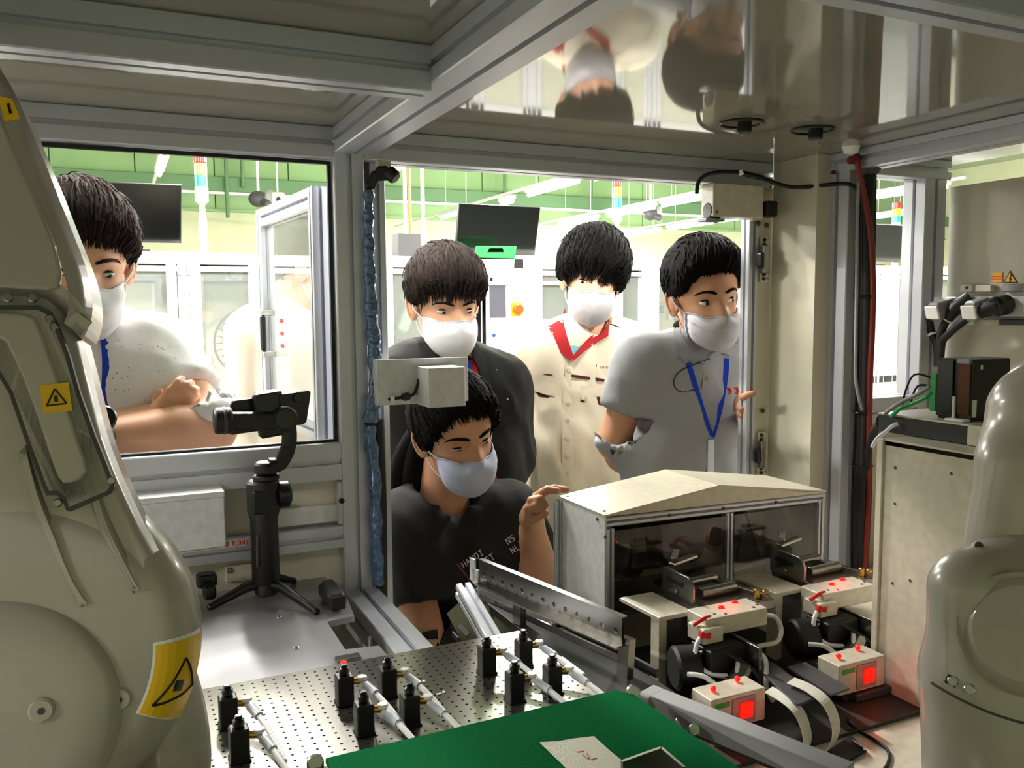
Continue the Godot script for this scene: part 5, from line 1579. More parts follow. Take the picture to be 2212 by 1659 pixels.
	# slanting profile and gusset behind the plate's corner
	var sp := thing("slanted_profile", "slanting aluminium profile with a grey gusset plate beside the crouching man", "bracket", on_z(1060, 1377, -1.2))
	part(sp, "profile", g().alu(on_z(1000, 1274, -1.30), on_z(1070, 1395, -1.14), 0.026, 0.026, Vector3.UP, 0.006), mat("anodised aluminium"))
	part(sp, "gusset", g().slab([on_z(1006, 1270, -1.305), on_z(1125, 1368, -1.22), on_z(1075, 1400, -1.17)], (eye - on_z(1060, 1340, -1.25)), 0.004), st)
	part(sp, "slot_plate", g().slab([on_z(965, 1325, -1.28), on_z(994, 1300, -1.29), on_z(1035, 1378, -1.2), on_z(1000, 1392, -1.2)], (eye - on_z(990, 1350, -1.25)), 0.004), st)
	part(sp, "slot", g().bar(on_z(992, 1350, -1.238), on_z(1012, 1372, -1.213), 0.008, 0.003, Vector3.BACK).bar(on_z(978, 1368, -1.235), on_z(990, 1382, -1.213), 0.007, 0.003, Vector3.BACK), mat("black rubber"))
	# heavy grey guide bar with a chamfered end and a socket screw
	y = 1.062
	var g0 := on_y(1400, 1487, y)
	var g1 := on_y(1790, 1640, y)
	var gd := (g1 - g0).normalized()
	var sd := gd.cross(Vector3.UP).normalized()
	var gb := thing("guide_bar", "heavy grey steel guide bar with a chamfered end beside the green belt", "bar", Vector3(g0.x, 0.93, g0.z))
	part(gb, "bar", g().bar(g0 + gd * 0.012 - Vector3.UP * 0.012, g1 + gd * 0.02 - Vector3.UP * 0.012, 0.026, 0.024, Vector3.UP, 0.0015), mat("grey cable"))
	part(gb, "end_block", g().bar(g0 - gd * 0.006 - Vector3.UP * 0.011, g0 + gd * 0.016 - Vector3.UP * 0.011, 0.034, 0.022, Vector3.UP, 0.005), mat("grey cable"))
	part(gb, "socket_screw", g().rod(g0 - gd * 0.006 - Vector3.UP * 0.012 + sd * 0.004, g0 - gd * 0.009 - Vector3.UP * 0.012 + sd * 0.004, 0.006, 0.001, 16), mat("bright steel"))
	part(gb, "standoff", g().rod(g0 + gd * 0.05 - Vector3.UP * 0.13, g0 + gd * 0.05 - Vector3.UP * 0.024, 0.008).rod(g1 - gd * 0.03 - Vector3.UP * 0.13, g1 - gd * 0.03 - Vector3.UP * 0.024, 0.008), mat("bright steel"))
	part(gb, "fastener", g().rod(on_y(1470, 1560, 1.02), on_y(1470, 1560, 1.045), 0.006, 0.001).rod(on_y(1500, 1575, 1.02), on_y(1500, 1575, 1.05), 0.006, 0.001).rod(on_y(1540, 1600, 1.0), on_y(1540, 1600, 1.03), 0.006, 0.001), mat("bright steel"))
	part(gb, "under_plate", g().bar(g0 + gd * 0.03 - Vector3.UP * 0.030 - sd * 0.02, g1 - gd * 0.01 - Vector3.UP * 0.030 - sd * 0.02, 0.05, 0.003), mat("dark grey box"))
	# dark guide tongue with two paper ribbons curling off it
	y = 0.985
	var tg := thing("ribbon_guide", "dark rounded guide plate from which two paper ribbons curl down", "guide", Vector3(0.79, 0.936, -0.80))
	var q := [on_y(1625, 1432, y), on_y(1662, 1424, y), on_y(1768, 1502, y), on_y(1722, 1524, y)]
	part(tg, "tongue", g().slab(rounded(q, 0.012), Vector3.UP, 0.003, 0.001), mat("dark grey box"))
	part(tg, "bracket", g().span(q[0].x + 0.01, q[0].x + 0.03, 0.936, y - 0.003, q[0].z - 0.01, q[0].z + 0.01), st)
	part(tg, "side_plate", g().slab([on_y(1700, 1440, y - 0.002), on_y(1740, 1430, y - 0.002), on_y(1835, 1486, y - 0.002), on_y(1795, 1500, y - 0.002)], Vector3.UP, 0.003), mat("dark grey box"))
	var k := 0
	for path in [[[1660, 1490, 0.98], [1695, 1510, 0.983], [1722, 1534, 0.978], [1738, 1566, 0.962], [1744, 1600, 0.945], [1738, 1625, 0.936]], [[1708, 1470, 0.99], [1745, 1486, 0.99], [1780, 1512, 0.985], [1800, 1545, 0.97], [1806, 1580, 0.955], [1796, 1610, 0.94], [1778, 1630, 0.936]]]:
		var rb := thing("paper_ribbon", ["paper ribbon curling down in front of the dark guide plate", "paper ribbon curling in a wide arc beside the guide plate"][k], "paper", on_y(path[-1][0], path[-1][1], 0.936))
		var pts := []
		for e in path:
			pts.append(on_y(e[0], e[1], e[2]))
		pts = smooth(pts, 5)
		var sides := []
		for e in pts:
			sides.append(Vector3(0.93, 0, -0.36))
		part(rb, "ribbon", g().band(pts, sides, 0.024, 0.0006), mat("paper ribbon"))
		part(rb, "ribbon_end", g().bar(pts[-1], pts[-1] + Vector3(-0.01, 0, 0.02), 0.024, 0.0008), mat("paper ribbon"))
		k += 1
	# thin black cable on the deck
	var dc := thing("deck_cable", "thin black cable curving over the bare deck", "cable", on_y(1900, 1620, 0.93))
	part(dc, "cable", g().tube(smooth([on_y(1835, 1560, 0.945), on_y(1858, 1580, 0.933), on_y(1895, 1602, 0.9325), on_y(1920, 1625, 0.9325), on_y(1915, 1655, 0.9325), on_y(1880, 1690, 0.9325)], 5), 0.0022, 7), mat("black rubber"))
	part(dc, "end_sleeve", g().tube([on_y(1830, 1556, 0.948), on_y(1842, 1567, 0.940)], 0.0035, 8), mat("black plastic"))
	var cp := on_y(1830, 1640, 0.9335)
	var dk := thing("deck_pad", "dark rubber pad with a steel edge lying on the deck under the ribbons", "pad", cp)
	part(dk, "pad", g().slab([on_y(1760, 1640, 0.934), on_y(1838, 1588, 0.934), on_y(1872, 1620, 0.934), on_y(1790, 1665, 0.934)], Vector3.UP, 0.003), mat("black rubber"))
	part(dk, "steel_edge", g().bar(on_y(1842, 1602, 0.936), on_y(1868, 1618, 0.936), 0.004, 0.004), mat("bright steel"))


# smooth-union field of tapered capsules, meshed as surface nets
class Field:
	var lo: Vector3
	var c: float
	var nx: int
	var ny: int
	var nz: int
	var f := PackedFloat32Array()

	func _init(a: Vector3, b: Vector3, cell: float) -> void:
		lo = a
		c = cell
		nx = int((b.x - a.x) / cell) + 2
		ny = int((b.y - a.y) / cell) + 2
		nz = int((b.z - a.z) / cell) + 2
		f.resize(nx * ny * nz)
		f.fill(1.0)

	# sx squeezes the distance along the axis `flat` (1 = round)
	func cone(a: Vector3, b: Vector3, ra: float, rb: float, k := 0.02, flat := Vector3.ZERO, sq := 1.0) -> void:
		var m := maxf(ra, rb) * maxf(1.0, 1.0 / sq) + k + 2.5 * c
		var p0 := a.min(b) - Vector3.ONE * m - lo
		var p1 := a.max(b) + Vector3.ONE * m - lo
		var i0 := maxi(0, int(p0.x / c))
		var j0 := maxi(0, int(p0.y / c))
		var k0 := maxi(0, int(p0.z / c))
		var i1 := mini(nx - 1, int(p1.x / c) + 1)
		var j1 := mini(ny - 1, int(p1.y / c) + 1)
		var k1 := mini(nz - 1, int(p1.z / c) + 1)
		var d := b - a
		var dd := maxf(d.length_squared(), 1e-9)
		var squeeze := sq != 1.0
		for kz in range(k0, k1 + 1):
			for jy in range(j0, j1 + 1):
				var at := (kz * ny + jy) * nx
				for ix in range(i0, i1 + 1):
					var p := Vector3(lo.x + ix * c, lo.y + jy * c, lo.z + kz * c) - a
					var t := clampf(p.dot(d) / dd, 0.0, 1.0)
					var q := p - d * t
					if squeeze:
						q += flat * (q.dot(flat) * (sq - 1.0))
					var e := q.length() - (ra + (rb - ra) * t)
					var o := f[at + ix]
					var h := k - absf(e - o)
					f[at + ix] = minf(e, o) - (h * h * 0.25 / k if h > 0.0 else 0.0)

	# carve away one side of a plane
	func cut(p: Vector3, nrm: Vector3, k := 0.004) -> void:
		for kz in nz:
			for jy in ny:
				var at := (kz * ny + jy) * nx
				for ix in nx:
					var e := (Vector3(lo.x + ix * c, lo.y + jy * c, lo.z + kz * c) - p).dot(nrm)
					if e > f[at + ix]:
						f[at + ix] = e

	# carve away a tapered capsule
	func carve(a: Vector3, b: Vector3, ra: float, rb: float) -> void:
		var m := maxf(ra, rb) + 2.5 * c
		var p0 := a.min(b) - Vector3.ONE * m - lo
		var p1 := a.max(b) + Vector3.ONE * m - lo
		var d := b - a
		var dd := maxf(d.length_squared(), 1e-9)
		for kz in range(maxi(0, int(p0.z / c)), mini(nz - 1, int(p1.z / c) + 1) + 1):
			for jy in range(maxi(0, int(p0.y / c)), mini(ny - 1, int(p1.y / c) + 1) + 1):
				var at := (kz * ny + jy) * nx
				for ix in range(maxi(0, int(p0.x / c)), mini(nx - 1, int(p1.x / c) + 1) + 1):
					var p := Vector3(lo.x + ix * c, lo.y + jy * c, lo.z + kz * c) - a
					var t := clampf(p.dot(d) / dd, 0.0, 1.0)
					var e := (ra + (rb - ra) * t) - (p - d * t).length()
					if e > f[at + ix]:
						f[at + ix] = e

	func value(p: Vector3) -> float:
		var q := (p - lo) / c
		if q.x < 0 or q.y < 0 or q.z < 0 or q.x >= nx - 1 or q.y >= ny - 1 or q.z >= nz - 1:
			return 1.0
		var i := int(q.x)
		var j := int(q.y)
		var k := int(q.z)
		var u := q.x - i
		var v := q.y - j
		var w := q.z - k
		var at := (k * ny + j) * nx + i
		var up := ny * nx
		var a := lerpf(lerpf(f[at], f[at + 1], u), lerpf(f[at + nx], f[at + nx + 1], u), v)
		var b := lerpf(lerpf(f[at + up], f[at + up + 1], u), lerpf(f[at + up + nx], f[at + up + nx + 1], u), v)
		return lerpf(a, b, w)

	func slope(p: Vector3) -> Vector3:
		var h := c * 0.7
		var s := Vector3(value(p + Vector3(h, 0, 0)) - value(p - Vector3(h, 0, 0)), value(p + Vector3(0, h, 0)) - value(p - Vector3(0, h, 0)), value(p + Vector3(0, 0, h)) - value(p - Vector3(0, 0, h)))
		return s.normalized() if s.length() > 1e-9 else Vector3.UP

	# first point of the surface along a ray, or null
	func hit(o: Vector3, d: Vector3, from: float, to: float) -> Variant:
		d = d.normalized()
		var t := from
		while t < to:
			var e := value(o + d * t)
			if e < 0.0005:
				return o + d * t
			t += clampf(e * 0.7, 0.001, c * 2.0)
		return null

	# `shift` (a function: point, normal -> metres) pushes the surface out, for folds in cloth
	func mesh_into(out: G, shift: Variant = null) -> void:
		var ids := PackedInt32Array()
		ids.resize(nx * ny * nz)
		ids.fill(-1)
		var pts := PackedVector3Array()
		var row := nx
		var lay := nx * ny
		for kz in nz - 1:
			for jy in ny - 1:
				var base := (kz * ny + jy) * nx
				for ix in nx - 1:
					var at := base + ix
					var a := f[at]
					var b := f[at + 1]
					var d := f[at + row]
					var e := f[at + row + 1]
					var g0 := f[at + lay]
					var h := f[at + lay + 1]
					var m := f[at + lay + row]
					var n := f[at + lay + row + 1]
					var low := minf(minf(minf(a, b), minf(d, e)), minf(minf(g0, h), minf(m, n)))
					if low >= 0.0:
						continue
					var high := maxf(maxf(maxf(a, b), maxf(d, e)), maxf(maxf(g0, h), maxf(m, n)))
					if high < 0.0:
						continue
					var s := Vector3.ZERO
					var k := 0
					if (a < 0.0) != (b < 0.0):
						s += Vector3(a / (a - b), 0, 0); k += 1
					if (d < 0.0) != (e < 0.0):
						s += Vector3(d / (d - e), 1, 0); k += 1
					if (g0 < 0.0) != (h < 0.0):
						s += Vector3(g0 / (g0 - h), 0, 1); k += 1
					if (m < 0.0) != (n < 0.0):
						s += Vector3(m / (m - n), 1, 1); k += 1
					if (a < 0.0) != (d < 0.0):
						s += Vector3(0, a / (a - d), 0); k += 1
					if (b < 0.0) != (e < 0.0):
						s += Vector3(1, b / (b - e), 0); k += 1
					if (g0 < 0.0) != (m < 0.0):
						s += Vector3(0, g0 / (g0 - m), 1); k += 1
					if (h < 0.0) != (n < 0.0):
						s += Vector3(1, h / (h - n), 1); k += 1
					if (a < 0.0) != (g0 < 0.0):
						s += Vector3(0, 0, a / (a - g0)); k += 1
					if (b < 0.0) != (h < 0.0):
						s += Vector3(1, 0, b / (b - h)); k += 1
					if (d < 0.0) != (m < 0.0):
						s += Vector3(0, 1, d / (d - m)); k += 1
					if (e < 0.0) != (n < 0.0):
						s += Vector3(1, 1, e / (e - n)); k += 1
					ids[at] = pts.size()
					pts.append(lo + (Vector3(ix, jy, kz) + s / k) * c)
		var nor := PackedVector3Array()
		nor.resize(pts.size())
		for i in pts.size():
			nor[i] = slope(pts[i])
		if shift != null:
			for i in pts.size():
				pts[i] += nor[i] * float(shift.call(pts[i], nor[i]))
		var quads := PackedInt32Array()
		for kz in range(1, nz - 1):
			for jy in range(1, ny - 1):
				var base := (kz * ny + jy) * nx
				for ix in range(1, nx - 1):
					var at := base + ix
					var inside := f[at] < 0.0
					if inside != (f[at + 1] < 0.0):
						quads.append_array([ids[at], ids[at - row], ids[at - row - lay], ids[at - lay]])
					if inside != (f[at + row] < 0.0):
						quads.append_array([ids[at], ids[at - 1], ids[at - 1 - lay], ids[at - lay]])
					if inside != (f[at + lay] < 0.0):
						quads.append_array([ids[at], ids[at - 1], ids[at - 1 - row], ids[at - row]])
		if shift != null:
			# normals from the displaced faces
			var acc := PackedVector3Array()
			acc.resize(pts.size())
			for q in range(0, quads.size(), 4):
				var a := quads[q]
				var b := quads[q + 1]
				var d := quads[q + 2]
				var e := quads[q + 3]
				if a < 0 or b < 0 or d < 0 or e < 0:
					continue
				var nn := (pts[d] - pts[a]).cross(pts[e] - pts[b])
				if nn.dot(nor[a] + nor[d]) < 0.0:
					nn = -nn
				acc[a] += nn
				acc[b] += nn
				acc[d] += nn
				acc[e] += nn
			for i in pts.size():
				if acc[i].length_squared() > 0.0:
					nor[i] = acc[i].normalized()
		for q in range(0, quads.size(), 4):
			var a := quads[q]
			var b := quads[q + 1]
			var d := quads[q + 2]
			var e := quads[q + 3]
			if a >= 0 and b >= 0 and d >= 0 and e >= 0:
				out.quadn(pts[a], pts[b], pts[d], pts[e], nor[a], nor[b], nor[d], nor[e])


func robots() -> void:
	left_robot()
	right_robot()


func left_robot() -> void:
	var rp := mat("robot paint")
	var t := thing("industrial_robot", "large light grey robot with yellow warning labels at the left edge of the cell", "robot", Vector3(-0.22, 0.93, -0.72))
	# the arm's broad face looks at the camera side; its shoulder axis runs back to the right
	var c0 := at_depth(60, 1000, 0.70)
	var front := ((eye - c0).normalized() + Vector3(-0.18, -0.02, 0.0)).normalized()
	var on := func(x: float, y: float, lift := 0.0) -> Vector3:
		var d := ray(x, y)
		var o := c0 + front * lift
		return eye + d * ((o - eye).dot(front) / d.dot(front))
	var far := Vector3(0.85, 0.0, -0.53).normalized()
	var f := G.frame(far)
	var ax := Transform3D(Basis(f.x, far, f.x.cross(far)), at_depth(196, 1545, 0.88))
	part(t, "rear_flange", g().lathe(ax, [Vector2(0.0, -0.030), Vector2(0.150, -0.028), Vector2(0.161, -0.022), Vector2(0.166, -0.010), Vector2(0.168, 0.016), Vector2(0.162, 0.024), Vector2(0.140, 0.030), Vector2(0.0, 0.032)], 72), rp)
	# round end of the arm, cap and seal
	var fa := G.frame(-front)
	var disc := Transform3D(Basis(fa.x, -front, fa.x.cross(-front)), on.call(18, 1432))
	part(t, "shoulder_drum", g().lathe(disc, [Vector2(0.0, -0.002), Vector2(0.112, 0.0), Vector2(0.126, 0.006), Vector2(0.138, 0.018), Vector2(0.145, 0.034), Vector2(0.147, 0.055), Vector2(0.142, 0.060), Vector2(0.142, 0.075)], 80), rp)
	part(t, "joint_seal", g().lathe(disc, [Vector2(0.1428, 0.058), Vector2(0.1428, 0.066)], 80), mat("dark grey box"))
	var cap := Transform3D(disc.basis, on.call(-20, 1560))
	part(t, "end_cap", g().lathe(cap, [Vector2(0.0, -0.016), Vector2(0.060, -0.015), Vector2(0.086, -0.010), Vector2(0.095, -0.004), Vector2(0.097, 0.002)], 72), rp)
	# arm body
	var body := []
	for q in [[-420, 560], [-200, 600], [60, 606], [128, 628], [158, 672], [176, 736], [200, 830], [228, 940], [266, 1040], [312, 1140], [352, 1232], [340, 1400], [240, 1500], [-260, 1500], [-420, 1300]]:
		body.append(on.call(q[0], q[1], -0.004))
	part(t, "lower_arm", g().slab(smooth(body, 3), front, 0.06, 0.014), rp)
	# shallow channel along the arm: two ridges
	for rd in [[[196, 1000], [222, 1090], [262, 1180], [300, 1262], [288, 1290], [246, 1216], [206, 1128], [180, 1040]], [[52, 960], [84, 1060], [120, 1150], [158, 1235], [190, 1300], [176, 1320], [136, 1262], [98, 1170], [62, 1080], [36, 980]]]:
		var ridge := []
		for q in rd:
			ridge.append(on.call(q[0], q[1], 0.004))
		part(t, "arm_ridge", g().slab(smooth(ridge, 3), front, 0.010, 0.007), rp)
	# cover plate with its rounded outline
	var cov := []
	for q in [[-260, 655], [0, 662], [84, 662], [108, 674], [122, 700], [148, 765], [172, 850], [206, 945], [240, 1030], [246, 1052], [236, 1066], [152, 1103], [142, 1100], [134, 1078], [122, 1068], [100, 1068], [92, 1050], [58, 960], [20, 850], [-60, 720], [-260, 700]]:
		cov.append(on.call(q[0], q[1], 0.006))
	var cp := part(t, "arm_cover", g().slab(cov, front, 0.012, 0.003), rp)
	part(cp, "cover_gap", g().slab(grown(cov, 1.012), front, 0.011), mat("dark grey box"))
	var lift := []
	for q in [[-100, 668], [50, 674], [84, 700], [110, 770], [138, 850], [170, 950], [190, 1020], [150, 1046], [122, 1030], [88, 930], [48, 820], [10, 740]]:
		lift.append(on.call(q[0], q[1], 0.009))
	part(cp, "cover_boss", g().slab(smooth(lift, 2), front, 0.005, 0.0035), rp)
	for q in [[108.0, 688.0], [118.0, 706.0], [241.0, 1038.0], [125.0, 1086.0]]:
		var o: Vector3 = on.call(q[0], q[1], 0.006)
		part(cp, "cover_screw", g().rod(o - front * 0.004, o + front * 0.002, 0.0036, 0.001, 12), mat("brushed steel"))
	var u: Vector3 = (on.call(150, 826, 0.0095) - on.call(95, 832, 0.0095)).normalized()
	var w := front.cross(u).normalized()
	if w.y < 0:
		w = -w
	warning(cp, on.call(121, 860, 0.0097), u, w, 0.0215, 0.0235, front)
	# elbow housing above
	var top := []
	for q in [[-420, -420], [-160, -160], [-60, 40], [-14, 122], [26, 192], [60, 270], [100, 365], [142, 472], [178, 565], [194, 640], [190, 690], [170, 728], [150, 700], [120, 662], [60, 636], [-200, 632], [-420, 620]]:
		top.append(on.call(q[0], q[1], 0.010))
	part(t, "elbow_housing", g().slab(smooth(top, 3), front, 0.09, 0.016), rp)
	var dark := []
	for q in [[-420, -120], [-60, 120], [-4, 240], [40, 340], [84, 440], [120, 530], [132, 590], [126, 620], [104, 628], [0, 622], [-420, 600]]:
		dark.append(on.call(q[0], q[1], 0.013))
	part(t, "elbow_cover", g().slab(dark, front, 0.006, 0.003), rp)
	for q in [[18.0, 642.0], [72.0, 643.0]]:
		var o: Vector3 = on.call(q[0], q[1], 0.010)
		part(t, "housing_screw", g().rod(o - front * 0.003, o + front * 0.0025, 0.0042, 0.001, 12), mat("brushed steel"))
	part(t, "edge_label", g().slab([on.call(-6, 206, 0.0106), on.call(26, 214, 0.0106), on.call(44, 256, 0.0106), on.call(10, 262, 0.0106)], front, 0.0006), mat("warning yellow"), "worn yellow label on the housing edge")
	part(t, "edge_print", g().slab([on.call(14, 224, 0.0112), on.call(20, 222, 0.0112), on.call(26, 244, 0.0112), on.call(20, 246, 0.0112)], front, 0.0004), mat("warning black"))
	drum_label(t, disc)
	part(t, "pedestal", g().lathe(Transform3D(Basis(), Vector3(disc.origin.x, 0.93, disc.origin.z - 0.10)), [Vector2(0.15, 0.0), Vector2(0.15, 0.02), Vector2(0.11, 0.05), Vector2(0.10, 0.14), Vector2(0.09, 0.2)], 40), rp)
	for q in [[90.0, 1534.0, 0.016], [258.0, 1510.0, 0.0]]:
		var o: Vector3 = on.call(q[0], q[1], q[2])
		var pl := part(t, "face_plug", g().rod(o - front * 0.012, o + front * 0.003, 0.010, 0.002, 20), rp)
		part(pl, "plug_socket", g().rod(o + front * 0.002, o + front * 0.0035, 0.003, 0.0, 6), mat("dark grey box"))


# an outline scaled about its middle
func grown(pts: Array, k: float) -> Array:
	var c := Vector3.ZERO
	for p in pts:
		c += p
	c /= pts.size()
	var out := []
	for p in pts:
		out.append(c + (p - c) * k)
	return out


# label wrapped over the drum's rounded rim: white edge, yellow field, black triangle
func drum_label(t: Node3D, disc: Transform3D) -> void:
	var prof := [Vector2(0.108, -0.0003), Vector2(0.112, 0.0), Vector2(0.119, 0.003), Vector2(0.126, 0.006), Vector2(0.132, 0.012), Vector2(0.138, 0.018), Vector2(0.1415, 0.026), Vector2(0.145, 0.034)]
	var out := -disc.basis.y
	var rt := view.x - out * view.x.dot(out)
	rt = rt.normalized()
	var up := out.cross(rt)
	if up.y < 0:
		up = -up
	# a: angle below the horizontal, s: 0 (face) to 1 (side)
	var at := func(a: float, s: float, k: float) -> Vector3:
		var i := int(clampf(s, 0, 0.999) * 7.0)
		var p: Vector2 = prof[i].lerp(prof[i + 1], clampf(s, 0, 1) * 7.0 - i)
		return disc.origin + (rt * cos(a) - up * sin(a)) * (p.x + k * s) + disc.basis.y * (p.y - k)
	var field := func(a0: float, a1: float, s0: float, s1: float, k: float) -> G:
		var q := g()
		for i in 12:
			for j in 8:
				var u0 := lerpf(a0, a1, i / 12.0)
				var u1 := lerpf(a0, a1, (i + 1) / 12.0)
				var v0 := lerpf(s0, s1, j / 8.0)
				var v1 := lerpf(s0, s1, (j + 1) / 8.0)
				var nn: Vector3 = (out * (1.0 - v0) + (rt * cos(u0) - up * sin(u0)) * v0).normalized()
				q.quad(at.call(u0, v0, k), at.call(u1, v0, k), at.call(u1, v1, k), at.call(u0, v1, k), nn)
		return q
	var w := part(t, "drum_label", field.call(-0.07, 0.48, 0.0, 1.0, 0.0006), mat("label white"), "yellow warning label bent over the rim of the shoulder drum")
	part(w, "label_field", field.call(-0.045, 0.47, 0.08, 1.0, 0.0011), mat("warning yellow"))
	var tri := [[0.08, 0.62], [0.40, 0.25], [0.27, 0.95]]
	for k in 3:
		var p: Array = tri[k]
		var q: Array = tri[(k + 1) % 3]
		var pts := []
		for i in 9:
			pts.append(at.call(lerpf(p[0], q[0], i / 8.0), lerpf(p[1], q[1], i / 8.0), 0.0014))
		part(w, "triangle_side", g().tube(pts, 0.0011, 6), mat("warning black"))
	part(w, "symbol", field.call(0.22, 0.29, 0.5, 0.66, 0.0016), mat("warning black"))


func right_robot() -> void:
	var rp := mat("robot paint")
	var t := thing("industrial_robot", "light grey robot with a domed joint in front of the low cabinet", "robot", Vector3(0.62, 0.93, -0.42))
	var d := 0.78
	var fld := Field.new(at_depth(2180, 1420, d) - Vector3(0.16, 0.27, 0.16), at_depth(2180, 1420, d) + Vector3(0.16, 0.28, 0.16), 0.0065)
	var p := func(x: float, y: float, dd := 0.0) -> Vector3: return at_depth(x, y, d + dd)
	# pedestal column, joint housing, cheek facing the camera, upper arm
	fld.cone(p.call(2150, 1760), p.call(2130, 1480), 0.060, 0.056, 0.01)
	fld.cone(p.call(2095, 1450), p.call(2094, 1275), 0.036, 0.036, 0.02)
	fld.cone(p.call(2190, 1480, 0.02), p.call(2175, 1270, 0.02), 0.055, 0.048, 0.03)
	fld.cone(p.call(2260, 1470, 0.03), p.call(2250, 1290, 0.03), 0.055, 0.055, 0.03)
	var skin := g()
	fld.mesh_into(skin)
	part(t, "joint_housing", skin, rp)
	var arm := Field.new(p.call(2200, 1080) - Vector3(0.14, 0.16, 0.14), p.call(2200, 1080) + Vector3(0.16, 0.17, 0.14), 0.0065)
	arm.cone(p.call(2150, 1200, 0.05), p.call(2185, 1010, 0.05), 0.030, 0.030, 0.02)
	arm.cone(p.call(2205, 1210, 0.07), p.call(2235, 1010, 0.07), 0.036, 0.036, 0.02)
	arm.cone(p.call(2245, 960, 0.06), p.call(2262, 900, 0.06), 0.050, 0.055, 0.03)
	arm.cone(p.call(2330, 960, 0.06), p.call(2350, 900, 0.06), 0.06, 0.06, 0.03)
	var up := g()
	arm.mesh_into(up)
	part(t, "upper_arm", up, rp)
	# collar seam round the pedestal
	var look: Vector3 = (eye - p.call(2150, 1500)).normalized()
	part(t, "cover_cap", g().rod(p.call(2215, 1370, -0.045), p.call(2215, 1370, -0.058), 0.052, 0.012, 36), rp)
	var seam := []
	for i in 13:
		var u := i / 12.0
		var x := 2012 + 240 * u
		var y := 1475 + 95 * u * (1.6 - 0.6 * u)
		var h = fld.hit(eye, ray(x, y), 0.5, 1.1)
		if h != null:
			seam.append(h)
	if seam.size() > 2:
		part(t, "collar_seam", g().tube(seam, 0.0012, 6), mat("dark grey box"))
	# recessed black connector plate
	var pl := []
	for q in [[2048, 1456], [2106, 1482], [2108, 1500], [2120, 1516], [2040, 1474]]:
		var h = fld.hit(eye, ray(q[0], q[1]), 0.5, 1.1)
		if h != null:
			pl.append(h + look * 0.001)
	if pl.size() >= 4:
		var cpl := part(t, "connector_plate", g().slab(pl, look, 0.002), mat("soft black plastic"))
		for q in [[2058.0, 1471.0], [2094.0, 1489.0]]:
			var h = fld.hit(eye, ray(q[0], q[1]), 0.5, 1.1)
			if h != null:
				part(cpl, "plate_screw", g().rod(h, h + look * 0.004, 0.0045, 0.001, 14), mat("bright steel"))
	for q in [[2192.0, 1252.0], [2190.0, 1368.0], [2172.0, 1470.0], [2114.0, 1179.0]]:
		var h = fld.hit(eye, ray(q[0], q[1]), 0.5, 1.1)
		if h != null:
			part(t, "housing_screw", g().rod(h - look * 0.002, h + look * 0.001, 0.004, 0.001, 12), mat("dark grey box"))


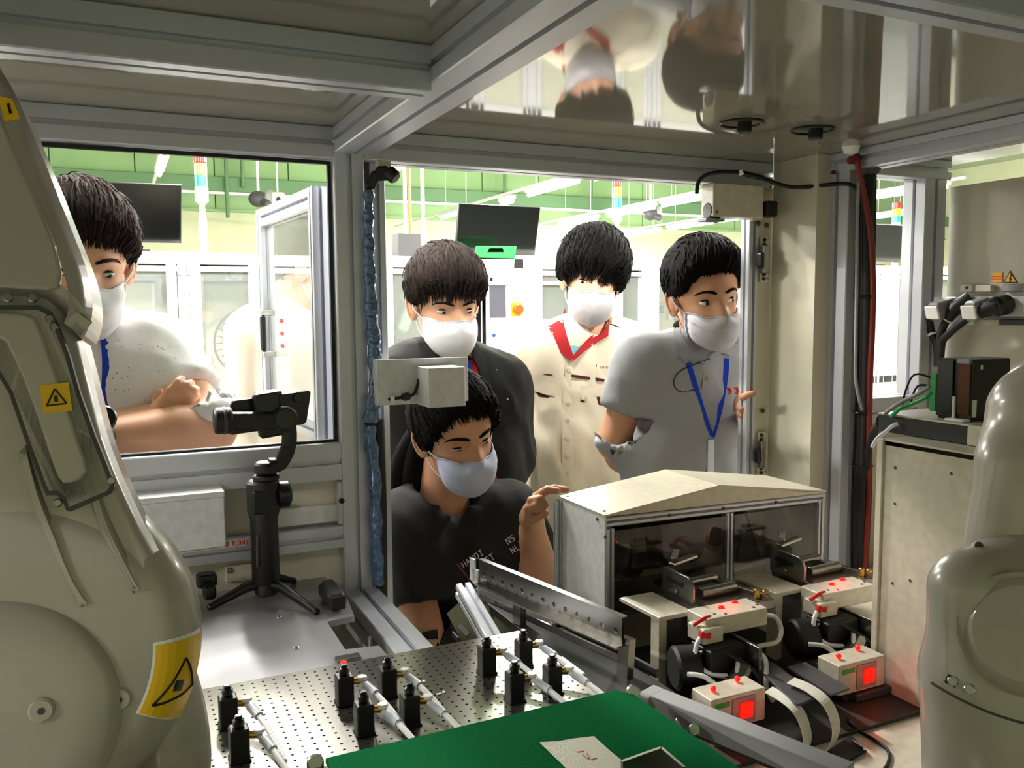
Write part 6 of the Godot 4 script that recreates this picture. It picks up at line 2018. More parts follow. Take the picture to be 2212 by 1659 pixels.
# ---------------------------------------------------------------- people
class Head:
	var o: Vector3
	var b: Basis
	var s: float
	var cfg: Dictionary
	var noise := FastNoiseLite.new()

	func _init(centre: Vector3, fwd: Vector3, up: Vector3, scale: float, c: Dictionary) -> void:
		o = centre
		var z := fwd.normalized()
		var x := up.cross(z).normalized()
		b = Basis(x, z.cross(x), z)
		s = scale
		cfg = c
		noise.seed = c.get("seed", 4)
		noise.frequency = 1.0

	static func egg(d: Vector3, c: Vector3, r: Vector3) -> float:
		var dd := d / r
		var oc := -c / r
		var q := dd.dot(dd)
		var w := oc.dot(dd)
		var e := oc.dot(oc) - 1.0
		return (-w + sqrt(maxf(w * w - q * e, 0.0))) / q

	static func dab(d: Vector3, x: float, y: float, z: float, w: float) -> float:
		return exp(-(1.0 - d.dot(Vector3(x, y, z).normalized())) / (w * w))

	# distance of the skin from the middle of the head, in head units
	func skin(d: Vector3) -> float:
		var a := egg(d, Vector3(0, 0.034, -0.014), Vector3(0.0765, 0.088, 0.099))
		var j := egg(d, Vector3(0, -0.048, 0.018), Vector3(0.060, 0.074, 0.072))
		var k := 0.011
		var r := maxf(a, j) + k * 0.7 * exp(-absf(a - j) / k)
		r += 0.017 * dab(d, 0, -0.40, 1, 0.115) + 0.010 * dab(d, 0, -0.22, 1, 0.10) + 0.004 * dab(d, 0, -0.05, 1, 0.09)
		for sx in [-1.0, 1.0]:
			r -= 0.0075 * dab(d, 0.37 * sx, -0.01, 1, 0.13)
			r += 0.0035 * dab(d, 0.34 * sx, 0.27, 1, 0.15)
			r += 0.003 * dab(d, 0.62 * sx, -0.35, 1, 0.2)
		r += 0.003 * dab(d, 0, -1.35, 1, 0.16)
		return r

	func dir(phi: float, th: float) -> Vector3:
		return Vector3(sin(phi) * cos(th), sin(th), cos(phi) * cos(th))

	func out(d: Vector3, r: float) -> Vector3:
		return o + b * (d * (r * s))

	# lower edge of the hair (radians of elevation) at the azimuth phi (0 = face)
	func line(phi: float) -> float:
		var a := absf(rad_to_deg(phi))
		var keys: Array = cfg.line
		var v: float = keys[-1][1]
		for i in keys.size() - 1:
			if a <= keys[i + 1][0]:
				var t: float = clampf((a - keys[i][0]) / (keys[i + 1][0] - keys[i][0]), 0, 1)
				v = lerpf(keys[i][1], keys[i + 1][1], t * t * (3 - 2 * t))
				break
		return deg_to_rad(v + cfg.get("jag", 2.0) * noise.get_noise_2d(phi * 14.0, 3.0) + cfg.get("skew", 0.0) * sin(phi))

	func hair(d: Vector3) -> float:
		var phi := atan2(d.x, d.z)
		var th := asin(clampf(d.y, -1, 1))
		var t := smoothstep(0.0, deg_to_rad(cfg.get("ramp", 13.0)), th - line(phi))
		var up := smoothstep(-0.2, 0.9, d.y)
		var thick: float = lerpf(cfg.side, cfg.top, up) + cfg.get("front", 0.0) * dab(d, 0, 0.75, 1, 0.5)
		var wav := noise.get_noise_2d(phi * 9.0 + th * 2.0, th * 3.0) * 0.0035 + noise.get_noise_2d(phi * 34.0, th * 5.0) * 0.0016
		return skin(d) + t * (thick + wav) - 0.004 * (1.0 - t)

	func face_point(x: float, y: float, lift := 0.0) -> Vector3:
		var z := 0.085
		for i in 4:
			var d := Vector3(x, y, z).normalized()
			z = d.z * skin(d)
		var dd := Vector3(x, y, z).normalized()
		return out(dd, skin(dd) + lift)

	func ball_mesh(shape: G, radius: Variant, nu: int, nv: int, lowest := -PI / 2) -> void:
		var p := []
		for j in nv + 1:
			var th: float = lerpf(lowest, PI / 2, float(j) / nv)
			var row := []
			for i in nu:
				var d := dir(TAU * i / nu, th)
				row.append(out(d, radius.call(d)))
			p.append(row)
		var nor := []
		for j in nv + 1:
			var row := []
			for i in nu:
				var du: Vector3 = p[j][(i + 1) % nu] - p[j][(i + nu - 1) % nu]
				var dv: Vector3 = p[mini(j + 1, nv)][i] - p[maxi(j - 1, 0)][i]
				var n := du.cross(dv)
				var away: Vector3 = p[j][i] - o
				if n.length() < 1e-9:
					n = away
				if n.dot(away) < 0.0:
					n = -n
				row.append(n.normalized())
			nor.append(row)
		for j in nv:
			for i in nu:
				var k := (i + 1) % nu
				shape.quadn(p[j][i], p[j][k], p[j + 1][k], p[j + 1][i], nor[j][i], nor[j][k], nor[j + 1][k], nor[j + 1][i])


func bounds(pts: Array, pad: float) -> Array:
	var a: Vector3 = pts[0]
	var b: Vector3 = pts[0]
	for p in pts:
		a = a.min(p)
		b = b.max(p)
	return [a - Vector3.ONE * pad, b + Vector3.ONE * pad]


func build_head(t: Node3D, body: G, h: Head, hair_mat: Material, mask: Dictionary) -> void:
	h.ball_mesh(body, h.skin, 84, 60)
	# ears
	for sx in [-1.0, 1.0]:
		var c: Vector3 = h.out(Vector3(sx, -0.10, -0.12).normalized(), 0.079)
		var eb := Basis(h.b.x.rotated(h.b.y, -0.5 * sx), h.b.y, h.b.z.rotated(h.b.y, -0.5 * sx))
		body.ball(c, Vector3(0.007, 0.031, 0.018) * h.s, eb, 16, 12)
		var rim := []
		for k in 13:
			var a := lerpf(-2.2, 2.5, k / 12.0)
			rim.append(c + eb * (Vector3(0.004 * sx, 0.029 * cos(a * 0.9) * 1.0, -0.017 * sin(a * 0.9 + 0.6)) * h.s))
		body.tube(rim, 0.0042 * h.s, 7)
	# eyes: white, iris, upper lid; eyebrows
	if h.cfg.get("face", true):
		for sx in [-1.0, 1.0]:
			var e := h.face_point(0.0325 * sx, -0.001, -0.0035)
			var op: float = h.cfg.get("open", 0.8)
			var eb := Basis(h.b.x.rotated(h.b.y, 0.28 * sx), h.b.y, h.b.z.rotated(h.b.y, 0.28 * sx))
			var white := part(t, "eye", g().ball(e, Vector3(0.0138, 0.0068 * op, 0.0075) * h.s, eb, 16, 10), mat("eye white"))
			var gz: Vector2 = h.cfg.get("gaze", Vector2.ZERO)
			part(white, "iris", g().ball(e + eb * (Vector3(gz.x * 0.006, gz.y * 0.003, 0.0042) * h.s), Vector3(0.0056, 0.0056 * minf(op, 1.0), 0.004) * h.s, eb, 14, 8), mat("iris"))
			var lid := []
			for k in 7:
				var u := k / 6.0
				lid.append(e + eb * (Vector3(lerpf(-0.0145, 0.0145, u), 0.0070 * op * sin(PI * u) + 0.0006, 0.0062 - 0.009 * pow(absf(u - 0.5) * 2.0, 2.0)) * h.s))
			part(white, "eyelid", g().tube(lid, [0.0009, 0.0016, 0.002, 0.002, 0.002, 0.0016, 0.0009], 6), hair_mat)
			var bl := []
			var by: float = h.cfg.get("brow", 0.0)
			for q in [[0.011, 0.020], [0.022, 0.0245], [0.034, 0.026], [0.046, 0.023], [0.054, 0.0165]]:
				bl.append(h.face_point(q[0] * sx, q[1] + by, 0.0006))
			part(t, "eyebrow", g().tube(smooth(bl, 3), [0.0022, 0.0030, 0.0036, 0.0038, 0.0038, 0.0036, 0.0034, 0.0030, 0.0026, 0.0022, 0.0018, 0.0012, 0.0006], 6), hair_mat)
	# hair: a shaped shell and locks laid over it
	var hr := g()
	h.ball_mesh(hr, h.hair, 110, 64, deg_to_rad(h.cfg.get("low", -62.0)))
	var r := RandomNumberGenerator.new()
	r.seed = h.cfg.get("seed", 4)
	var sweep: float = h.cfg.get("sweep", 0.3)
	for i in int(h.cfg.get("locks", 260)):
		var phi := r.randf_range(-PI, PI)
		var fringe: bool = i % 3 == 0
		if fringe:
			phi = r.randf_range(-1.15, 1.15)
		var lo := h.line(phi)
		var th: float = lerpf(lo + 0.08, 1.5, pow(r.randf(), 1.3)) if not fringe else lo + r.randf_range(0.06, 0.42)
		var d := h.dir(phi, th)
		var pts := []
		var lift: float = r.randf_range(-0.001, h.cfg.get("lift", 0.004))
		var step: float = r.randf_range(0.008, 0.0135) * h.cfg.get("lock_len", 1.0)
		for k in 5:
			var hrr: float = maxf(h.hair(d) + lift * (k * 0.3), h.skin(d) + 0.003 + 0.001 * k)
			pts.append(h.out(d, hrr))
			var down := (Vector3.DOWN - d * d.dot(Vector3.DOWN)).normalized()
			var fore := (Vector3(sweep * 0.8, -0.1, 0.9) - d * d.dot(Vector3(sweep * 0.8, -0.1, 0.9))).normalized()
			var flow: Vector3 = (down * clampf(1.2 - d.y, 0.25, 1.2) + fore * clampf(d.y, 0.0, 1.0) + down.cross(d) * (sweep * (1.0 if d.z > 0 else 0.2) + r.randf_range(-0.25, 0.25))).normalized()
			d = (d + flow * (step / 0.1)).normalized()
			if h.line(atan2(d.x, d.z)) - asin(d.y) > deg_to_rad(h.cfg.get("over", 7.0)):
				break
		if pts.size() >= 3:
			var w := r.randf_range(0.0022, 0.0042) * h.s
			var ws := []
			for k in pts.size():
				ws.append(w * (1.0 - 0.85 * k / (pts.size() - 1.0)))
			hr.tube(pts, ws, 5)
	part(t, "hair", hr, hair_mat)
	if mask:
		build_mask(t, h, mask)


func build_mask(t: Node3D, h: Head, m: Dictionary) -> void:
	var shape := g()
	var nu := 36
	var nv := 26
	var wide: float = deg_to_rad(m.get("wide", 68.0))
	var at := func(i: int, j: int) -> Vector3:
		var u := lerpf(-1.0, 1.0, float(i) / nu)
		var v := float(j) / nv
		var phi := u * wide
		var top: float = deg_to_rad(lerpf(m.get("top", -9.0), m.get("top_side", -20.0), u * u))
		top -= deg_to_rad(5.0) * exp(-pow((absf(u) - 0.32) / 0.2, 2.0)) * m.get("dip", 1.0)
		var low: float = deg_to_rad(lerpf(m.get("low", -66.0), m.get("low_side", -52.0), pow(absf(u), 1.6)))
		var d := h.dir(phi, lerpf(top, low, v))
		var tent: float = Head.egg(d, Vector3(0, -0.052, 0.026), Vector3(0.066, 0.082, 0.083 + m.get("bulge", 0.0)))
		var edge := smoothstep(0.0, 0.25, 1.0 - absf(u)) * smoothstep(0.0, 0.16, v) * smoothstep(0.0, 0.12, 1.0 - v)
		var rr: float = maxf(h.skin(d) + 0.0035, lerpf(h.skin(d) + 0.0035, tent, edge))
		if m.get("pleats", false):
			rr += 0.0026 * (fposmod(v * 3.4, 1.0) - 0.5) * smoothstep(0.05, 0.2, v) * smoothstep(0.0, 0.3, 1.0 - v)
		else:
			rr += 0.0035 * exp(-pow(u / 0.05, 2.0)) * smoothstep(0.1, 0.4, v)
		rr += 0.0012 * h.noise.get_noise_2d(u * 5.0 + 9.0, v * 4.0)
		return h.out(d, rr)
	var p := []
	for j in nv + 1:
		var row := []
		for i in nu + 1:
			row.append(at.call(i, j))
		p.append(row)
	var nor := []
	for j in nv + 1:
		var row := []
		for i in nu + 1:
			var n: Vector3 = (p[j][mini(i + 1, nu)] - p[j][maxi(i - 1, 0)]).cross(p[mini(j + 1, nv)][i] - p[maxi(j - 1, 0)][i])
			if n.dot(p[j][i] - h.o) < 0.0:
				n = -n
			row.append(n.normalized())
		nor.append(row)
	for j in nv:
		for i in nu:
			shape.quadn(p[j][i], p[j][i + 1], p[j + 1][i + 1], p[j + 1][i], nor[j][i], nor[j][i + 1], nor[j + 1][i + 1], nor[j + 1][i])
	var mk := part(t, "face_mask", shape, m.mat)
	# hem along the upper edge
	var hem := []
	for i in nu + 1:
		hem.append(p[0][i] + nor[0][i] * 0.0006)
	part(mk, "mask_hem", g().tube(hem, 0.0015, 6), m.mat)
	for sx in [0, 1]:
		var i: int = 0 if sx == 0 else nu
		var sg := -1.0 if sx == 0 else 1.0
		var ear := h.out(Vector3(sg, 0.18, -0.12).normalized(), 0.086)
		var back := h.out(Vector3(sg, -0.10, -0.36).normalized(), 0.084)
		var low := h.out(Vector3(sg, -0.45, -0.10).normalized(), 0.078)
		part(mk, "ear_loop", g().tube(smooth([p[1][i], p[1][i].lerp(ear, 0.5) + h.b.x * sg * 0.006, ear, back, low, p[nv - 2][i].lerp(low, 0.5) + h.b.x * sg * 0.004, p[nv - 2][i]], 4), 0.0017, 6), m.get("loop", m.mat))
		if m.has("edge"):
			var ed := []
			for j in nv + 1:
				ed.append(p[j][i] + nor[j][i] * 0.001)
			part(mk, "mask_edge", g().tube(ed, 0.0035, 6), m.edge)


func fold_noise(seed_: int, amp: float, freq: float, stretch := Vector3(1, 0.45, 1)) -> Variant:
	var n := FastNoiseLite.new()
	n.seed = seed_
	n.frequency = freq
	n.fractal_octaves = 2
	n.noise_type = FastNoiseLite.TYPE_SIMPLEX_SMOOTH
	return func(p: Vector3, _m: Vector3) -> float:
		var q := p * stretch
		return amp * (1.0 - 2.2 * absf(n.get_noise_3d(q.x + q.y * 0.5, q.y, q.z)))


# clothing, skin, legs and head of one person; returns the clothing field for laying trims on it
func person(s: Dictionary) -> Array:
	var t := thing("person", s.label, "person", s.base)
	var L: Vector3 = s.sh[0]
	var R: Vector3 = s.sh[1]
	var x := (R - L).normalized()
	var neck: Vector3 = s.neck
	var waist: Vector3 = s.waist
	var hip: Vector3 = s.hip
	var mid := (L + R) / 2 - Vector3(0, 0.055, 0)
	var w: float = s.get("wide", 1.0)
	var pts := [L, R, neck, waist, hip]
	for a in s.arms:
		pts.append(a[0])
		if s.long:
			pts.append(a[1])
	var bb := bounds(pts, 0.15)
	bb[0].y = maxf(bb[0].y, hip.y - 0.06)
	var f := Field.new(bb[0], bb[1], s.get("cell", 0.0125))
	var flat := (s.front as Vector3).normalized()
	for sg in [-1.0, 1.0]:
		f.cone(mid + x * (0.082 * w * sg), waist + x * (0.062 * w * sg), 0.104 * w, 0.100 * w, 0.05, flat, 1.1)
		f.cone(waist + x * (0.062 * w * sg), hip + x * (0.072 * w * sg), 0.100 * w, 0.104 * w, 0.05, flat, 1.05)
	for k in 2:
		var sh: Vector3 = s.sh[k]
		var sg := -1.0 if k == 0 else 1.0
		f.cone(neck + x * (0.045 * sg) - Vector3(0, 0.012, 0), sh, 0.050, 0.050, 0.07)
		var el: Vector3 = s.arms[k][0]
		var wr: Vector3 = s.arms[k][1]
		if s.long:
			f.cone(sh, el, 0.056, 0.052, 0.06)
			f.cone(el, wr, 0.054, 0.040, 0.02)
		else:
			var e: Vector3 = sh.lerp(el, s.get("sleeve", 0.62))
			f.cone(sh, e + (e - sh).normalized() * 0.05, 0.056, s.get("cuff", 0.062), 0.06)
			cut_near(f, e, (e - sh).normalized(), 0.088)
	# neck opening
	var hd: Vector3 = s.head
	var nd := (hd - neck).normalized()
	f.carve(neck + nd * 0.012, neck + nd * 0.16, s.get("collar_r", 0.058), 0.075)
	if s.has("vee"):
		f.carve(neck + nd * 0.02 + flat * 0.05, s.vee, 0.045, 0.012)
	var cloth := g()
	f.mesh_into(cloth, fold_noise(s.seed, s.get("fold", 0.006), s.get("freq", 7.0)))
	part(t, "shirt" if not s.has("top") else s.top, cloth, s.mat)
	# trousers and shoes
	var kn: Array = s.knees
	var ft: Array = s.feet
	var tb := bounds([hip, kn[0], kn[1], ft[0] + Vector3(0, 0.1, 0), ft[1] + Vector3(0, 0.1, 0)], 0.14)
	tb[0].y = 0.02
	tb[1].y = minf(tb[1].y, hip.y + 0.16)
	var tr := Field.new(tb[0], tb[1], 0.02)
	for k in 2:
		var sg := -1.0 if k == 0 else 1.0
		tr.cone(hip + Vector3(0, 0.10, 0) + x * (0.05 * sg), hip + x * (0.07 * sg), 0.088, 0.096, 0.04)
		tr.cone(hip + x * (0.08 * sg), kn[k], 0.090, 0.066, 0.04)
		tr.cone(kn[k], ft[k] + Vector3(0, 0.09, 0), 0.066, 0.052, 0.03)
	var leg := g()
	tr.mesh_into(leg, fold_noise(s.seed + 3, 0.006, 6.0))
	part(t, "trousers", leg, s.trousers)
	for k in 2:
		var q: Vector3 = ft[k]
		var d := Vector3(flat.x, 0, flat.z).normalized()
		part(t, "shoe", g().ball(q + Vector3(0, 0.045, 0) + d * 0.05, Vector3(0.048, 0.045, 0.135), G.frame(d)), mat("black shoe"))
	# skin: neck, arms
	var body := g()
	var sp := [neck - Vector3(0, 0.06, 0), hd]
	if not s.long:
		for a in s.arms:
			sp.append(a[0])
			sp.append(a[1])
		sp.append(L)
		sp.append(R)
	var sb := bounds(sp, 0.09)
	var sk := Field.new(sb[0], sb[1], 0.0095)
	var h := Head.new(hd, s.look, s.up, s.get("hs", 1.0), s.hair)
	sk.cone(neck - nd * 0.05, h.out(Vector3(0, -0.75, -0.55).normalized(), 0.055), 0.057, 0.053, 0.02)
	sk.cone(neck - nd * 0.035 + flat * 0.01, neck - Vector3(0, 0.06, 0) + flat * 0.01, 0.045, 0.045, 0.03)
	if not s.long:
		for k in 2:
			var a: Array = s.arms[k]
			var thick: float = s.get("arm", 1.0)
			sk.cone(s.sh[k], a[0], 0.046 * thick, 0.040 * thick, 0.02)
			var m: Vector3 = a[0].lerp(a[1], 0.3)
			sk.cone(a[0], m, 0.040 * thick, 0.042 * thick, 0.02)
			sk.cone(m, a[1], 0.042 * thick, 0.028 * thick, 0.02)
	sk.mesh_into(body)
	for hand in s.get("hands", []):
		build_hand(body, hand)
	build_head(t, body, h, s.hair_mat, s.mask)
	part(t, "body", body, s.skin)
	return [t, f, h, sk]


func cut_near(f: Field, p: Vector3, n: Vector3, r: float) -> void:
	for kz in f.nz:
		for jy in f.ny:
			var at := (kz * f.ny + jy) * f.nx
			for ix in f.nx:
				var q := Vector3(f.lo.x + ix * f.c, f.lo.y + jy * f.c, f.lo.z + kz * f.c) - p
				var e := q.dot(n)
				if e > -0.03 and q.length_squared() < r * r and e > f.f[at + ix]:
					f.f[at + ix] = e


# palm: list of cones; fingers: lists of joints with radii
func build_hand(out: G, hand: Dictionary) -> void:
	var pts := []
	for q in hand.bones:
		pts.append(q[0])
		pts.append(q[1])
	for c in hand.fingers:
		for p in c:
			pts.append(p)
	var bb := bounds(pts, 0.028)
	var f := Field.new(bb[0], bb[1], 0.0042)
	for q in hand.bones:
		f.cone(q[0], q[1], q[2], q[3], 0.008)
	for c in hand.fingers:
		var r: float = hand.get("r", 0.0088)
		for i in c.size() - 1:
			f.cone(c[i], c[i + 1], r * (1.0 - 0.1 * i), r * (1.0 - 0.1 * (i + 1)), 0.0035)
	f.mesh_into(out)


# point of the clothing under a pixel, lifted a little
func on_body(f: Field, x: float, y: float, lift := 0.003) -> Vector3:
	var d := ray(x, y).normalized()
	var h = f.hit(eye, d, 1.2, 3.2)
	if h == null:
		return on_z(x, y, (f.lo.z + f.lo.z + f.nz * f.c) / 2)
	return h - d * lift


# a cloth patch that follows the clothing: outline in pixels, cut into small triangles
func patch(f: Field, outline: Array, lift: float, depth := 3) -> G:
	var poly := PackedVector2Array()
	for q in outline:
		poly.append(Vector2(q[0], q[1]))
	var ids := Geometry2D.triangulate_polygon(poly)
	var out := g()
	for i in range(0, ids.size(), 3):
		split(out, f, poly[ids[i]], poly[ids[i + 1]], poly[ids[i + 2]], lift, depth)
	return out


func split(out: G, f: Field, a: Vector2, b: Vector2, c: Vector2, lift: float, depth: int) -> void:
	if depth > 0 and maxf(a.distance_to(b), maxf(b.distance_to(c), c.distance_to(a))) > 9.0:
		var ab := (a + b) / 2
		var bc := (b + c) / 2
		var ca := (c + a) / 2
		split(out, f, a, ab, ca, lift, depth - 1)
		split(out, f, ab, b, bc, lift, depth - 1)
		split(out, f, ca, bc, c, lift, depth - 1)
		split(out, f, ab, bc, ca, lift, depth - 1)
		return
	var p := on_body(f, a.x, a.y, lift)
	var q := on_body(f, b.x, b.y, lift)
	var r := on_body(f, c.x, c.y, lift)
	out.tri(p, q, r, f.slope(p), f.slope(q), f.slope(r))


# a ribbon along pixels on the clothing
func ribbon(f: Field, path: Array, width: float, lift := 0.005) -> G:
	var pts := []
	for q in path:
		pts.append(on_body(f, q[0], q[1], lift))
	pts = smooth(pts, 4)
	var sides := []
	for i in pts.size():
		var d: Vector3 = pts[mini(i + 1, pts.size() - 1)] - pts[maxi(i - 1, 0)]
		sides.append(d.cross(pts[i] - eye).normalized())
	return g().band(pts, sides, width, 0.001)


func v(x: float, y: float, z: float) -> Vector3:
	return view * Vector3(x, y, z)


func stand(b: Vector3, hip: Vector3, spread := 0.1) -> Dictionary:
	var x := Vector3(view.x.x, 0, view.x.z).normalized()
	return {"knees": [Vector3(b.x, hip.y * 0.53, b.z) - x * spread + Vector3(0, 0, 0.02), Vector3(b.x, hip.y * 0.53, b.z) + x * spread + Vector3(0, 0, 0.02)], "feet": [b - x * spread, b + x * spread]}


func people() -> void:
	man_white_shirt()
	person_beige()
	man_black_jacket()
	man_cream_jacket()
	man_grey_polo()
	man_crouching()


func man_white_shirt() -> void:
	var z := -1.80
	var base := Vector3(on_z(160, 800, z).x, 0, z - 0.02)
	var hip := on_z(165, 1180, z)
	var e1 := on_z(455, 925, -1.665)
	var w1 := on_z(215, 950, -1.605)
	var e0 := on_z(60, 985, -1.66)
	var w0 := on_z(335, 905, -1.68)
	var hz := -1.650
	var fin := []
	for q in [[352, 868, 368, 845, 384, 826, 392, 817], [368, 866, 388, 846, 404, 832, 413, 826], [384, 868, 402, 853, 418, 843, 426, 840], [402, 872, 412, 863, 421, 857, 427, 855]]:
		fin.append([on_z(q[0], q[1], hz), on_z(q[2], q[3], hz + 0.004), on_z(q[4], q[5], hz), on_z(q[6], q[7], hz - 0.008)])
	fin.append([on_z(345, 885, hz - 0.01), on_z(338, 862, hz - 0.012), on_z(346, 846, hz - 0.014)])
	var s := {"label": "person in a white short-sleeved shirt with crossed arms, blue lanyard and black watch", "base": base, "seed": 3,
		"neck": on_z(190, 715, z), "sh": [on_z(25, 770, z), on_z(338, 762, z)], "waist": on_z(160, 960, z), "hip": hip, "front": Vector3(0.15, 0, 1), "arms": [[e0, w0], [e1, w1]], "long": false, "sleeve": 0.58, "cuff": 0.072, "arm": 1.12,
		"mat": mat("white shirt"), "trousers": mat("dark trousers"), "skin": mat("skin light"), "head": on_z(176, 570, z + 0.05), "look": v(0.52, -0.34, 0.78), "up": v(0.12, 1, 0.25), "hs": 1.06, "fold": 0.006, "wide": 1.02,
		"hair_mat": mat("hair brown"), "hair": {"seed": 11, "line": [[0, 33], [30, 31], [58, 18], [80, 2], [110, -14], [180, -42]], "jag": 5.0, "top": 0.024, "side": 0.013, "front": 0.008, "locks": 420, "lift": 0.006, "lock_len": 0.8, "sweep": 0.3, "gaze": Vector2(0.4, -0.6), "open": 0.72},
		"mask": {"mat": mat("mask white"), "pleats": true, "top": -10.0, "wide": 66.0},
		"hands": [{"bones": [[w0, on_z(352, 880, hz - 0.004), 0.026, 0.018], [w0, on_z(380, 882, hz - 0.004), 0.026, 0.018], [on_z(355, 876, hz - 0.006), on_z(400, 880, hz - 0.006), 0.014, 0.012]], "fingers": fin, "r": 0.0092}]}
	s.merge(stand(base, hip))
	var q := person(s)
	var t: Node3D = q[0]
	var f: Field = q[1]
	# collar, placket, lanyard, dots, watch
	part(t, "collar", patch(f, [[214, 694], [228, 676], [244, 712], [262, 738], [232, 738], [222, 722]], 0.014), mat("white shirt"))
	part(t, "collar", patch(f, [[200, 720], [212, 704], [214, 735], [206, 762], [196, 745]], 0.012), mat("white shirt"))
	var ln := part(t, "lanyard", ribbon(f, [[224, 728], [228, 760], [229, 800], [227, 840], [224, 885]], 0.013), mat("lanyard blue"))
	part(ln, "strap", ribbon(f, [[172, 786], [190, 822], [208, 855], [224, 888], [226, 905]], 0.013), mat("lanyard blue"))
	var dots := g()
	var r := RandomNumberGenerator.new()
	r.seed = 5
	for i in 90:
		var p := on_body(f, r.randf_range(215, 380), r.randf_range(740, 905), 0.0035)
		dots.ball(p, Vector3.ONE * 0.0011, Basis(), 6, 4)
	var ds := part(t, "dot_print", dots, mat("grey cable"))
	ds.set_meta("kind", "stuff")
	var wa := on_z(226, 925, -1.572)
	var ax := (w1 - e1).normalized()
	var watch := part(t, "watch_strap", g().tube(ring_points(e1.lerp(w1, 0.97), ax, 0.037, 26), 0.009, 8, false), mat("soft black plastic"))
	part(watch, "watch_case", g().rod(on_z(222, 908, -1.575), on_z(224, 900, -1.556), 0.021, 0.003, 24), mat("black plastic"))


func person_beige() -> void:
	var z := -2.32
	var base := Vector3(on_z(640, 800, z).x, 0, z)
	var hip := on_z(640, 1060, z)
	var s := {"label": "person in a beige shirt seen from behind through the open door leaf", "base": base, "seed": 13,
		"neck": on_z(655, 672, z), "sh": [on_z(552, 724, z + 0.04), on_z(755, 716, z - 0.04)], "waist": on_z(640, 900, z), "hip": hip, "front": Vector3(0.35, 0, -1), "arms": [[on_z(532, 880, z + 0.04), on_z(552, 1010, z - 0.02)], [on_z(775, 870, z - 0.08), on_z(770, 990, z - 0.1)]], "long": true, "collar_r": 0.052,
		"mat": mat("beige shirt"), "trousers": mat("dark trousers"), "skin": mat("skin warm"), "head": on_z(668, 590, z), "look": v(0.95, -0.18, -0.1), "up": v(0.1, 1, 0.0), "fold": 0.008, "freq": 6.0, "wide": 1.05,
		"hair_mat": mat("hair black"), "hair": {"seed": 21, "line": [[0, 30], [40, 26], [70, 8], [95, -4], [120, -18], [180, -40]], "top": 0.028, "side": 0.014, "locks": 240, "lift": 0.006},
		"mask": {"mat": mat("mask teal"), "pleats": true, "loop": mat("mask white")}}
	s.merge(stand(base, hip))
	person(s)


func man_black_jacket() -> void:
	var z := -1.97
	var base := Vector3(on_z(985, 800, z).x, 0, z)
	var hip := on_z(985, 1130, z)
	var s := {"label": "person in a black jacket over a red shirt with a white cloth mask", "base": base, "seed": 23, "top": "jacket",
		"neck": on_z(975, 768, z), "sh": [on_z(874, 806, z + 0.02), on_z(1082, 830, z)], "waist": on_z(985, 980, z), "hip": hip, "front": Vector3(0.25, 0, 1), "arms": [[on_z(862, 960, z), on_z(900, 1080, z + 0.1)], [on_z(1108, 980, z - 0.02), on_z(1085, 1110, z + 0.05)]], "long": true, "collar_r": 0.056,
		"mat": mat("black jacket"), "trousers": mat("dark trousers"), "skin": mat("skin warm"), "head": on_z(963, 658, z + 0.03), "look": v(0.40, -0.30, 0.86), "up": v(0.02, 1, 0.2), "hs": 1.02, "fold": 0.008,
		"hair_mat": mat("hair brown"), "hair": {"seed": 31, "line": [[0, 27], [14, 22], [30, 26], [52, 20], [74, 2], [100, -10], [180, -42]], "jag": 7.0, "top": 0.026, "side": 0.014, "front": 0.010, "locks": 420, "lift": 0.004, "over": 12.0, "lock_len": 1.1, "sweep": 0.25, "gaze": Vector2(0.5, -0.5), "open": 0.7, "brow": -0.004},
		"mask": {"mat": mat("mask white"), "top": -9.0, "wide": 72.0, "bulge": 0.006, "low": -70.0}}
	s.merge(stand(base, hip))
	var q := person(s)
	var t: Node3D = q[0]
	var f: Field = q[1]
	part(t, "shirt", patch(f, [[1012, 778], [1026, 775], [1040, 830], [1052, 900], [1066, 990], [1075, 1040], [1040, 1040], [1030, 950], [1016, 840]], 0.006), mat("jacket red"))
	part(t, "lanyard", ribbon(f, [[1012, 782], [1015, 805], [1020, 830], [1022, 860]], 0.012, 0.010), mat("lanyard blue"))
	part(t, "collar", patch(f, [[1018, 762], [1030, 742], [1048, 770], [1066, 850], [1052, 870], [1036, 800]], 0.016), mat("black jacket"))
	part(t, "collar", patch(f, [[902, 790], [918, 742], [936, 760], [962, 800], [1006, 800], [1016, 830], [990, 850], [940, 820]], 0.014), mat("black jacket"))
	var st := g()
	for p in [[1090.0, 782.0], [1072.0, 800.0], [1096.0, 862.0]]:
		st.ball(on_body(f, p[0], p[1], 0.003), Vector3.ONE * 0.0028, Basis(), 8, 6)
	part(t, "snap", st, mat("label white"))


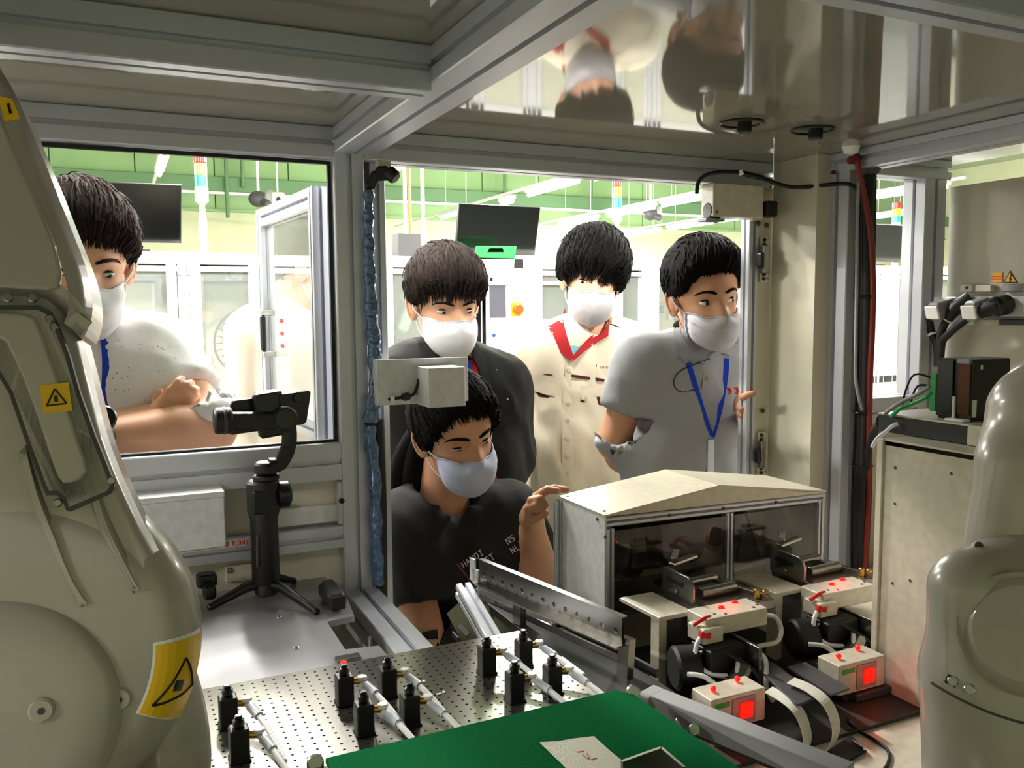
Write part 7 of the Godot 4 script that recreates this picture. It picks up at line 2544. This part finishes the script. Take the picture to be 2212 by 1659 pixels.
func man_cream_jacket() -> void:
	var z := -2.09
	var base := Vector3(on_z(1250, 800, z).x, 0, z)
	var hip := on_z(1245, 1090, z)
	var s := {"label": "person in a cream work jacket with a red collar and a grey cloth mask", "base": base, "seed": 33, "top": "jacket",
		"neck": on_z(1266, 704, z), "sh": [on_z(1160, 758, z), on_z(1366, 752, z - 0.02)], "waist": on_z(1245, 950, z), "hip": hip, "front": Vector3(0.3, 0, 1), "arms": [[on_z(1146, 900, z - 0.04), on_z(1180, 1030, z - 0.08)], [on_z(1392, 900, z - 0.06), on_z(1370, 1020, z - 0.1)]], "long": true, "collar_r": 0.060,
		"mat": mat("cream jacket"), "trousers": mat("khaki trousers"), "skin": mat("skin light"), "head": on_z(1279, 604, z + 0.03), "look": v(0.0, -0.22, 0.95), "up": v(0.10, 1, 0.15), "fold": 0.010, "freq": 8.0, "wide": 1.02,
		"hair_mat": mat("hair black"), "hair": {"seed": 41, "line": [[0, 17], [14, 12], [30, 17], [50, 8], [72, -14], [100, -22], [180, -46]], "jag": 9.0, "skew": -5.0, "top": 0.034, "side": 0.022, "front": 0.012, "locks": 520, "lift": 0.006, "over": 16.0, "lock_len": 1.35, "sweep": 0.55, "gaze": Vector2(0.1, -0.5), "open": 0.75},
		"mask": {"mat": mat("mask grey"), "top": -12.0, "wide": 70.0, "bulge": 0.010, "low": -64.0}}
	s.merge(stand(base, hip))
	var q := person(s)
	var t: Node3D = q[0]
	var f: Field = q[1]
	var red := mat("jacket red")
	part(t, "undershirt", patch(f, [[1212, 722], [1240, 716], [1272, 722], [1262, 745], [1238, 778], [1224, 756]], 0.003), mat("teal tee"))
	part(t, "collar", patch(f, [[1222, 664], [1210, 690], [1182, 706], [1194, 722], [1212, 762], [1232, 780], [1240, 772], [1226, 730], [1218, 700]], 0.012), red, "red collar")
	part(t, "collar", patch(f, [[1310, 672], [1316, 700], [1314, 726], [1292, 738], [1262, 760], [1236, 782], [1238, 768], [1262, 740], [1290, 712], [1302, 690]], 0.012), red, "red collar")
	part(t, "chest_stripe", ribbon(f, [[1133, 804], [1160, 805], [1190, 808], [1219, 813]], 0.0085), mat("dark red cloth"))
	part(t, "chest_stripe", ribbon(f, [[1222, 810], [1250, 814], [1280, 818], [1305, 822]], 0.0085), mat("dark red cloth"))
	part(t, "shoulder_piping", ribbon(f, [[1318, 700], [1340, 708], [1360, 716], [1374, 722]], 0.004), mat("dark red cloth"))
	for o in [[[1134, 826], [1198, 830], [1198, 856], [1180, 853], [1134, 838]], [[1254, 832], [1304, 838], [1304, 857], [1280, 855], [1268, 866], [1256, 862]]]:
		part(t, "pocket_flap", patch(f, o, 0.010), mat("cream jacket"))
	for o in [[[1135, 840], [1198, 856], [1197, 861], [1136, 853]], [[1253, 838], [1256, 864], [1270, 868], [1284, 858], [1304, 858], [1303, 876], [1254, 868]]]:
		part(t, "pocket_lining", patch(f, o, 0.005), mat("dark red cloth"))
	part(t, "placket", patch(f, [[1222, 790], [1234, 790], [1236, 860], [1238, 950], [1240, 1050], [1214, 1050], [1214, 940], [1216, 860]], 0.006), mat("cream jacket"))
	var bt := []
	for p in [[1229.0, 799.0], [1228.0, 870.0], [1227.0, 908.0], [1226.0, 946.0], [1226.0, 984.0], [1226.0, 1022.0], [1190.0, 850.0], [1264.0, 858.0]]:
		var c := on_body(f, p[0], p[1], 0.008)
		var d := (eye - c).normalized()
		part(t, "button", g().rod(c, c + d * 0.003, 0.006, 0.001, 14), mat("ivory painted metal"))
	# round logo and the letters beside it
	var c0 := on_body(f, 1283, 790, 0.006)
	var fr := (eye - c0).normalized()
	var bx := G.frame(fr)
	var up := (Vector3.UP - fr * fr.y).normalized()
	var right := up.cross(fr).normalized()
	part(t, "logo", g().tube(ring_points(c0, fr, 0.0068, 20), 0.0010, 6, false).bar(c0 - up * 0.004, c0 + up * 0.004 + right * 0.003, 0.0016, 0.001, fr).bar(c0 + up * 0.004 + right * 0.003, c0 + right * 0.001, 0.0016, 0.001, fr), mat("dark red cloth"))
	lettering(t, "logo_letters", "AUTO", on_body(f, 1305, 794, 0.009), Basis(right, up, fr), 0.0062, mat("dark red cloth"))


func man_grey_polo() -> void:
	var z := -1.70
	var base := Vector3(on_z(1500, 800, z).x, 0, z - 0.05)
	var hip := on_z(1490, 1110, z)
	var wr := on_z(1612, 900, -1.585)
	var s := {"label": "person in a grey polo shirt with blue lanyard gripping the door jamb", "base": base, "seed": 43,
		"neck": on_z(1532, 738, z), "sh": [on_z(1378, 786, z), on_z(1640, 780, z - 0.03)], "waist": on_z(1475, 965, z), "hip": hip, "front": Vector3(0.45, 0, 1), "arms": [[on_z(1326, 955, z - 0.02), on_z(1385, 1040, z - 0.14)], [on_z(1668, 940, z - 0.02), wr]], "long": false, "sleeve": 0.60, "cuff": 0.060, "arm": 0.95,
		"mat": mat("grey polo"), "trousers": mat("khaki trousers"), "skin": mat("skin tan"), "head": on_z(1523, 644, z + 0.05), "look": v(0.22, -0.20, 0.92), "up": v(-0.10, 1, 0.15), "hs": 1.0, "fold": 0.006, "wide": 1.02,
		"hair_mat": mat("hair black"), "hair": {"seed": 51, "line": [[0, 38], [30, 37], [44, 30], [62, 14], [84, 6], [110, -8], [180, -36]], "jag": 2.5, "ramp": 10.0, "top": 0.030, "side": 0.007, "front": 0.010, "locks": 330, "lift": 0.004, "over": 3.0, "lock_len": 1.0, "sweep": 0.7, "gaze": Vector2(0.7, -0.1), "open": 0.9},
		"mask": {"mat": mat("mask grey"), "pleats": true, "top": -15.0, "wide": 66.0, "edge": mat("mask pale blue"), "low": -62.0},
		"hands": [{"bones": [[wr, on_z(1606, 868, -1.56), 0.026, 0.022], [on_z(1600, 880, -1.57), on_z(1612, 862, -1.55), 0.018, 0.016]], "fingers": [[on_z(1606, 872, -1.545), on_z(1606, 858, -1.515), on_z(1615, 853, -1.488), on_z(1627, 850, -1.478)], [on_z(1604, 880, -1.56), on_z(1598, 878, -1.535), on_z(1602, 884, -1.515)], [on_z(1604, 892, -1.565), on_z(1598, 892, -1.54), on_z(1602, 898, -1.52)], [on_z(1606, 902, -1.57), on_z(1600, 905, -1.545), on_z(1604, 910, -1.53)], [on_z(1608, 910, -1.575), on_z(1603, 916, -1.555), on_z(1606, 922, -1.54)]], "r": 0.0098}]}
	s.merge(stand(base, hip))
	var q := person(s)
	var t: Node3D = q[0]
	var f: Field = q[1]
	part(t, "collar", patch(f, [[1454, 700], [1466, 690], [1470, 718], [1484, 744], [1514, 762], [1478, 784], [1464, 760], [1456, 730]], 0.012), mat("grey polo"))
	part(t, "collar", patch(f, [[1584, 700], [1590, 726], [1580, 768], [1562, 762], [1536, 778], [1530, 770], [1552, 752], [1572, 726]], 0.012), mat("grey polo"))
	part(t, "placket", patch(f, [[1524, 778], [1536, 778], [1528, 840], [1516, 840]], 0.006), mat("grey polo"))
	for p in [[1518.0, 784.0], [1526.0, 818.0]]:
		var c := on_body(f, p[0], p[1], 0.008)
		part(t, "button", g().rod(c, c + (eye - c).normalized() * 0.003, 0.005, 0.001, 12), mat("grey cable"))
	var ln := part(t, "lanyard", ribbon(f, [[1487, 784], [1498, 820], [1510, 860], [1522, 900], [1537, 942]], 0.012), mat("lanyard blue"))
	part(ln, "strap", ribbon(f, [[1570, 774], [1568, 810], [1560, 860], [1550, 905], [1538, 944]], 0.012), mat("lanyard blue"))
	var c1 := on_body(f, 1534, 990, 0.012)
	part(ln, "badge", g().bar(on_body(f, 1536, 950, 0.01), on_body(f, 1534, 1040, 0.012), 0.018, 0.002, Vector3.BACK), mat("clear sleeve"))
	for p in [[1573.0, 845.0], [1590.0, 844.0]]:
		part(t, "chest_logo", g().tube(ring_points(on_body(f, p[0], p[1], 0.005), eye - c1, 0.0065, 18), 0.0026, 6, false), mat("label red"))
	part(t, "mic_wire", g().tube(smooth([on_body(f, 1548, 770, 0.006), on_body(f, 1520, 780, 0.006), on_body(f, 1472, 800, 0.006), on_body(f, 1455, 825, 0.006), on_body(f, 1468, 846, 0.006), on_body(f, 1500, 842, 0.006)], 4), 0.0013, 5), mat("black rubber"))


func man_crouching() -> void:
	var z := -1.68
	var base := Vector3(on_z(960, 1300, z).x, 0, -1.86)
	var hip := Vector3(on_z(950, 1300, -1.86).x, 0.60, -1.88)
	# the hand that holds the rear left corner of the machine housing
	var k := Vector3(0.70, 1.166, -1.31)
	var wr := on_z(1150, 1150, -1.43)
	var f0 := [[on_z(1152, 1105, -1.375), on_z(1158, 1073, -1.352), on_z(1182, 1058, -1.332), on_z(1205, 1060, -1.318)], [on_z(1158, 1095, -1.385), on_z(1172, 1064, -1.362), on_z(1198, 1055, -1.342), on_z(1224, 1058, -1.325)], [on_z(1146, 1108, -1.37), on_z(1148, 1082, -1.345), on_z(1166, 1078, -1.328), on_z(1178, 1092, -1.322)], [on_z(1140, 1122, -1.37), on_z(1142, 1098, -1.345), on_z(1160, 1092, -1.328), on_z(1172, 1102, -1.322)], [on_z(1142, 1130, -1.38), on_z(1160, 1118, -1.345), on_z(1178, 1108, -1.33)]]
	var s := {"label": "person in a black printed t-shirt crouching with one hand on the machine housing", "base": base, "seed": 53,
		"neck": on_z(958, 1082, z), "sh": [on_z(874, 1134, z), on_z(1098, 1112, z)], "waist": on_z(965, 1330, z - 0.05), "hip": hip, "front": Vector3(0.45, 0, 1), "arms": [[on_z(905, 1330, z + 0.08), on_z(930, 1470, z + 0.16)], [on_z(1172, 1262, -1.60), wr]], "long": false, "sleeve": 0.86, "cuff": 0.064, "arm": 0.95, "collar_r": 0.068,
		"mat": mat("black tee"), "trousers": mat("dark trousers"), "skin": mat("skin tan"), "head": on_z(986, 936, z + 0.05), "look": v(0.50, -0.30, 0.80), "up": v(-0.16, 1, 0.2), "hs": 0.98, "fold": 0.006,
		"hair_mat": mat("hair black"), "hair": {"seed": 61, "line": [[0, 40], [24, 38], [44, 24], [60, 6], [84, -22], [120, -36], [180, -46]], "jag": 3.0, "top": 0.022, "side": 0.016, "locks": 330, "lift": 0.003, "lock_len": 1.3, "sweep": -0.5, "gaze": Vector2(0.5, -0.9), "open": 0.34, "low": -66.0},
		"mask": {"mat": mat("mask pale blue"), "pleats": true, "top": -12.0, "wide": 64.0, "low": -66.0, "loop": mat("mask white")},
		"hands": [{"bones": [[wr, on_z(1150, 1108, -1.378), 0.027, 0.020], [on_z(1144, 1120, -1.385), on_z(1156, 1098, -1.378), 0.020, 0.018]], "fingers": f0, "r": 0.0092}],
		"knees": [Vector3(on_z(900, 1400, -1.6).x, 0.42, -1.62), Vector3(on_z(1060, 1400, -1.6).x, 0.48, -1.62)], "feet": [Vector3(on_z(900, 1400, -1.75).x, 0, -1.80), Vector3(on_z(1060, 1400, -1.75).x, 0, -1.80)]}
	var q := person(s)
	var t: Node3D = q[0]
	var f: Field = q[1]
	var h: Head = q[2]
	# hair tied at the back
	var tail := []
	var a := h.out(Vector3(-0.35, -0.1, -1).normalized(), 0.10)
	for i in 5:
		var o := Vector3(-0.02 * sin(i * 1.3), 0, 0.012 * cos(i * 2.1))
		part(t, "hair_lock", g().tube(smooth([a + o * 0.3, a + Vector3(-0.03, -0.07, 0) + o, a + Vector3(-0.045, -0.15, 0.01) + o, a + Vector3(-0.04, -0.22, 0.02) + o * 1.4], 4), [0.020, 0.021, 0.022, 0.022, 0.021, 0.020, 0.019, 0.017, 0.014, 0.010, 0.007, 0.005, 0.002], 9), mat("hair black"))
	# print on the chest: two slanting lines of block letters
	for w in [["HANOI", 1020, 1207, 1], ["NS", 1102, 1166, 1], ["P", 1022, 1234, 1], ["ET", 1058, 1206, 1], ["NL", 1112, 1186, 1], ["ZO", 1130, 1172, 1]]:
		var c := on_body(f, w[1], w[2], 0.010)
		var fr: Vector3 = (f.slope(c) * 0.6 + (eye - c).normalized() * 0.6).normalized()
		var side := (v(0.84, 0.52, 0) - fr * fr.dot(v(0.84, 0.52, 0))).normalized()
		lettering(t, "print", w[0], c + fr * 0.002, Basis(side, fr.cross(side), fr), 0.0125, mat("white print"), "Droid Sans Mono")
